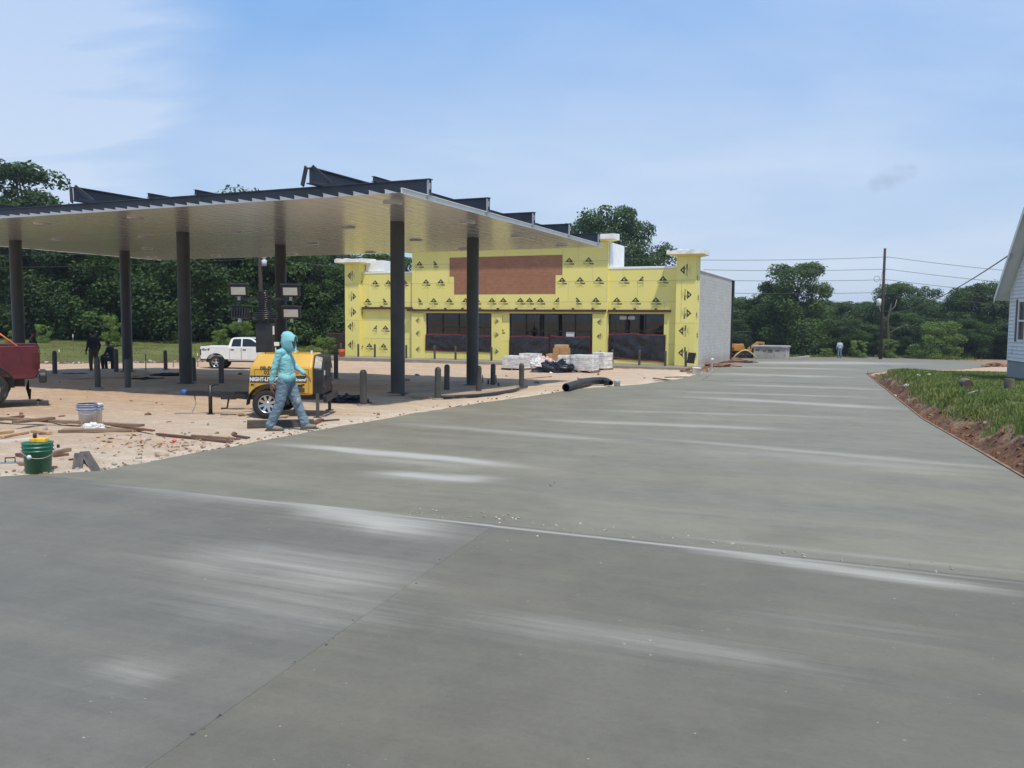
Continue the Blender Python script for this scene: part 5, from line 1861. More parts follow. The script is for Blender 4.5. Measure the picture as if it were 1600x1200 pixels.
b = bucket('bucket', 'green plastic bucket with a yellow sponge at its rim', 60, 735.5, 'green_plastic', 0.375, 0.162, R(35))
MB().sphere((0.0, 0, 0), 0.028, 6, 0, (1, 1, 1.0)).build('lug', 'white_plastic', b).location = (-0.10, -0.125, 0.22)
q = b.location
tag(MB().box(-0.09, 0.10, -0.05, 0.05, 0.0, 0.055).build('sponge', 'sponge', None, 0.012), 'yellow sponge lying on top of the green bucket', 'sponge').location = (q.x + 0.03, q.y - 0.02, q.z + 0.377)
tag(MB().lathe([(0.001, 0.0), (0.022, 0.0), (0.022, 0.05), (0.001, 0.055)], 10).build('plug', 'black'), 'small black cap on the yellow sponge', 'cap').location = (q.x - 0.01, q.y - 0.03, q.z + 0.433)
b = bucket('bucket', 'white bucket with blue bands standing behind the scrap lumber', 137, 664, 'white_plastic', 0.40, 0.155, 0.5)
for z in (0.285, 0.335, 0.375):
    MB().lathe([(0.1715, z), (0.1715, z + 0.018)], 28).build('blue_band', 'blue_plastic', b)
MB().lathe([(0.15, 0.385), (0.166, 0.402), (0.001, 0.405)], 24).build('lid', 'black', b)
b = bucket('bucket', 'second white bucket half hidden behind the blue-banded bucket', 147, 662, 'white_plastic', 0.38, 0.15, 0.1)
for z in (0.27, 0.32):
    MB().lathe([(0.166, z), (0.166, z + 0.016)], 28).build('blue_band', 'blue_plastic', b)
# crumpled white rag pile at their foot


def heap(name, label, cat, loc, size, mat, seed, amp=0.35, n=22):
    mb = MB()
    vs, fs = [], []
    nu, nv = n * 2, n
    for j in range(nv + 1):
        ph = math.pi * 0.5 * j / nv
        for i in range(nu):
            t = 2 * math.pi * i / nu
            d = Vector((math.cos(t) * math.sin(ph), math.sin(t) * math.sin(ph), math.cos(ph)))
            k = 1 + amp * mnoise.noise(d * 2.1 + Vector((seed, 0, 0))) + amp * 0.6 * mnoise.noise(d * 5.0 + Vector((0, seed, 0))) + amp * 0.35 * mnoise.noise(d * 11 + Vector((0, seed, 3)))
            vs.append((d.x * size[0] * k, d.y * size[1] * k, max(-0.01, d.z * size[2] * k - 0.01)))
    for j in range(nv):
        for i in range(nu):
            fs.append((j * nu + i, (j + 1) * nu + i, (j + 1) * nu + (i + 1) % nu, j * nu + (i + 1) % nu))
    o = mb.add(vs, fs, 0, False).build(name, mat)
    o.location = loc
    return tag(o, label, cat)


heap('rag', 'crumpled white rag at the foot of the white buckets', 'rag', on_ground(146, 667), (0.22, 0.10, 0.09), 'white_plastic', 2)
bk = bucket('bucket', 'small orange bucket on the walk at the left end of the shop', 549, 557, 'orange_plastic', 0.5, 0.22, 0, False)
bk.location = O + (-U) * -22.1 + V * -1.72; bk.location.z = O.z
bucket('bucket', 'pale bucket on the dirt left of the debris by the drive', 964, 603, 'white_plastic', 0.24, 0.12)

# ================================================================== SCRAP LUMBER AND TOOLS
def board(px0, py0, px1, py1, w, t, mat, label, name='board', cat='board', z=0.0, tilt=0.0, z1=None):
    a, b = G(px0, py0), G(px1, py1)
    m = (a + b) / 2
    L = (b - a).length
    o = MB().box(-L / 2, L / 2, -w / 2, w / 2, 0, t).build(name, mat)
    o.location = (m.x, m.y, max(ground_at(m.x, m.y), ground_at(a.x, a.y) * 0.5 + ground_at(b.x, b.y) * 0.5) + z + 0.002)
    dz = (ground_at(b.x, b.y) - ground_at(a.x, a.y)) if z1 is None else z1
    o.rotation_euler = (tilt, -math.asin(max(-0.9, min(0.9, dz / max(L, 0.01)))), math.atan2(b.y - a.y, b.x - a.x))
    return tag(o, label, cat, 'scrap lumber on the dirt')


for (a, b_, c, d, w, t, mt, z, lab) in (
        (-40, 656, 222, 669, 0.14, 0.04, 'wood', 0.05, 'long brown plank running from the left edge toward the white buckets'),
        (24, 668, 82, 661, 0.14, 0.045, 'wood', 0.09, 'short brown plank crossing over the long plank'),
        (0, 655, 35, 650, 0.09, 0.04, 'woodred', 0.0, 'reddish stick behind the long plank at the left edge'),
        (40, 653, 105, 661, 0.05, 0.03, 'woodred', 0.0, 'thin reddish strip behind the short crossing plank'),
        (95, 672, 222, 672, 0.24, 0.04, 'wood', 0.0, 'wide weathered plank right of the long plank'),
        (175, 668, 240, 676, 0.06, 0.03, 'woodred', 0.045, 'thin strip lying over the wide weathered plank'),
        (246, 678, 362, 691, 0.07, 0.03, 'woodred', 0.0, 'long reddish strip pointing at the concrete edge'),
        (300, 684, 366, 689, 0.05, 0.03, 'wood', 0.035, 'thin dark strip on top of the reddish strip'),
        (-10, 678, 18, 674, 0.10, 0.04, 'woodnew', 0.0, 'pale offcut at the left edge above the green bucket'),
        (0, 684, 40, 675, 0.12, 0.035, 'woodnew', 0.0, 'pale slanting offcut behind the green bucket'),
        (52, 673, 78, 676, 0.10, 0.04, 'woodnew', 0.0, 'small pale block right of the slanting offcut'),
        (-20, 690, 50, 684, 0.06, 0.03, 'white_plastic', 0.0, 'white strip running to the green bucket from the left'),
        (82, 708, 108, 703, 0.08, 0.04, 'wood', 0.0, 'brown offcut right of the green bucket'),
        (84, 712, 106, 709, 0.05, 0.03, 'woodred', 0.0, 'reddish sliver in front of the brown offcut'),
        (365, 680, 388, 684, 0.07, 0.025, 'wooddark', 0.0, 'short dark stick on the white dust near the slab'),
        (30, 709, 42, 712, 0.10, 0.05, 'woodred', 0.0, 'reddish block left of the green bucket'),
        (386, 667, 490, 665, 0.16, 0.13, 'wooddark', 0.0, 'heavy dark timber lying behind the walking man'),
        (400, 661, 470, 659, 0.12, 0.05, 'wood', 0.0, 'brown plank behind the heavy dark timber'),
        (430, 664, 448, 659, 0.10, 0.03, 'woodnew', 0.13, 'pale chip board lying on the heavy timber'),
        (480, 666, 502, 656, 0.10, 0.05, 'woodred', 0.0, 'reddish plank end right of the walking man'),
        (505, 657, 530, 656, 0.06, 0.03, 'wooddark', 0.0, 'dark strip right of the heavy timber'),
        (580, 661, 722, 632, 0.012, 0.012, 'rust', 0.0, 'upper of two long rusty bars beside the drive'),
        (577, 662, 761, 632, 0.012, 0.012, 'rust', 0.0, 'lower of two long rusty bars beside the drive'),
        (1022, 594, 1058, 593, 0.2, 0.05, 'woodred', 0.0, 'reddish plank on the dirt near the right pilaster'),
        (1050, 594, 1110, 583, 0.16, 0.05, 'woodred', 0.0, 'reddish edge board along the dirt toward the block wall'),
        (1040, 590, 1075, 588, 0.12, 0.04, 'wood', 0.0, 'brown plank between the reddish planks'),
        (815, 592, 862, 588, 0.03, 0.02, 'rust', 0.0, 'thin rusty rod on the dirt behind the fuel island'),
        (905, 592, 930, 591, 0.2, 0.03, 'woodred', 0.0, 'reddish flat piece on the dirt in front of the pallets')):
    board(a, b_, c, d, w, t, mt, lab, 'steel_rod' if mt == 'rust' else 'board', 'rod' if mt == 'rust' else 'board', z)
# two float boards leaning together on the slab edge
for (a, b_, c, d, lab) in ((119, 738, 124, 716, 'left of two dark float boards at the slab corner'), (154, 736, 132, 714, 'right slanting one of two dark float boards at the slab corner')):
    board(a, b_, c, d, 0.115, 0.03, 'wooddark', lab, 'float_board', 'board', 0.012)
board(108, 716, 138, 712, 0.03, 0.02, 'wooddark', 'thin dark stick behind the two float boards', 'board', 'board', 0.0)
# a hand float at the left edge
q = on_ground(16, 721)
t = thing('hand_float', 'steel hand float with a loop handle left of the green bucket', 'trowel', (q[0], q[1], q[2] + 0.004), R(20))
MB().box(-0.16, 0.16, -0.05, 0.05, 0, 0.006).build('blade', 'galv', t)
MB().tube([(-0.055, 0, 0.005), (-0.055, 0, 0.06), (0.055, 0, 0.06), (0.055, 0, 0.005)], 0.009, 8).build('handle', 'black', t)
tag(MB().sphere((0, 0, 0.02), 0.035, 8, 0, (1.1, 1, 0.6)).build('marker', 'pink'), 'bright pink paint cap among the wood chips', 'paint cap').location = Vector(on_ground(272, 687))
tag(MB().lathe([(0.001, 0), (0.02, 0), (0.02, 0.04), (0.001, 0.05)], 10).build('bottle_cap', 'black'), 'small black cap standing behind the green bucket', 'cap').location = Vector(on_ground(91, 697))

# ================================================================== PALLETS OF BLOCK, BOXES, HEAPS IN FRONT OF THE SHOP
def pallet(px, py, w, d, h, label, rz=-TH - 0.05, mat='wrapwhite', seed=0):
    q = G(px, py)
    t = thing('block_pallet', label, 'pallet', (q.x, q.y, ground_at(q.x, q.y)), rz, 'wrapped pallets in front of the shop')
    base = MB()
    for x in (-w / 2 + 0.05, 0, w / 2 - 0.05):
        base.box(x - 0.045, x + 0.045, -d / 2, d / 2, 0.0, 0.09)
    pb = base.build('pallet_base', 'wood', t)
    for k in range(6):
        MB().box(-w / 2, w / 2, -d / 2 + k * d / 6 + 0.01, -d / 2 + (k + 1) * d / 6 - 0.02, 0.09, 0.11).build('slat', 'wood', pb)
    mb = MB()
    nn = 9
    vs, fs = [], []
    # wrapped cube: subdivided box pushed about by noise
    for f in range(5):
        o_ = len(vs)
        for j in range(nn + 1):
            for i in range(nn + 1):
                a, b = i / nn * 2 - 1, j / nn * 2 - 1
                p = [(a, -1, b), (1, a, b), (-a, 1, b), (-1, -a, b), (a, b, 1)][f]
                v = Vector(p)
                k = 0.045 * mnoise.noise(v * 1.7 + Vector((seed, 0, 0))) + 0.02 * mnoise.noise(v * 6 + Vector((0, seed, 0)))
                m = max(abs(v.x), abs(v.y))
                cr = 1 - 0.05 * max(0, min(abs(v.x), abs(v.y)) - 0.8) * 5
                vs.append((v.x * w * 0.48 * cr * (1 + k), v.y * d * 0.48 * cr * (1 + k), 0.112 + (v.z * 0.5 + 0.5) * h * (1 + 0.6 * k)))
        for j in range(nn):
            for i in range(nn):
                q_ = o_ + j * (nn + 1) + i
                fs.append((q_, q_ + 1, q_ + nn + 2, q_ + nn + 1))
    mb.add(vs, fs, 0, False)
    mb.build('wrapped_load', mat, t, fix=False)
    for k in range(3):
        zz = 0.112 + h * (k + 0.8) / 3.6
        MB().box(-w * 0.50, w * 0.50, -d * 0.503, -d * 0.498, zz, zz + 0.015).box(w * 0.498, w * 0.503, -d * 0.5, d * 0.5, zz, zz + 0.015).build('strap', 'skirt', t)
    return t


pallet(807, 577, 1.25, 1.1, 0.62, 'leftmost wrapped pallet, pale and low, in front of the middle window', seed=1)
pallet(829, 573, 1.1, 1.0, 0.66, 'wrapped pallet just behind and right of the leftmost one', seed=2)
pallet(886, 577.5, 0.95, 0.95, 0.66, 'wrapped pallet next to the dark tarp', -TH + 0.25, seed=3)
pallet(913, 581, 1.30, 1.1, 0.74, 'largest wrapped pallet, right of the dark tarp', seed=4)
pallet(941, 577.5, 0.85, 0.9, 0.82, 'rightmost wrapped pallet, in front of the narrow pier', -TH - 0.25, seed=5)
q = G(872, 573.6)
t = thing('carton_stack', 'stack of brown cartons behind the tarp and pallets', 'boxes', (q.x, q.y, ground_at(q.x, q.y)), -TH + 0.1)
MB().box(-0.62, 0.62, -0.5, 0.5, 0, 0.1).build('pallet_base', 'wood', t)
for i in range(3):
    for j in range(3):
        if j == 2 and i == 0:
            continue
        MB().box(-0.6 + i * 0.4 + 0.006, -0.6 + (i + 1) * 0.4 - 0.006, -0.45, 0.45, 0.101 + j * 0.34, 0.101 + j * 0.34 + 0.333).build('carton', 'cardboard', t, 0.008)
MB().box(-0.12, 0.55, -0.40, 0.3, 1.125, 1.30).build('carton', 'woodnew', t, 0.008)
heap('bag_heap', 'heap of torn red and white bags between the pallets', 'bags', on_ground(851, 573.5), (0.95, 0.6, 0.55), 'rag', 5, 0.4)
heap('plastic_heap', 'crumpled clear plastic wrap left of the red bags', 'plastic', on_ground(838, 576.5), (0.45, 0.4, 0.55), 'wrapwhite', 8, 0.45)
heap('tarp_heap', 'crumpled dark tarp heap in front of the pallets', 'tarp', on_ground(868, 581), (0.95, 0.55, 0.55), 'tarp', 11, 0.45)
heap('hose_heap', 'dark crumpled hose and tarp bundle left of the nearest bollard', 'tarp', on_ground(545, 627), (0.50, 0.35, 0.20), 'tarp', 14, 0.45)

# black corrugated pipe, flexible pipe on the island
pts = [G(884, 612), G(905, 606), G(925, 602), G(942, 601), G(955, 603)]
zz = [0.13, 0.145, 0.15, 0.14, 0.10]
path = []
for i in range(len(pts) - 1):
    for k in range(16):
        t = k / 16
        p0, p1, p2, p3 = pts[max(0, i - 1)], pts[i], pts[i + 1], pts[min(len(pts) - 1, i + 2)]
        qv = 0.5 * ((2 * p1) + (p2 - p0) * t + (2 * p0 - 5 * p1 + 4 * p2 - p3) * t * t + (3 * p1 - p0 - 3 * p2 + p3) * t ** 3)
        path.append(Vector((qv.x, qv.y, gz(qv.x, qv.y) + zz[i] + (zz[i + 1] - zz[i]) * t)))
rad = [(0.135 if k % 2 else 0.120) * (1 if k < len(path) - 10 else 1 - 0.04 * (k - len(path) + 10)) for k in range(len(path))]
cp = MB().tube(path, rad, 16, cap=False)
cp.tube(path, [r_ * 0.88 for r_ in rad], 16, cap=False)
tag(cp.build('corrugated_pipe', 'pipe'), 'short bent black corrugated pipe on the dirt beside the drive', 'pipe')
pth = [G(*c) for c in ((688, 623), (715, 622), (745, 620.5), (775, 617), (803, 612), (823, 606))]
tag(MB().tube([(v.x, v.y, v.z + 0.045) for v in pth], 0.045, 10).build('flexible_pipe', 'pipe'), 'long black pipe curving round the right fuel island edge', 'pipe')
# conduit stubs on the islands
for px, py, h, lab in ((754, 601, 0.28, 'thin conduit stub left on the right fuel island'), (763, 603, 0.18, 'short black conduit stub behind the rear right column'), (775, 602, 0.30, 'thin conduit stub beside the bollard right of the rear column'), (779, 606, 0.12, 'low pipe elbow on the right fuel island')):
    q = G(px, py)
    tag(MB().tube([(0, 0, -0.02), (0, 0, h)], 0.035 if h < 0.2 else 0.018, 10).build('conduit_stub', 'column'), lab, 'pipe').location = (q.x, q.y, q.z + 0.05)
for px, py, lab in ((118, 586, 'dark strip of tarp on the dirt right of the left bollard'), (232, 592, 'low pile of tools on the middle island'), (262, 586, 'dark tool pile on the dirt behind the middle island')):
    heap('tool_pile', lab, 'tools', on_ground(px, py), (0.7, 0.25, 0.10), 'darkgrey', px, 0.5, 12)

# survey laths with white tops
for k, (px, py, top, lab) in enumerate(((115, 557, 531, 'white-tipped survey stake on the lawn right of the red pickup'), (93, 566, 545, 'white-tipped survey stake behind the left bollard'), (228, 577, 546, 'white-tipped survey stake right of the crouching worker'), (309, 566, 545, 'white-tipped survey stake right of the middle front column'), (86, 560, 534, 'thin bare stake above the left bollard'), (271, 568, 555, 'short stake at the lawn edge beside the far bollard'))):
    q = G(px, py)
    z = ground_at(q.x, q.y)
    h = min(1.3, (py - top) / F_PX * q.y)
    t = thing('survey_stake', lab, 'stake', (q.x, q.y, z), 0, 'survey stakes')
    MB().box(-0.02, 0.02, -0.01, 0.01, -0.1, h * 0.8).build('lath', 'wood', t)
    MB().box(-0.022, 0.022, -0.012, 0.012, h * 0.801, h).build('painted_tip', 'white' if k < 4 else 'wood', t)

# white pvc stubs and mud at the building corner
for px, py, h, r_, lab in ((1088, 584, 0.36, 0.20, 'fat white pipe stub at the foot of the right pilaster'), (1111, 580, 0.85, 0.065, 'tall white pvc pipe beside the block wall'), (1139, 563, 0.6, 0.08, 'white pipe at the rear corner of the block wall')):
    q = G(px, py)
    o = MB().lathe([(r_, -0.05), (r_, h * 0.86), (r_ * 1.15, h * 0.87), (r_ * 1.15, h), (r_ * 0.9, h), (r_ * 0.9, h * 0.5)], 16).build('pvc_pipe', 'pvc')
    o.location = (q.x, q.y, ground_at(q.x, q.y)); o.rotation_euler = (0.03, 0.05, 0)
    tag(o, lab, 'pipe')
q = G(1140, 560)
tag(MB().tube([(q.x + 2.2 * (k / 10.0), q.y - 1.0, gz(q.x, q.y) + 0.04 + 0.75 * math.sin(math.pi * k / 10.0)) for k in range(11)], 0.06, 8).build('hose', 'hose'), 'arched yellow hose near the far end of the block wall', 'hose')
for k, (px, py, sx, sz) in enumerate(((1112, 573, 1.5, 0.28), (1127, 566, 2.2, 0.35), (1085, 580, 0.8, 0.2), (1146, 564, 1.2, 0.25), (1290, 559, 0.0, 0.0), (1535, 577, 0.0, 0.3), (1556, 573, 0.9, 0.3))):
    if sx:
        q = G(px, py)
        heap('soil_mound', ['red soil mound against the block wall', 'red soil mound at the far end of the block wall', 'red soil mound at the foot of the right pilaster', 'red soil spill behind the block wall', '', 'low red soil mound in front of the far woods', 'red soil mound beside the white house'][k], 'soil', (q.x, q.y, ground_at(q.x, q.y) - 0.02), (sx, sx * 0.6, sz), 'clod', k * 3.1, 0.5, 14)

# ================================================================== VAULT, EXCAVATOR, BIN
q = G(1222, 560.5)
t = thing('concrete_vault', 'weathered precast concrete vault with a lid on the far slab', 'concrete vault', (q.x - 1.0, q.y, gz(q.x, q.y)), R(-28))
MB().box(-1.45, 1.45, -0.9, 0.9, 0, 1.05).build('vault_body', 'vault', t, 0.03)
MB().box(-1.55, 1.55, -1.0, 1.0, 1.05, 1.22).build('lid', 'vault', t, 0.03)
for k in range(4):
    MB().box(-1.25 + k * 0.55 + 0.1 * (k % 2), -0.9 + k * 0.58, -0.912, -0.902, 0.70 - 0.06 * (k % 3), 0.88 - 0.05 * (k % 2)).build('knock_out', 'log', t, 0.01)
MB().lathe([(0.12, 1.452), (0.12, 1.47), (0.001, 1.47)], 16, 'X', (0, 0.0, 0.75)).build('pipe_port', 'black', t)
tag(MB().box(-1.1, 1.1, -0.12, 0.12, 0, 0.14).build('concrete_beam', 'vault'), 'pale concrete beam lying right of the vault', 'beam').location = (q.x + 1.9, q.y + 1.0, gz(q.x + 1.9, q.y + 1.0) + 0.05)
bpy.data.objects['concrete_beam'].rotation_euler = (0, -0.10, 0.3)
q = G(1166, 560)
ex = thing('excavator', 'small yellow excavator with a black roof behind the concrete vault', 'excavator', (q.x + 0.2, q.y + 2.5, gz(q.x + 0.2, q.y + 2.5)), R(12))
for s in (-1, 1):
    mb = MB()
    pr = arch(0.75, 0.28, 0.28, 8, 90, -90) + arch(-0.75, 0.28, 0.28, 8, 270, 90)
    mb.prism(pr, s * 0.75 - 0.2, s * 0.75 + 0.2).build('track', 'rubber', ex)
    for k in range(4):
        MB().lathe([(0.001, s * 0.98), (0.13, s * 0.98), (0.15, s * 0.955)], 12, 'Y', (-0.6 + k * 0.4, 0, 0.26)).build('track_roller', 'black', ex)
MB().box(-0.5, 0.5, -0.5, 0.5, 0.35, 0.62).build('undercarriage', 'black', ex)
MB().prism([(-1.05, 0.64), (0.75, 0.64), (0.75, 0.80), (0.0, 0.85), (-0.15, 1.35), (-0.95, 1.30), (-1.15, 1.0)], -0.78, 0.78).build('house', 'yellowtag', ex, 0.06)
MB().box(-0.12, 0.35, -0.28, 0.28, 0.86, 1.05).box(-0.2, -0.1, -0.28, 0.28, 1.05, 1.6).build('seat', 'black', ex, 0.03)
rf = MB().box(-0.75, 0.70, -0.72, 0.72, 2.42, 2.50).build('roof', 'black', ex, 0.02)
for x, y in ((-0.68, -0.65), (-0.68, 0.65), (0.62, -0.65), (0.62, 0.65)):
    MB().box(x - 0.03, x + 0.03, y - 0.03, y + 0.03, 0.85 if x > 0 else 1.3, 2.42).build('roof_post', 'black', ex)
MB().bar((0.75, 0, 0.8), (1.75, 0, 1.45), 0.22, 0.24, (0, 1, 0)).bar((1.75, 0, 1.45), (2.3, 0, 1.40), 0.2, 0.22, (0, 1, 0)).build('boom', 'yellowtag', ex)
MB().bar((2.3, 0, 1.45), (2.15, 0, 0.75), 0.16, 0.18, (0, 1, 0)).build('dipper_arm', 'yellowtag', ex)
MB().prism([(1.85, 0.35), (2.25, 0.28), (2.35, 0.75), (2.1, 0.8)], -0.3, 0.3).build('digging_bucket', 'black', ex)
MB().box(-1.75, -1.65, -0.9, 0.9, 0.1, 0.5).bar((-1.65, -0.5, 0.3), (-0.8, -0.4, 0.4), 0.1, 0.1).bar((-1.65, 0.5, 0.3), (-0.8, 0.4, 0.4), 0.1, 0.1).build('dozer_blade', 'yellowtag', ex)
q = G(535, 557)
bn = thing('waste_bin', 'dark brown steel waste bin behind the left end of the shop', 'bin', (-13.9, 66, ground_at(-13.9, 66)), R(-20))
bn.scale = (0.55, 0.55, 0.85)
MB().add([(-1.2, -0.9, 0.1), (1.2, -0.9, 0.1), (1.2, 0.9, 0.1), (-1.2, 0.9, 0.1), (-1.4, -1.0, 2.0), (1.4, -1.0, 2.0), (1.4, 1.0, 2.0), (-1.4, 1.0, 2.0)], [(0, 3, 2, 1), (0, 1, 5, 4), (1, 2, 6, 5), (2, 3, 7, 6), (3, 0, 4, 7), (4, 5, 6, 7)]).build('tub', 'brick_brown', bn, 0.03)
for k in range(5):
    MB().box(-1.1 + k * 0.5, -1.0 + k * 0.5, -1.04, -0.93, 0.25, 1.9).build('rib', 'brick_brown', bn)
MB().box(-1.3, 1.3, -0.8, 0.8, 0.0, 0.1).build('skid', 'black', bn)

# ================================================================== POWER POLES AND WIRES
def pole(label, base, h, r=0.17):
    t = thing('utility_pole', label, 'pole', base)
    MB().tube([(0, 0, -0.3), (0, 0, h)], [r, r * 0.68], 14).build('shaft', 'pole', t)
    return t


bp = at_y(1375.5, 560, 80.0)
bp.z = gz(bp.x, 80.0) - 0.1
PH = at_y(1378, 388, 80.0).z - bp.z
po = pole('dark wooden power pole standing at the far edge of the slab', bp, PH)
WZ = [at_y(1378, y_, 80).z for y_ in (401.5, 420.5, 437, 457)]
for z in WZ[:3]:
    MB().tube([(0.05, -0.1, z - bp.z - 0.02), (0.22, -0.12, z - bp.z)], 0.02, 6).lathe([(0.02, -0.08), (0.06, -0.06), (0.06, 0.0), (0.03, 0.05)], 10, 'Z', (0.24, -0.12, z - bp.z)).build('insulator', 'insul', po)
MB().lathe([(0.001, -0.3), (0.22, -0.3), (0.22, 0.35), (0.001, 0.42)], 16, 'Z', (-0.42, -0.1, at_y(1370, 473, 80).z - bp.z)).build('transformer', 'insul', po)
MB().tube([(-0.3 + 0.28 * math.cos(k * 0.6) - 0.45, -0.2, at_y(1362, 436, 80).z - bp.z + 0.28 * math.sin(k * 0.6)) for k in range(11)], 0.02, 6).tube([(-0.15, -0.1, WZ[1] - bp.z), (-0.55, -0.2, WZ[2] - bp.z - 1.2)], 0.015, 6).build('loop_cable', 'wire', po)


def wire(name, label, a, b, sag, r=0.018):
    a, b = Vector(a), Vector(b)
    pts = []
    for k in range(25):
        t = k / 24
        q = a.lerp(b, t)
        q.z -= sag * 4 * t * (1 - t)
        pts.append(q)
    return tag(MB().tube(pts, r, 5).build(name, 'wire'), label, 'wire', 'overhead power lines')


p2 = Vector((-19.9, 66.0, 0)); p2 = at_y(408, 500, 66.0); p2.z = ground_at(p2.x, 66)
PH2 = 9.4
po2 = pole('brown power pole seen under the canopy beside the rear middle column', p2, PH2, 0.2)
zt2 = at_y(413, 409, 66).z
MB().lathe([(0.001, -0.35), (0.2, -0.35), (0.21, 0.1), (0.14, 0.14), (0.14, 0.30), (0.22, 0.33), (0.05, 0.5)], 14, 'Z', (0.36, -0.15, zt2 - p2.z)).build('transformer', 'insul', po2)
for k, dz in enumerate((2.2, 1.4, 0.65, -0.25)):
    w_ = ['top', 'second', 'third', 'lowest']
    wire('power_line', '%s wire strung between the two power poles behind the shop' % w_[k], (bp.x + (0.24 if k < 3 else -0.17), bp.y - 0.12, WZ[k]), (p2.x + 0.21, p2.y - 0.1, min(p2.z + PH2 - 0.3, zt2 + dz + 0.5)), 1.0, 0.021)
    wire('power_line', '%s wire running right from the far power pole' % w_[k], (bp.x + (0.24 if k < 3 else 0.17), bp.y - 0.12, WZ[k]), (bp.x + 48, bp.y + 8, WZ[k] - 1.4), 0.9, 0.021)
    wire('power_line', '%s wire running left from the pole under the canopy' % w_[k], (p2.x - 0.21, p2.y - 0.1, min(p2.z + PH2 - 0.3, zt2 + dz + 0.5)), (p2.x - 45, p2.y - 6, zt2 + dz + 0.2), 0.9, 0.018)

# ================================================================== WHITE HOUSE
hq = Vector((0.25, 0.968, 0)).normalized()        # along the gable wall, away from the camera
hn = Vector((0.968, -0.25, 0)).normalized()       # into the house, to the right
A = Vector((17.42, 29.0, 0)); HZ = -0.08
W2, EAVE, RID = 2.25, 3.0, 5.55
hs = thing('house', 'white clapboard house with steep grey gable at the right edge', 'house', A - hq * W2 + Vector((0, 0, HZ)), math.atan2(hn.y, hn.x))
# local: x into the house, y away from camera along the gable wall, z up; gable centred on y=0
D = 9.0
MB().add([(0, -W2, 0.5), (0, W2, 0.5), (0, W2, EAVE), (0, 0, RID - 0.30), (0, -W2, EAVE)] + [(D, -W2, 0.5), (D, W2, 0.5), (D, W2, EAVE), (D, 0, RID - 0.30), (D, -W2, EAVE)],
         [(0, 1, 2, 3, 4), (9, 8, 7, 6, 5), (0, 5, 6, 1), (1, 6, 7, 2), (4, 9, 5, 0), (2, 7, 8, 3), (3, 8, 9, 4)]).build('wall', 'siding', hs)
MB().box(0.03, D, -W2 + 0.03, W2 - 0.03, -0.45, 0.5).build('skirting', 'skirt', hs)
for k in range(24):
    y = -W2 + 0.05 + k * 0.19
    MB().box(0.012, 0.029, y, y + 0.18, -0.45, 0.49).build('skirting_board', 'skirt', hs)
z = 0.5
while z < RID - 0.5:
    half = W2 if z < EAVE - 0.1 else W2 * (RID - 0.42 - z) / (RID - 0.30 - EAVE)
    for (ya, yb) in ([(-half, half)] if not (1.15 < z < 2.60) else [(-half, -1.52), (0.02, 1.02 if False else half)] if False else [(-half, 0.30), (1.60, half)]):
        MB().add([(-0.042, ya, z), (-0.042, yb, z), (-0.006, yb, z + 0.125), (-0.006, ya, z + 0.125), (-0.002, ya, z), (-0.002, yb, z)], [(0, 3, 2, 1), (0, 1, 5, 4)]).build('clapboard', 'siding', hs, fix=False)
    z += 0.127
wf = MB()
for (ya, yb, za, zb) in ((0.58, 0.66, 1.16, 2.58), (1.26, 1.34, 1.16, 2.58), (0.66, 1.26, 1.16, 1.24), (0.66, 1.26, 2.50, 2.58), (0.66, 1.26, 1.84, 1.90)):
    wf.box(-0.05, -0.004, ya, yb, za, zb)
wn_ = wf.build('window_frame', 'white', hs)
MB().box(-0.02, -0.008, 0.66, 1.26, 1.24, 2.50).build('pane', 'glass_dark', wn_)
for ya in (0.33, 1.36):
    MB().box(-0.045, -0.006, ya, ya + 0.22, 1.16, 2.58).build('shutter', 'shutter', wn_)
for s in (-1, 1):
    OV, RO = 0.36, 0.42
    sl = (RID - EAVE) / W2
    y1 = s * (W2 + OV); z1 = RID - sl * (W2 + OV) * 0.97
    up = 0.07
    vs = [(-RO, 0, RID), (D + 0.3, 0, RID), (D + 0.3, y1, z1), (-RO, y1, z1)]
    vs2 = [(x, y, z_ - up) for x, y, z_ in vs]
    rfo = MB().add(vs + vs2, [(0, 1, 2, 3), (7, 6, 5, 4), (0, 4, 5, 1), (1, 5, 6, 2), (2, 6, 7, 3), (3, 7, 4, 0)]).build('roof', 'shingle', hs)
    MB().add([(x, y, z_ - up - 0.004) for x, y, z_ in vs] + [(x, y, z_ - up - 0.03) for x, y, z_ in vs], [(0, 1, 2, 3), (7, 6, 5, 4), (0, 4, 5, 1), (1, 5, 6, 2), (2, 6, 7, 3), (3, 7, 4, 0)]).build('soffit', 'siding', hs)
    nv_ = Vector((0, sl * s, 1)).normalized()
    cn = int((W2 + OV) / 0.17)
    for k in range(cn):
        ya, yb = s * (W2 + OV) * k / cn, s * (W2 + OV) * (k + 1.0) / cn
        za, zb = RID - sl * 0.97 * abs(ya), RID - sl * 0.97 * abs(yb)
        MB().add([(-RO - 0.01, ya, za + 0.004), (D + 0.3, ya, za + 0.004), (D + 0.3, yb, zb + 0.022), (-RO - 0.01, yb, zb + 0.022), (-RO - 0.01, yb, zb + 0.004), (D + 0.3, yb, zb + 0.004)], [(0, 1, 2, 3), (3, 2, 5, 4)]).build('shingle_course', 'shingle', rfo, fix=False)
    MB().add([(-RO - 0.03, 0, RID + 0.0), (-RO - 0.03, y1, z1), (-RO - 0.03, y1, z1 - 0.2), (-RO - 0.03, 0, RID - 0.22), (-RO - 0.012, 0, RID), (-RO - 0.012, y1, z1), (-RO - 0.012, y1, z1 - 0.2), (-RO - 0.012, 0, RID - 0.22)],
             [(0, 1, 2, 3), (7, 6, 5, 4), (0, 4, 5, 1), (1, 5, 6, 2), (2, 6, 7, 3), (3, 7, 4, 0)]).build('rake_board', 'siding', hs)
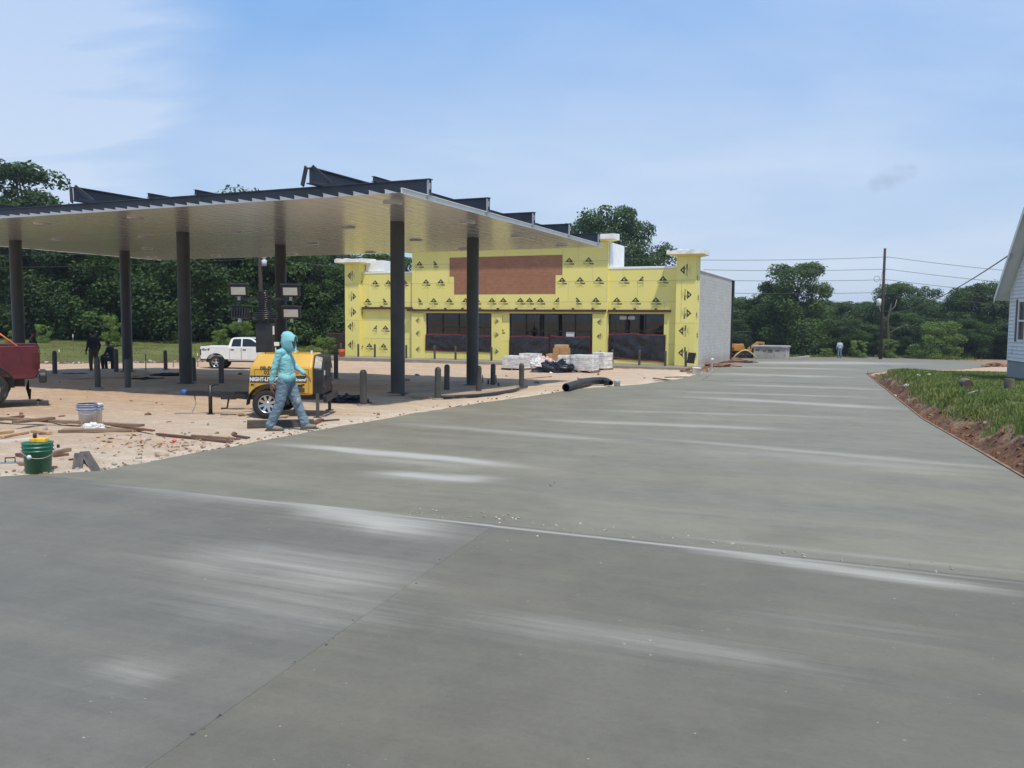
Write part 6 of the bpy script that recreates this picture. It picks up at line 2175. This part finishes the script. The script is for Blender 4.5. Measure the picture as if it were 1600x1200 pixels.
MB().box(-0.035, 0.02, W2 - 0.06, W2 + 0.03, 0.48, EAVE + 0.2).build('corner_board', 'white', hs)
ga = A - hq * (W2 * 0.5) - hn * 0.43 + Vector((0, 0, HZ + 4.1))
wire('service_drop', 'thick service cable slanting from the white house gable to the far woods', ga, (bp.x - 0.1, bp.y - 0.2, at_y(1378, 486, 80).z), 0.75, 0.022)

# ================================================================== FORM BOARDS, LOGS
ep = [Vector((*c, 0)) for c in EDGE]
k = 0
for (a, b) in zip(ep[1:], ep[2:]):
    L = (b - a).length
    nseg = max(1, int(L / 3.6))
    for i in range(nseg):
        p0, p1 = a.lerp(b, i / nseg), a.lerp(b, (i + 0.985) / nseg)
        d = (p1 - p0).normalized(); off = Vector((d.y, -d.x, 0)) * 0.032
        fb = thing('form_board', 'timber form board along the right edge of the drive, %s from the camera' % (ords[k] if k < 12 else 'far one, number %d' % (k + 1)), 'form board', (0, 0, 0), 0, 'form boards along the drive edge')
        q0 = p0 + off; q1 = p1 + off
        fb.location = (q0.x, q0.y, gz(q0.x, q0.y))
        fb.rotation_euler = (0, 0, math.atan2(d.y, d.x))
        Ls = (q1 - q0).length; dzz = gz(q1.x, q1.y) - gz(q0.x, q0.y)
        MB().add([(0, -0.02, -0.13), (Ls, -0.02, dzz - 0.13), (Ls, 0.018, dzz - 0.13), (0, 0.018, -0.13), (0, -0.02, 0.012), (Ls, -0.02, dzz + 0.012 + random.uniform(0, 0.02)), (Ls, 0.018, dzz + 0.012), (0, 0.018, 0.012)],
                 [(0, 3, 2, 1), (4, 5, 6, 7), (0, 1, 5, 4), (1, 2, 6, 5), (2, 3, 7, 6), (3, 0, 4, 7)]).build('plank', 'wood', fb)
        m_ = max(1, int(Ls / 1.0))
        for j in range(m_):
            x = Ls * (j + 0.4 + random.uniform(-0.2, 0.2)) / m_
            MB().tube([(x, -0.045, -0.3 + dzz * x / Ls), (x + random.uniform(-0.02, 0.02), -0.05, random.uniform(0.04, 0.13) + dzz * x / Ls)], 0.014, 6).build('form_pin', 'rust', fb)
        k += 1


def log(px, py, L, r, lab, rz, upright=False):
    q = at_y(px, py, 22.0 if not upright else 21.5)
    x, y = q.x, q.y
    z = ground_at(x, y)
    t = thing('log', lab, 'log', (x, y, z + (r * 0.92 if not upright else -0.02)), rz)
    if upright:
        MB().lathe([(r, 0), (r * 1.05, L * 0.5), (r * 0.95, L)], 14).build('bark', 'log', t)
        MB().lathe([(0.001, L + 0.003), (r * 0.95, L + 0.001)], 14).build('cut_end', 'logend', t)
    else:
        MB().lathe([(r, 0), (r * 1.06, L * 0.4), (r * 0.95, L)], 14, 'X').build('bark', 'log', t)
        MB().lathe([(0.001, -0.004), (r, -0.002)], 14, 'X').build('cut_end', 'logend', t)
        MB().lathe([(0.001, L + 0.004), (r * 0.95, L + 0.002)], 14, 'X').build('cut_end', 'logend', t)
    return t


log(1506, 601, 0.85, 0.125, 'mossy log lying on the lawn at the bank edge', R(-112))
log(1577, 600, 0.30, 0.12, 'short stub of log standing on the lawn by the house', 0, True)
rr = random.Random(21)
for k, (e0, y0) in enumerate(((0.9, 15.5), (1.1, 19), (0.8, 22.5), (1.2, 13.2))):
    x0 = edge_x(y0) + e0
    pts = []
    for i in range(7):
        xx, yy = x0 + 0.16 * i + rr.uniform(-0.04, 0.04), y0 + 0.10 * i + rr.uniform(-0.06, 0.06)
        pts.append((xx, yy, ground_at(xx, yy) + 0.03))
    tag(MB().tube(pts, [0.028 - 0.003 * i for i in range(7)], 6).build('root', 'barkpale'), 'bare root sticking out of the red bank, %s from the camera' % ('second', 'third', 'fourth', 'first')[k], 'root', 'roots in the cut bank')
for k, (px, py) in enumerate(((1395, 588), (1418, 588), (1435, 585), (1452, 586))):
    q = at_y(px, py, 27 + k * 0.6)
    z = ground_at(q.x, q.y)
    heap('litter', 'small white scrap on the lawn, %s from the left' % ords[k], 'litter', (q.x, q.y, z + 0.02), (0.10, 0.06, 0.08), 'white_plastic', k, 0.3, 6)


# ================================================================== TREES
def make_crown(seed, rx, z0, nblob, per, leaf, top=1.0, br=(0.10, 0.17), taper=0.5):
    """leafy crown of a tree one unit tall: clumps of small leaf faces."""
    rr = random.Random(seed)
    blobs = []
    while len(blobs) < nblob:
        zz = rr.uniform(z0, top)
        h = (zz - z0) / (top - z0)
        env = rx * (math.sin(math.pi * min(1, (h * 0.74 + 0.14))) ** taper)
        a = rr.uniform(0, 2 * math.pi)
        d = env * math.sqrt(rr.uniform(0.05, 1))
        r_ = rr.uniform(*br) * (1.0 - 0.35 * h)
        blobs.append(Vector((d * math.cos(a), d * math.sin(a), min(zz, top - r_ * 0.9), )))
        blobs[-1] = (blobs[-1], r_, rr.uniform(0.0, 1.0))
    vs, fs, tone = [], [], []
    for c, r_, tn in blobs:
        sq = Vector((1, 1, rr.uniform(0.6, 0.85)))
        for k in range(int(per * (r_ / br[1]) ** 1.7) + 40):
            d = Vector((rr.gauss(0, 1), rr.gauss(0, 1), rr.gauss(0, 1) + 0.25)).normalized()
            rad = r_ * (1.0 - 0.55 * rr.random() ** 2.2) * (1 + 0.35 * mnoise.noise(d * 2.2 + c * 9))
            p = c + Vector((d.x * sq.x, d.y * sq.y, d.z * sq.z)) * rad
            nrm = (d * 0.7 + Vector((rr.gauss(0, 0.6), rr.gauss(0, 0.6), rr.gauss(0.5, 0.5)))).normalized()
            t1 = nrm.cross(Vector((rr.gauss(0, 1), rr.gauss(0, 1), rr.gauss(0, 1)))).normalized()
            t2 = nrm.cross(t1)
            s = leaf * rr.uniform(0.6, 1.25)
            o = len(vs)
            vs += [p - t1 * s * 0.5, p + t2 * s * 0.33 + nrm * s * 0.06, p + t1 * s * 0.55 - nrm * s * 0.08, p - t2 * s * 0.33 + nrm * s * 0.06]
            fs.append((o, o + 1, o + 2, o + 3))
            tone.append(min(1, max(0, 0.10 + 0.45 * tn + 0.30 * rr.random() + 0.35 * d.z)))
    return vs, fs, tone, blobs


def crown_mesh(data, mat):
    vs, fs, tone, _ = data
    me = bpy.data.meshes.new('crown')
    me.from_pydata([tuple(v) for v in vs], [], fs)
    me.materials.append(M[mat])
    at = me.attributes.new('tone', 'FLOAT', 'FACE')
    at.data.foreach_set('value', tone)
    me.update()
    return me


def trunk_mesh(seed, blobs, z0, r=0.022, mat='bark', limbs=12):
    rr = random.Random(seed)
    mb = MB()
    top = 0.82
    pts = [(0, 0, -0.03)]
    x = y = 0
    for k in range(1, 9):
        x += rr.uniform(-0.012, 0.012); y += rr.uniform(-0.012, 0.012)
        pts.append((x, y, top * k / 8))
    mb.tube(pts, [r * (1.25 if k == 0 else 1 - 0.85 * k / 8) for k in range(9)], 9)
    for c, r_, _ in rr.sample(blobs, min(limbs, len(blobs))):
        zt = max(0.12, min(c.z - 0.08, top * 0.85) * rr.uniform(0.65, 0.95))
        i = min(7, int(zt / top * 8))
        a = Vector(pts[i]); a.z = zt
        m = a.lerp(c, 0.5) + Vector((rr.uniform(-0.03, 0.03), rr.uniform(-0.03, 0.03), 0.02))
        mb.tube([a, m, c], [r * 0.45, r * 0.28, r * 0.1], 6)
    return mb.mesh('trunk', mat)


PROTO = {}
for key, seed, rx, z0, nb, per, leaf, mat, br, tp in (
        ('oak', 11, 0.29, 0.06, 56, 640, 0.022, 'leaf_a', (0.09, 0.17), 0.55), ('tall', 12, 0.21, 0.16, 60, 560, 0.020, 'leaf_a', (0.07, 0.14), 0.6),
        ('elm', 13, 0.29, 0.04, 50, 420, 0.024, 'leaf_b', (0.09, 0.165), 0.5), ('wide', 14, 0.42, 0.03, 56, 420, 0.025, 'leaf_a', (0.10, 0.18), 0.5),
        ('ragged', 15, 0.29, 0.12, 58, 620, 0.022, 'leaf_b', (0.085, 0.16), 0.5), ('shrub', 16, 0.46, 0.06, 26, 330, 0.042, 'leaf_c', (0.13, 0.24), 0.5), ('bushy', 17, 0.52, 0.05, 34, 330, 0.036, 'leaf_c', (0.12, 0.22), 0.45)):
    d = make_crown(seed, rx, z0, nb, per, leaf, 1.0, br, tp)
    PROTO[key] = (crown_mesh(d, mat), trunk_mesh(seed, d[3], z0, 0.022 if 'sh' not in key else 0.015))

tr = random.Random(77)


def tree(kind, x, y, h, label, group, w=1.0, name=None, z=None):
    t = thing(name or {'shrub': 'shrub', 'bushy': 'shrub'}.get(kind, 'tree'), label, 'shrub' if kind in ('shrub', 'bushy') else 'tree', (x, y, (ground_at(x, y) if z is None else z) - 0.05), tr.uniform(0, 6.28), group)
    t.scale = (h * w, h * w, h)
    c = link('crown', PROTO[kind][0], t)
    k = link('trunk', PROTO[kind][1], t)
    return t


ROWN = {}
ORD = ['first', 'second', 'third', 'fourth', 'fifth', 'sixth', 'seventh', 'eighth', 'ninth', 'tenth', 'eleventh', 'twelfth', 'thirteenth', 'fourteenth', 'fifteenth', 'sixteenth', 'seventeenth', 'eighteenth', 'nineteenth', 'twentieth', 'twenty-first', 'twenty-second', 'twenty-third']


def nth(row):
    ROWN[row] = ROWN.get(row, -1) + 1
    return '%s, %s from the left' % (row, ORD[ROWN[row]])


def tree_px(kind, px, top, Y, label, group, w=1.0, dy=0.0):
    b = at_y(px, 500, Y)
    z = ground_at(b.x, Y)
    h = at_y(px, top, Y).z - z
    return tree(kind, b.x, Y, h, label, group, w, z=z)


LW = 'trees of the woods behind the canopy'
lw_label = 'dark leafy tree of the woods behind the fuel canopy'
tree_px('tall', 28, 246, 72, 'tallest tree, rising above the left end of the canopy roof', LW, 1.25)
tree_px('oak', -30, 300, 70, 'dark tree at the left edge beside the tallest tree', LW)
tree_px('elm', 66, 318, 74, 'shorter tree just right of the tallest tree', LW, 1.1)
kinds = ['oak', 'elm', 'wide', 'ragged', 'oak', 'elm']
for i, px in enumerate(range(-60, 560, 44)):
    top = 345 if px < 430 else 400
    tree_px(kinds[i % 6], px + tr.uniform(-14, 14), top + tr.uniform(-30, 20), 70 + tr.uniform(-3, 6), nth('front-row tree of the woods behind the canopy'), LW, tr.uniform(0.95, 1.3))
for i, px in enumerate(range(-80, 640, 40)):
    top = 318 if px < 420 else (380 if px < 540 else 404)
    tree_px(kinds[(i * 5 + 2) % 6], px + tr.uniform(-14, 14), top + tr.uniform(-12, 30), 86 + tr.uniform(-4, 8), nth('back-row tree of the woods behind the canopy'), LW, tr.uniform(1.0, 1.35))
for i, px in enumerate(range(-80, 660, 52)):
    tree_px('wide', px + tr.uniform(-14, 14), 425 + tr.uniform(-30, 20), 78 + tr.uniform(-2, 4), nth('low broad tree of the woods behind the canopy'), LW, tr.uniform(1.0, 1.4))
tree_px('elm', 357, 297, 92, 'tree whose tip just shows over the middle of the canopy roof', LW, 0.7)
tree_px('elm', 400, 293, 94, 'tree top peeking over the canopy roof left of the raised girder', LW, 1.0)
# behind the shop
tree_px('oak', 950, 318, 82, 'large rounded tree towering over the right half of the shop', None, 0.80)
tree_px('oak', 918, 338, 84, 'tree left of the large rounded one, behind the centre cornice', None, 0.75)
tree_px('oak', 982, 340, 83, 'tree leaning on the right side of the large rounded one', None, 0.70)
tree_px('elm', 1018, 378, 86, 'lower tree right of the large one behind the shop parapet', None, 0.95)
tree_px('wide', 985, 405, 90, 'broad tree filling the gap behind the right parapet', None, 0.9)
tree_px('wide', 610, 408, 92, 'low tree top behind the left wing of the shop', None, 1.0)
tree_px('wide', 1060, 420, 96, 'dark tree directly behind the right pilaster', None, 0.9)
RW = 'trees of the far woods beyond the slab'
rw_label = 'dark green tree in the woods beyond the far slab'
tree_px('ragged', 1240, 408, 90, 'tall ragged tree standing out right of the shop', RW, 1.15)
tree_px('elm', 1268, 432, 92, 'medium tree right of the tall ragged one', RW, 0.85)
tree_px('oak', 1208, 440, 93, 'medium tree left of the tall ragged one', RW, 0.9)
tree_px('oak', 1228, 452, 91, 'lower dense tree in front of the tall ragged one', RW, 1.15)
for i, (px, top, Y, kd, w) in enumerate(((1150, 462, 96, 'oak', 1.3), (1175, 458, 99, 'elm', 1.3), (1200, 456, 94, 'wide', 1.0), (1275, 470, 97, 'oak', 1.2), (1305, 470, 101, 'elm', 1.3), (1335, 468, 98, 'wide', 1.1), (1362, 470, 100, 'oak', 1.2), (1392, 440, 98, 'ragged', 0.9), (1412, 452, 99, 'elm', 1.2), (1438, 445, 101, 'oak', 1.0), (1470, 466, 104, 'wide', 1.1), (1500, 450, 99, 'elm', 1.2), (1512, 446, 97, 'ragged', 1.0), (1545, 440, 96, 'oak', 1.2), (1575, 436, 97, 'elm', 1.2), (1610, 430, 96, 'oak', 1.2), (1650, 430, 95, 'wide', 1.1), (1700, 440, 96, 'oak', 1.2))):
    tree_px(kd, px, top, Y, nth('tall dark tree of the far woods beyond the slab'), RW, w)
for i, px in enumerate(range(1080, 1740, 34)):
    tree_px(kinds[(i * 5) % 6], px + tr.uniform(-10, 10), 466 + tr.uniform(-5, 10), 128 + tr.uniform(-8, 10), nth('hazy back-row tree of the far woods'), RW, tr.uniform(1.1, 1.5))
for i, px in enumerate(range(1080, 1720, 30)):
    tree_px(kinds[(i * 3) % 6], px + tr.uniform(-10, 10), 500 + tr.uniform(-14, 10), 92 + tr.uniform(-2, 5), nth('low front tree of the far woods beyond the slab'), RW, tr.uniform(1.2, 1.7))
SH = 'light green shrubs at the wood edge'
for px, top, Y, kd, w, lab in ((182, 490, 60, 'shrub', 0.8, 'light green shrub behind the rear left column'), (20, 515, 58, 'shrub', 1.0, 'yellow-green bush behind the red pickup'), (372, 500, 64, 'bushy', 1.1, 'light green bush behind the white pickup cab'), (345, 512, 62, 'shrub', 1.0, 'low bush left of the white pickup cab'), (505, 525, 60, 'bushy', 1.2, 'rounded bush between the light tower and the shop'), (280, 520, 64, 'bushy', 1.1, 'dull bush behind the middle columns'), (235, 528, 66, 'shrub', 1.1, 'brownish low bush right of the rear left column'), (65, 505, 62, 'bushy', 0.8, 'low tree bough hanging over the lawn by the red pickup'),
                               (1463, 500, 84, 'bushy', 1.1, 'big bright green shrub at the far end of the slab'), (1345, 530, 86, 'shrub', 1.1, 'bright low shrub left of the far power pole'), (1392, 528, 86, 'shrub', 1.1, 'bright low shrub right of the far power pole'), (1290, 543, 87, 'bushy', 1.3, 'low shrub beside the distant worker'), (1255, 546, 88, 'shrub', 1.3, 'low shrub right of the concrete vault'), (1425, 545, 87, 'shrub', 1.2, 'small shrub between the pole and the big bright shrub')):
    tree_px(kd, px, top, Y, lab, SH, w)
# a dead tree with pale limbs beside the far pole
b0 = at_y(1385, 560, 90.5); b0.z = ground_at(b0.x, 90.5)
dt = thing('dead_tree', 'bare dead tree with pale crooked limbs behind the far power pole', 'tree', b0)
MB().tube([(0, 0, -0.2), (0.1, 0, 2.0), (0.0, 0.1, 4.2), (0.3, 0, 6.0)], [0.22, 0.18, 0.13, 0.05], 9).build('trunk', 'bark', dt)
for pts in ([(0.1, 0, 2.7), (1.2, -0.2, 3.4), (1.9, -0.3, 3.7), (2.6, -0.3, 3.3)], [(1.2, -0.2, 3.4), (2.2, -0.2, 3.35), (3.2, -0.3, 3.9)], [(0.0, 0.1, 4.0), (-0.8, 0, 4.9), (-1.0, 0, 5.6)], [(1.9, -0.3, 3.7), (2.2, -0.4, 2.9), (2.9, -0.4, 2.6)], [(0.1, 0, 5.0), (0.7, 0, 5.7), (0.9, 0.1, 6.4)]):
    MB().tube([Vector(q) for q in pts], [0.06, 0.045, 0.03, 0.012][:len(pts)], 7).build('limb', 'barkpale', dt)

# ================================================================== GRASS AND RUBBLE
gr = random.Random(5)
gv, gf, gt = [], [], []


def tuft(x, y, z, n, h0, h1, spread):
    for _ in range(n):
        a = gr.uniform(0, 6.28)
        h = gr.uniform(h0, h1)
        bx, by = x + gr.gauss(0, spread), y + gr.gauss(0, spread)
        lean = gr.uniform(0.1, 0.7) * h
        w_ = 0.004 + 0.006 * gr.random() + 0.00022 * y
        ox, oy = math.cos(a), math.sin(a)
        o = len(gv)
        gv.extend([(bx - oy * w_, by + ox * w_, z - 0.03), (bx + oy * w_, by - ox * w_, z - 0.03), (bx + ox * lean * 0.4 + oy * w_ * 0.7, by + oy * lean * 0.4 - ox * w_ * 0.7, z + h * 0.62), (bx + ox * lean, by + oy * lean, z + h)])
        gf.append((o, o + 1, o + 2)); gf.append((o, o + 2, o + 3))
        tn = gr.random()
        gt.extend([tn, tn])


cnt = 0
while cnt < 20000:
    y = 9 + 29 * gr.random() ** 1.25
    e = 0.3 + 11 * gr.random() ** 1.6
    x = edge_x(y) + e / 0.945
    if x > 0.68 * y + 3:
        cnt += 1
        continue
    z, c = terrain(x, y)
    cnt += 1
    if c[0] < 0.45 + 0.3 * gr.random():
        if gr.random() > 0.05 or e < 0.6:
            continue
    lip = sstep(2.6, 1.2, e)
    patch = 0.6 + 0.8 * max(0, fbm(x, y, 0.7) + 0.3)
    if fbm(x + 3, y, 0.9) < -0.28 and gr.random() < 0.75:
        continue
    tuft(x, y, z, 9, 0.02 * patch + 0.02 * lip, (0.055 + 0.06 * lip) * patch, 0.10)
for _ in range(3500):
    x = gr.uniform(-42, -6); y = lawn_line(x) + gr.uniform(-0.5, 22) ** 1.0
    z, c = terrain(x, y)
    if c[0] > 0.4:
        tuft(x, y, z, 4, 0.03, 0.09, 0.15)
for _ in range(900):
    x = gr.uniform(18, 48); y = gr.uniform(84, 91)
    if not in_poly(x, y, SLAB):
        z, c = terrain(x, y)
        tuft(x, y, z, 5, 0.1, 0.45, 0.2)
me = bpy.data.meshes.new('grass')
me.from_pydata(gv, [], gf)
me.materials.append(M['grass'])
at = me.attributes.new('tone', 'FLOAT', 'FACE')
at.data.foreach_set('value', gt)
me.update()
tag(link('grass', me), 'uneven green grass on the cut bank and the lawns', 'grass', kind='stuff')


def chips(name, label, cat, spots, mats, kind='stuff'):
    mb = MB()
    for (x, y, z, s, mi, flat) in spots:
        X = Matrix.Translation((x, y, z + s * 0.25 * flat)) @ Matrix.Rotation(gr.uniform(0, 6.28), 4, 'Z') @ Matrix.Rotation(gr.uniform(-0.5, 0.5), 4, 'X') @ Matrix.Rotation(gr.uniform(-0.4, 0.4), 4, 'Y')
        mb.X = X
        l_ = s * gr.uniform(0.6, 1.4); w_ = s * gr.uniform(0.3, 0.9) * (0.5 if flat < 0.5 else 1); h_ = s * gr.uniform(0.3, 0.7) * flat
        j = lambda: gr.uniform(0.75, 1.2)
        mb.add([(-l_ * j(), -w_ * j(), -h_), (l_ * j(), -w_ * j(), -h_), (l_ * j(), w_ * j(), -h_), (-l_ * j(), w_ * j(), -h_), (-l_ * 0.7 * j(), -w_ * 0.7 * j(), h_), (l_ * 0.7 * j(), -w_ * 0.7 * j(), h_ * j()), (l_ * 0.7 * j(), w_ * 0.7, h_), (-l_ * 0.6, w_ * 0.7 * j(), h_ * j())],
               [(0, 3, 2, 1), (4, 5, 6, 7), (0, 1, 5, 4), (1, 2, 6, 5), (2, 3, 7, 6), (3, 0, 4, 7)], mi)
    mb.X = Matrix.Identity(4)
    return tag(mb.build(name, mats, None, fix=False), label, cat, kind=kind)


sp = []
for _ in range(300):        # wood chips and mortar crumbs by the slab corner
    q = G(gr.gauss(255, 70), gr.gauss(690, 9))
    if not in_poly(q.x, q.y, SLAB):
        sp.append((q.x, q.y, ground_at(q.x, q.y) + 0.004, 0.01 + 0.05 * gr.random() ** 2.2, gr.choice((0, 1, 1, 2, 3)), 0.35))
for _ in range(240):        # crumbs along the edge of the pour
    i = gr.randrange(6, len(LEFT) - 1)
    a, b = LEFT[i], LEFT[i + 1]
    t = gr.random(); d = abs(gr.gauss(0.05, 0.35))
    x, y = a[0] + (b[0] - a[0]) * t - d * 0.75, a[1] + (b[1] - a[1]) * t + d * 0.66
    if not in_poly(x, y, SLAB):
        sp.append((x, y, ground_at(x, y) + 0.004, gr.uniform(0.008, 0.035), gr.choice((1, 3, 3, 3, 4)), 0.8))
for _ in range(420):        # scattered over the dirt
    q = G(gr.uniform(-60, 1060), 585 + 150 * gr.random() ** 1.6)
    if not in_poly(q.x, q.y, SLAB):
        sp.append((q.x, q.y, ground_at(q.x, q.y) + 0.004, (0.008 + 0.05 * gr.random() ** 3) * (1 + q.y / 50), gr.choice((1, 1, 2, 3, 3, 4)), gr.choice((0.35, 0.8))))
for _ in range(70):         # crumbs left on the slab joint
    q = G(gr.uniform(640, 1500), 0) if False else G(*(lambda u_: (640 + 900 * u_, 798 + 97 * u_ + gr.gauss(0, 5)))(gr.random() ** 1.8))
    sp.append((q.x, q.y, q.z + 0.004, gr.uniform(0.004, 0.014), 3, 0.8))
qa, qb = xy(300, 1150), xy(1010, 655)
for _ in range(90):        # mortar crumbs along the cold joint
    t = gr.random() ** 1.5
    o_ = gr.gauss(0, 0.012)
    x, y = qa[0] + (qb[0] - qa[0]) * t + o_, qa[1] + (qb[1] - qa[1]) * t - o_ * 0.3
    if fbm(x, y, 1.6) > -0.05:
        sp.append((x, y, gz(x, y) + 0.001, gr.uniform(0.003, 0.010), 5, 0.7))
chips('rubble', 'wood chips, mortar crumbs and stones scattered on the dirt', 'rubble', sp, ['woodnew', 'wood', 'woodred', 'stone', 'clod', 'column'])
sp = []
for _ in range(2600):       # clods on the cut bank
    y = 9.5 + 33 * gr.random() ** 1.4
    e = gr.uniform(0.08, 1.5)
    x = edge_x(y) + e / 0.945
    z, c = terrain(x, y)
    if c[0] < 0.5:
        sp.append((x, y, z + 0.004, 0.01 + 0.05 * gr.random() ** 2, 0 if gr.random() < 0.96 else 1, 0.8))
chips('soil_clods', 'crumbling red soil clods on the cut bank', 'soil', sp, ['clod', 'stone'])
# dirt clods along the shop corner and lawn edge
sp = []
for _ in range(500):
    q = G(gr.uniform(1060, 1150), 0) if False else G(1075 + 70 * gr.random(), 583 - 20 * gr.random())
    if not in_poly(q.x, q.y, SLAB):
        sp.append((q.x, q.y, ground_at(q.x, q.y) + 0.01, gr.uniform(0.04, 0.14), gr.choice((0, 0, 1)), 0.9))
for _ in range(500):
    x = gr.uniform(-32, -8); y = lawn_line(x) + gr.gauss(-1.5, 0.8)
    sp.append((x, y, ground_at(x, y) + 0.01, gr.uniform(0.03, 0.12), gr.choice((0, 0, 1)), 0.9))
chips('dirt_spoil', 'red spoil along the lawn edge and the shop corner', 'soil', sp, ['clod', 'stone'])

# ================================================================== SUMMER HAZE
hm = bpy.data.materials.new('haze_air')
hm.use_nodes = True
hnn, hll = hm.node_tree.nodes, hm.node_tree.links
hnn.clear()
ho_ = nd(hnn, 'ShaderNodeOutputMaterial')
pv = nd(hnn, 'ShaderNodeVolumePrincipled')
pv.inputs['Color'].default_value = (0.82, 0.90, 1.0, 1)
pv.inputs['Density'].default_value = 0.00045
pv.inputs['Anisotropy'].default_value = 0.3
hll.new(pv.outputs[0], ho_.inputs['Volume'])
M['haze'] = hm
tag(MB().box(-425, 425, -65, 705, -6.5, 22).build('haze', 'haze'), 'thin pale summer haze over the whole site', 'haze', kind='stuff')
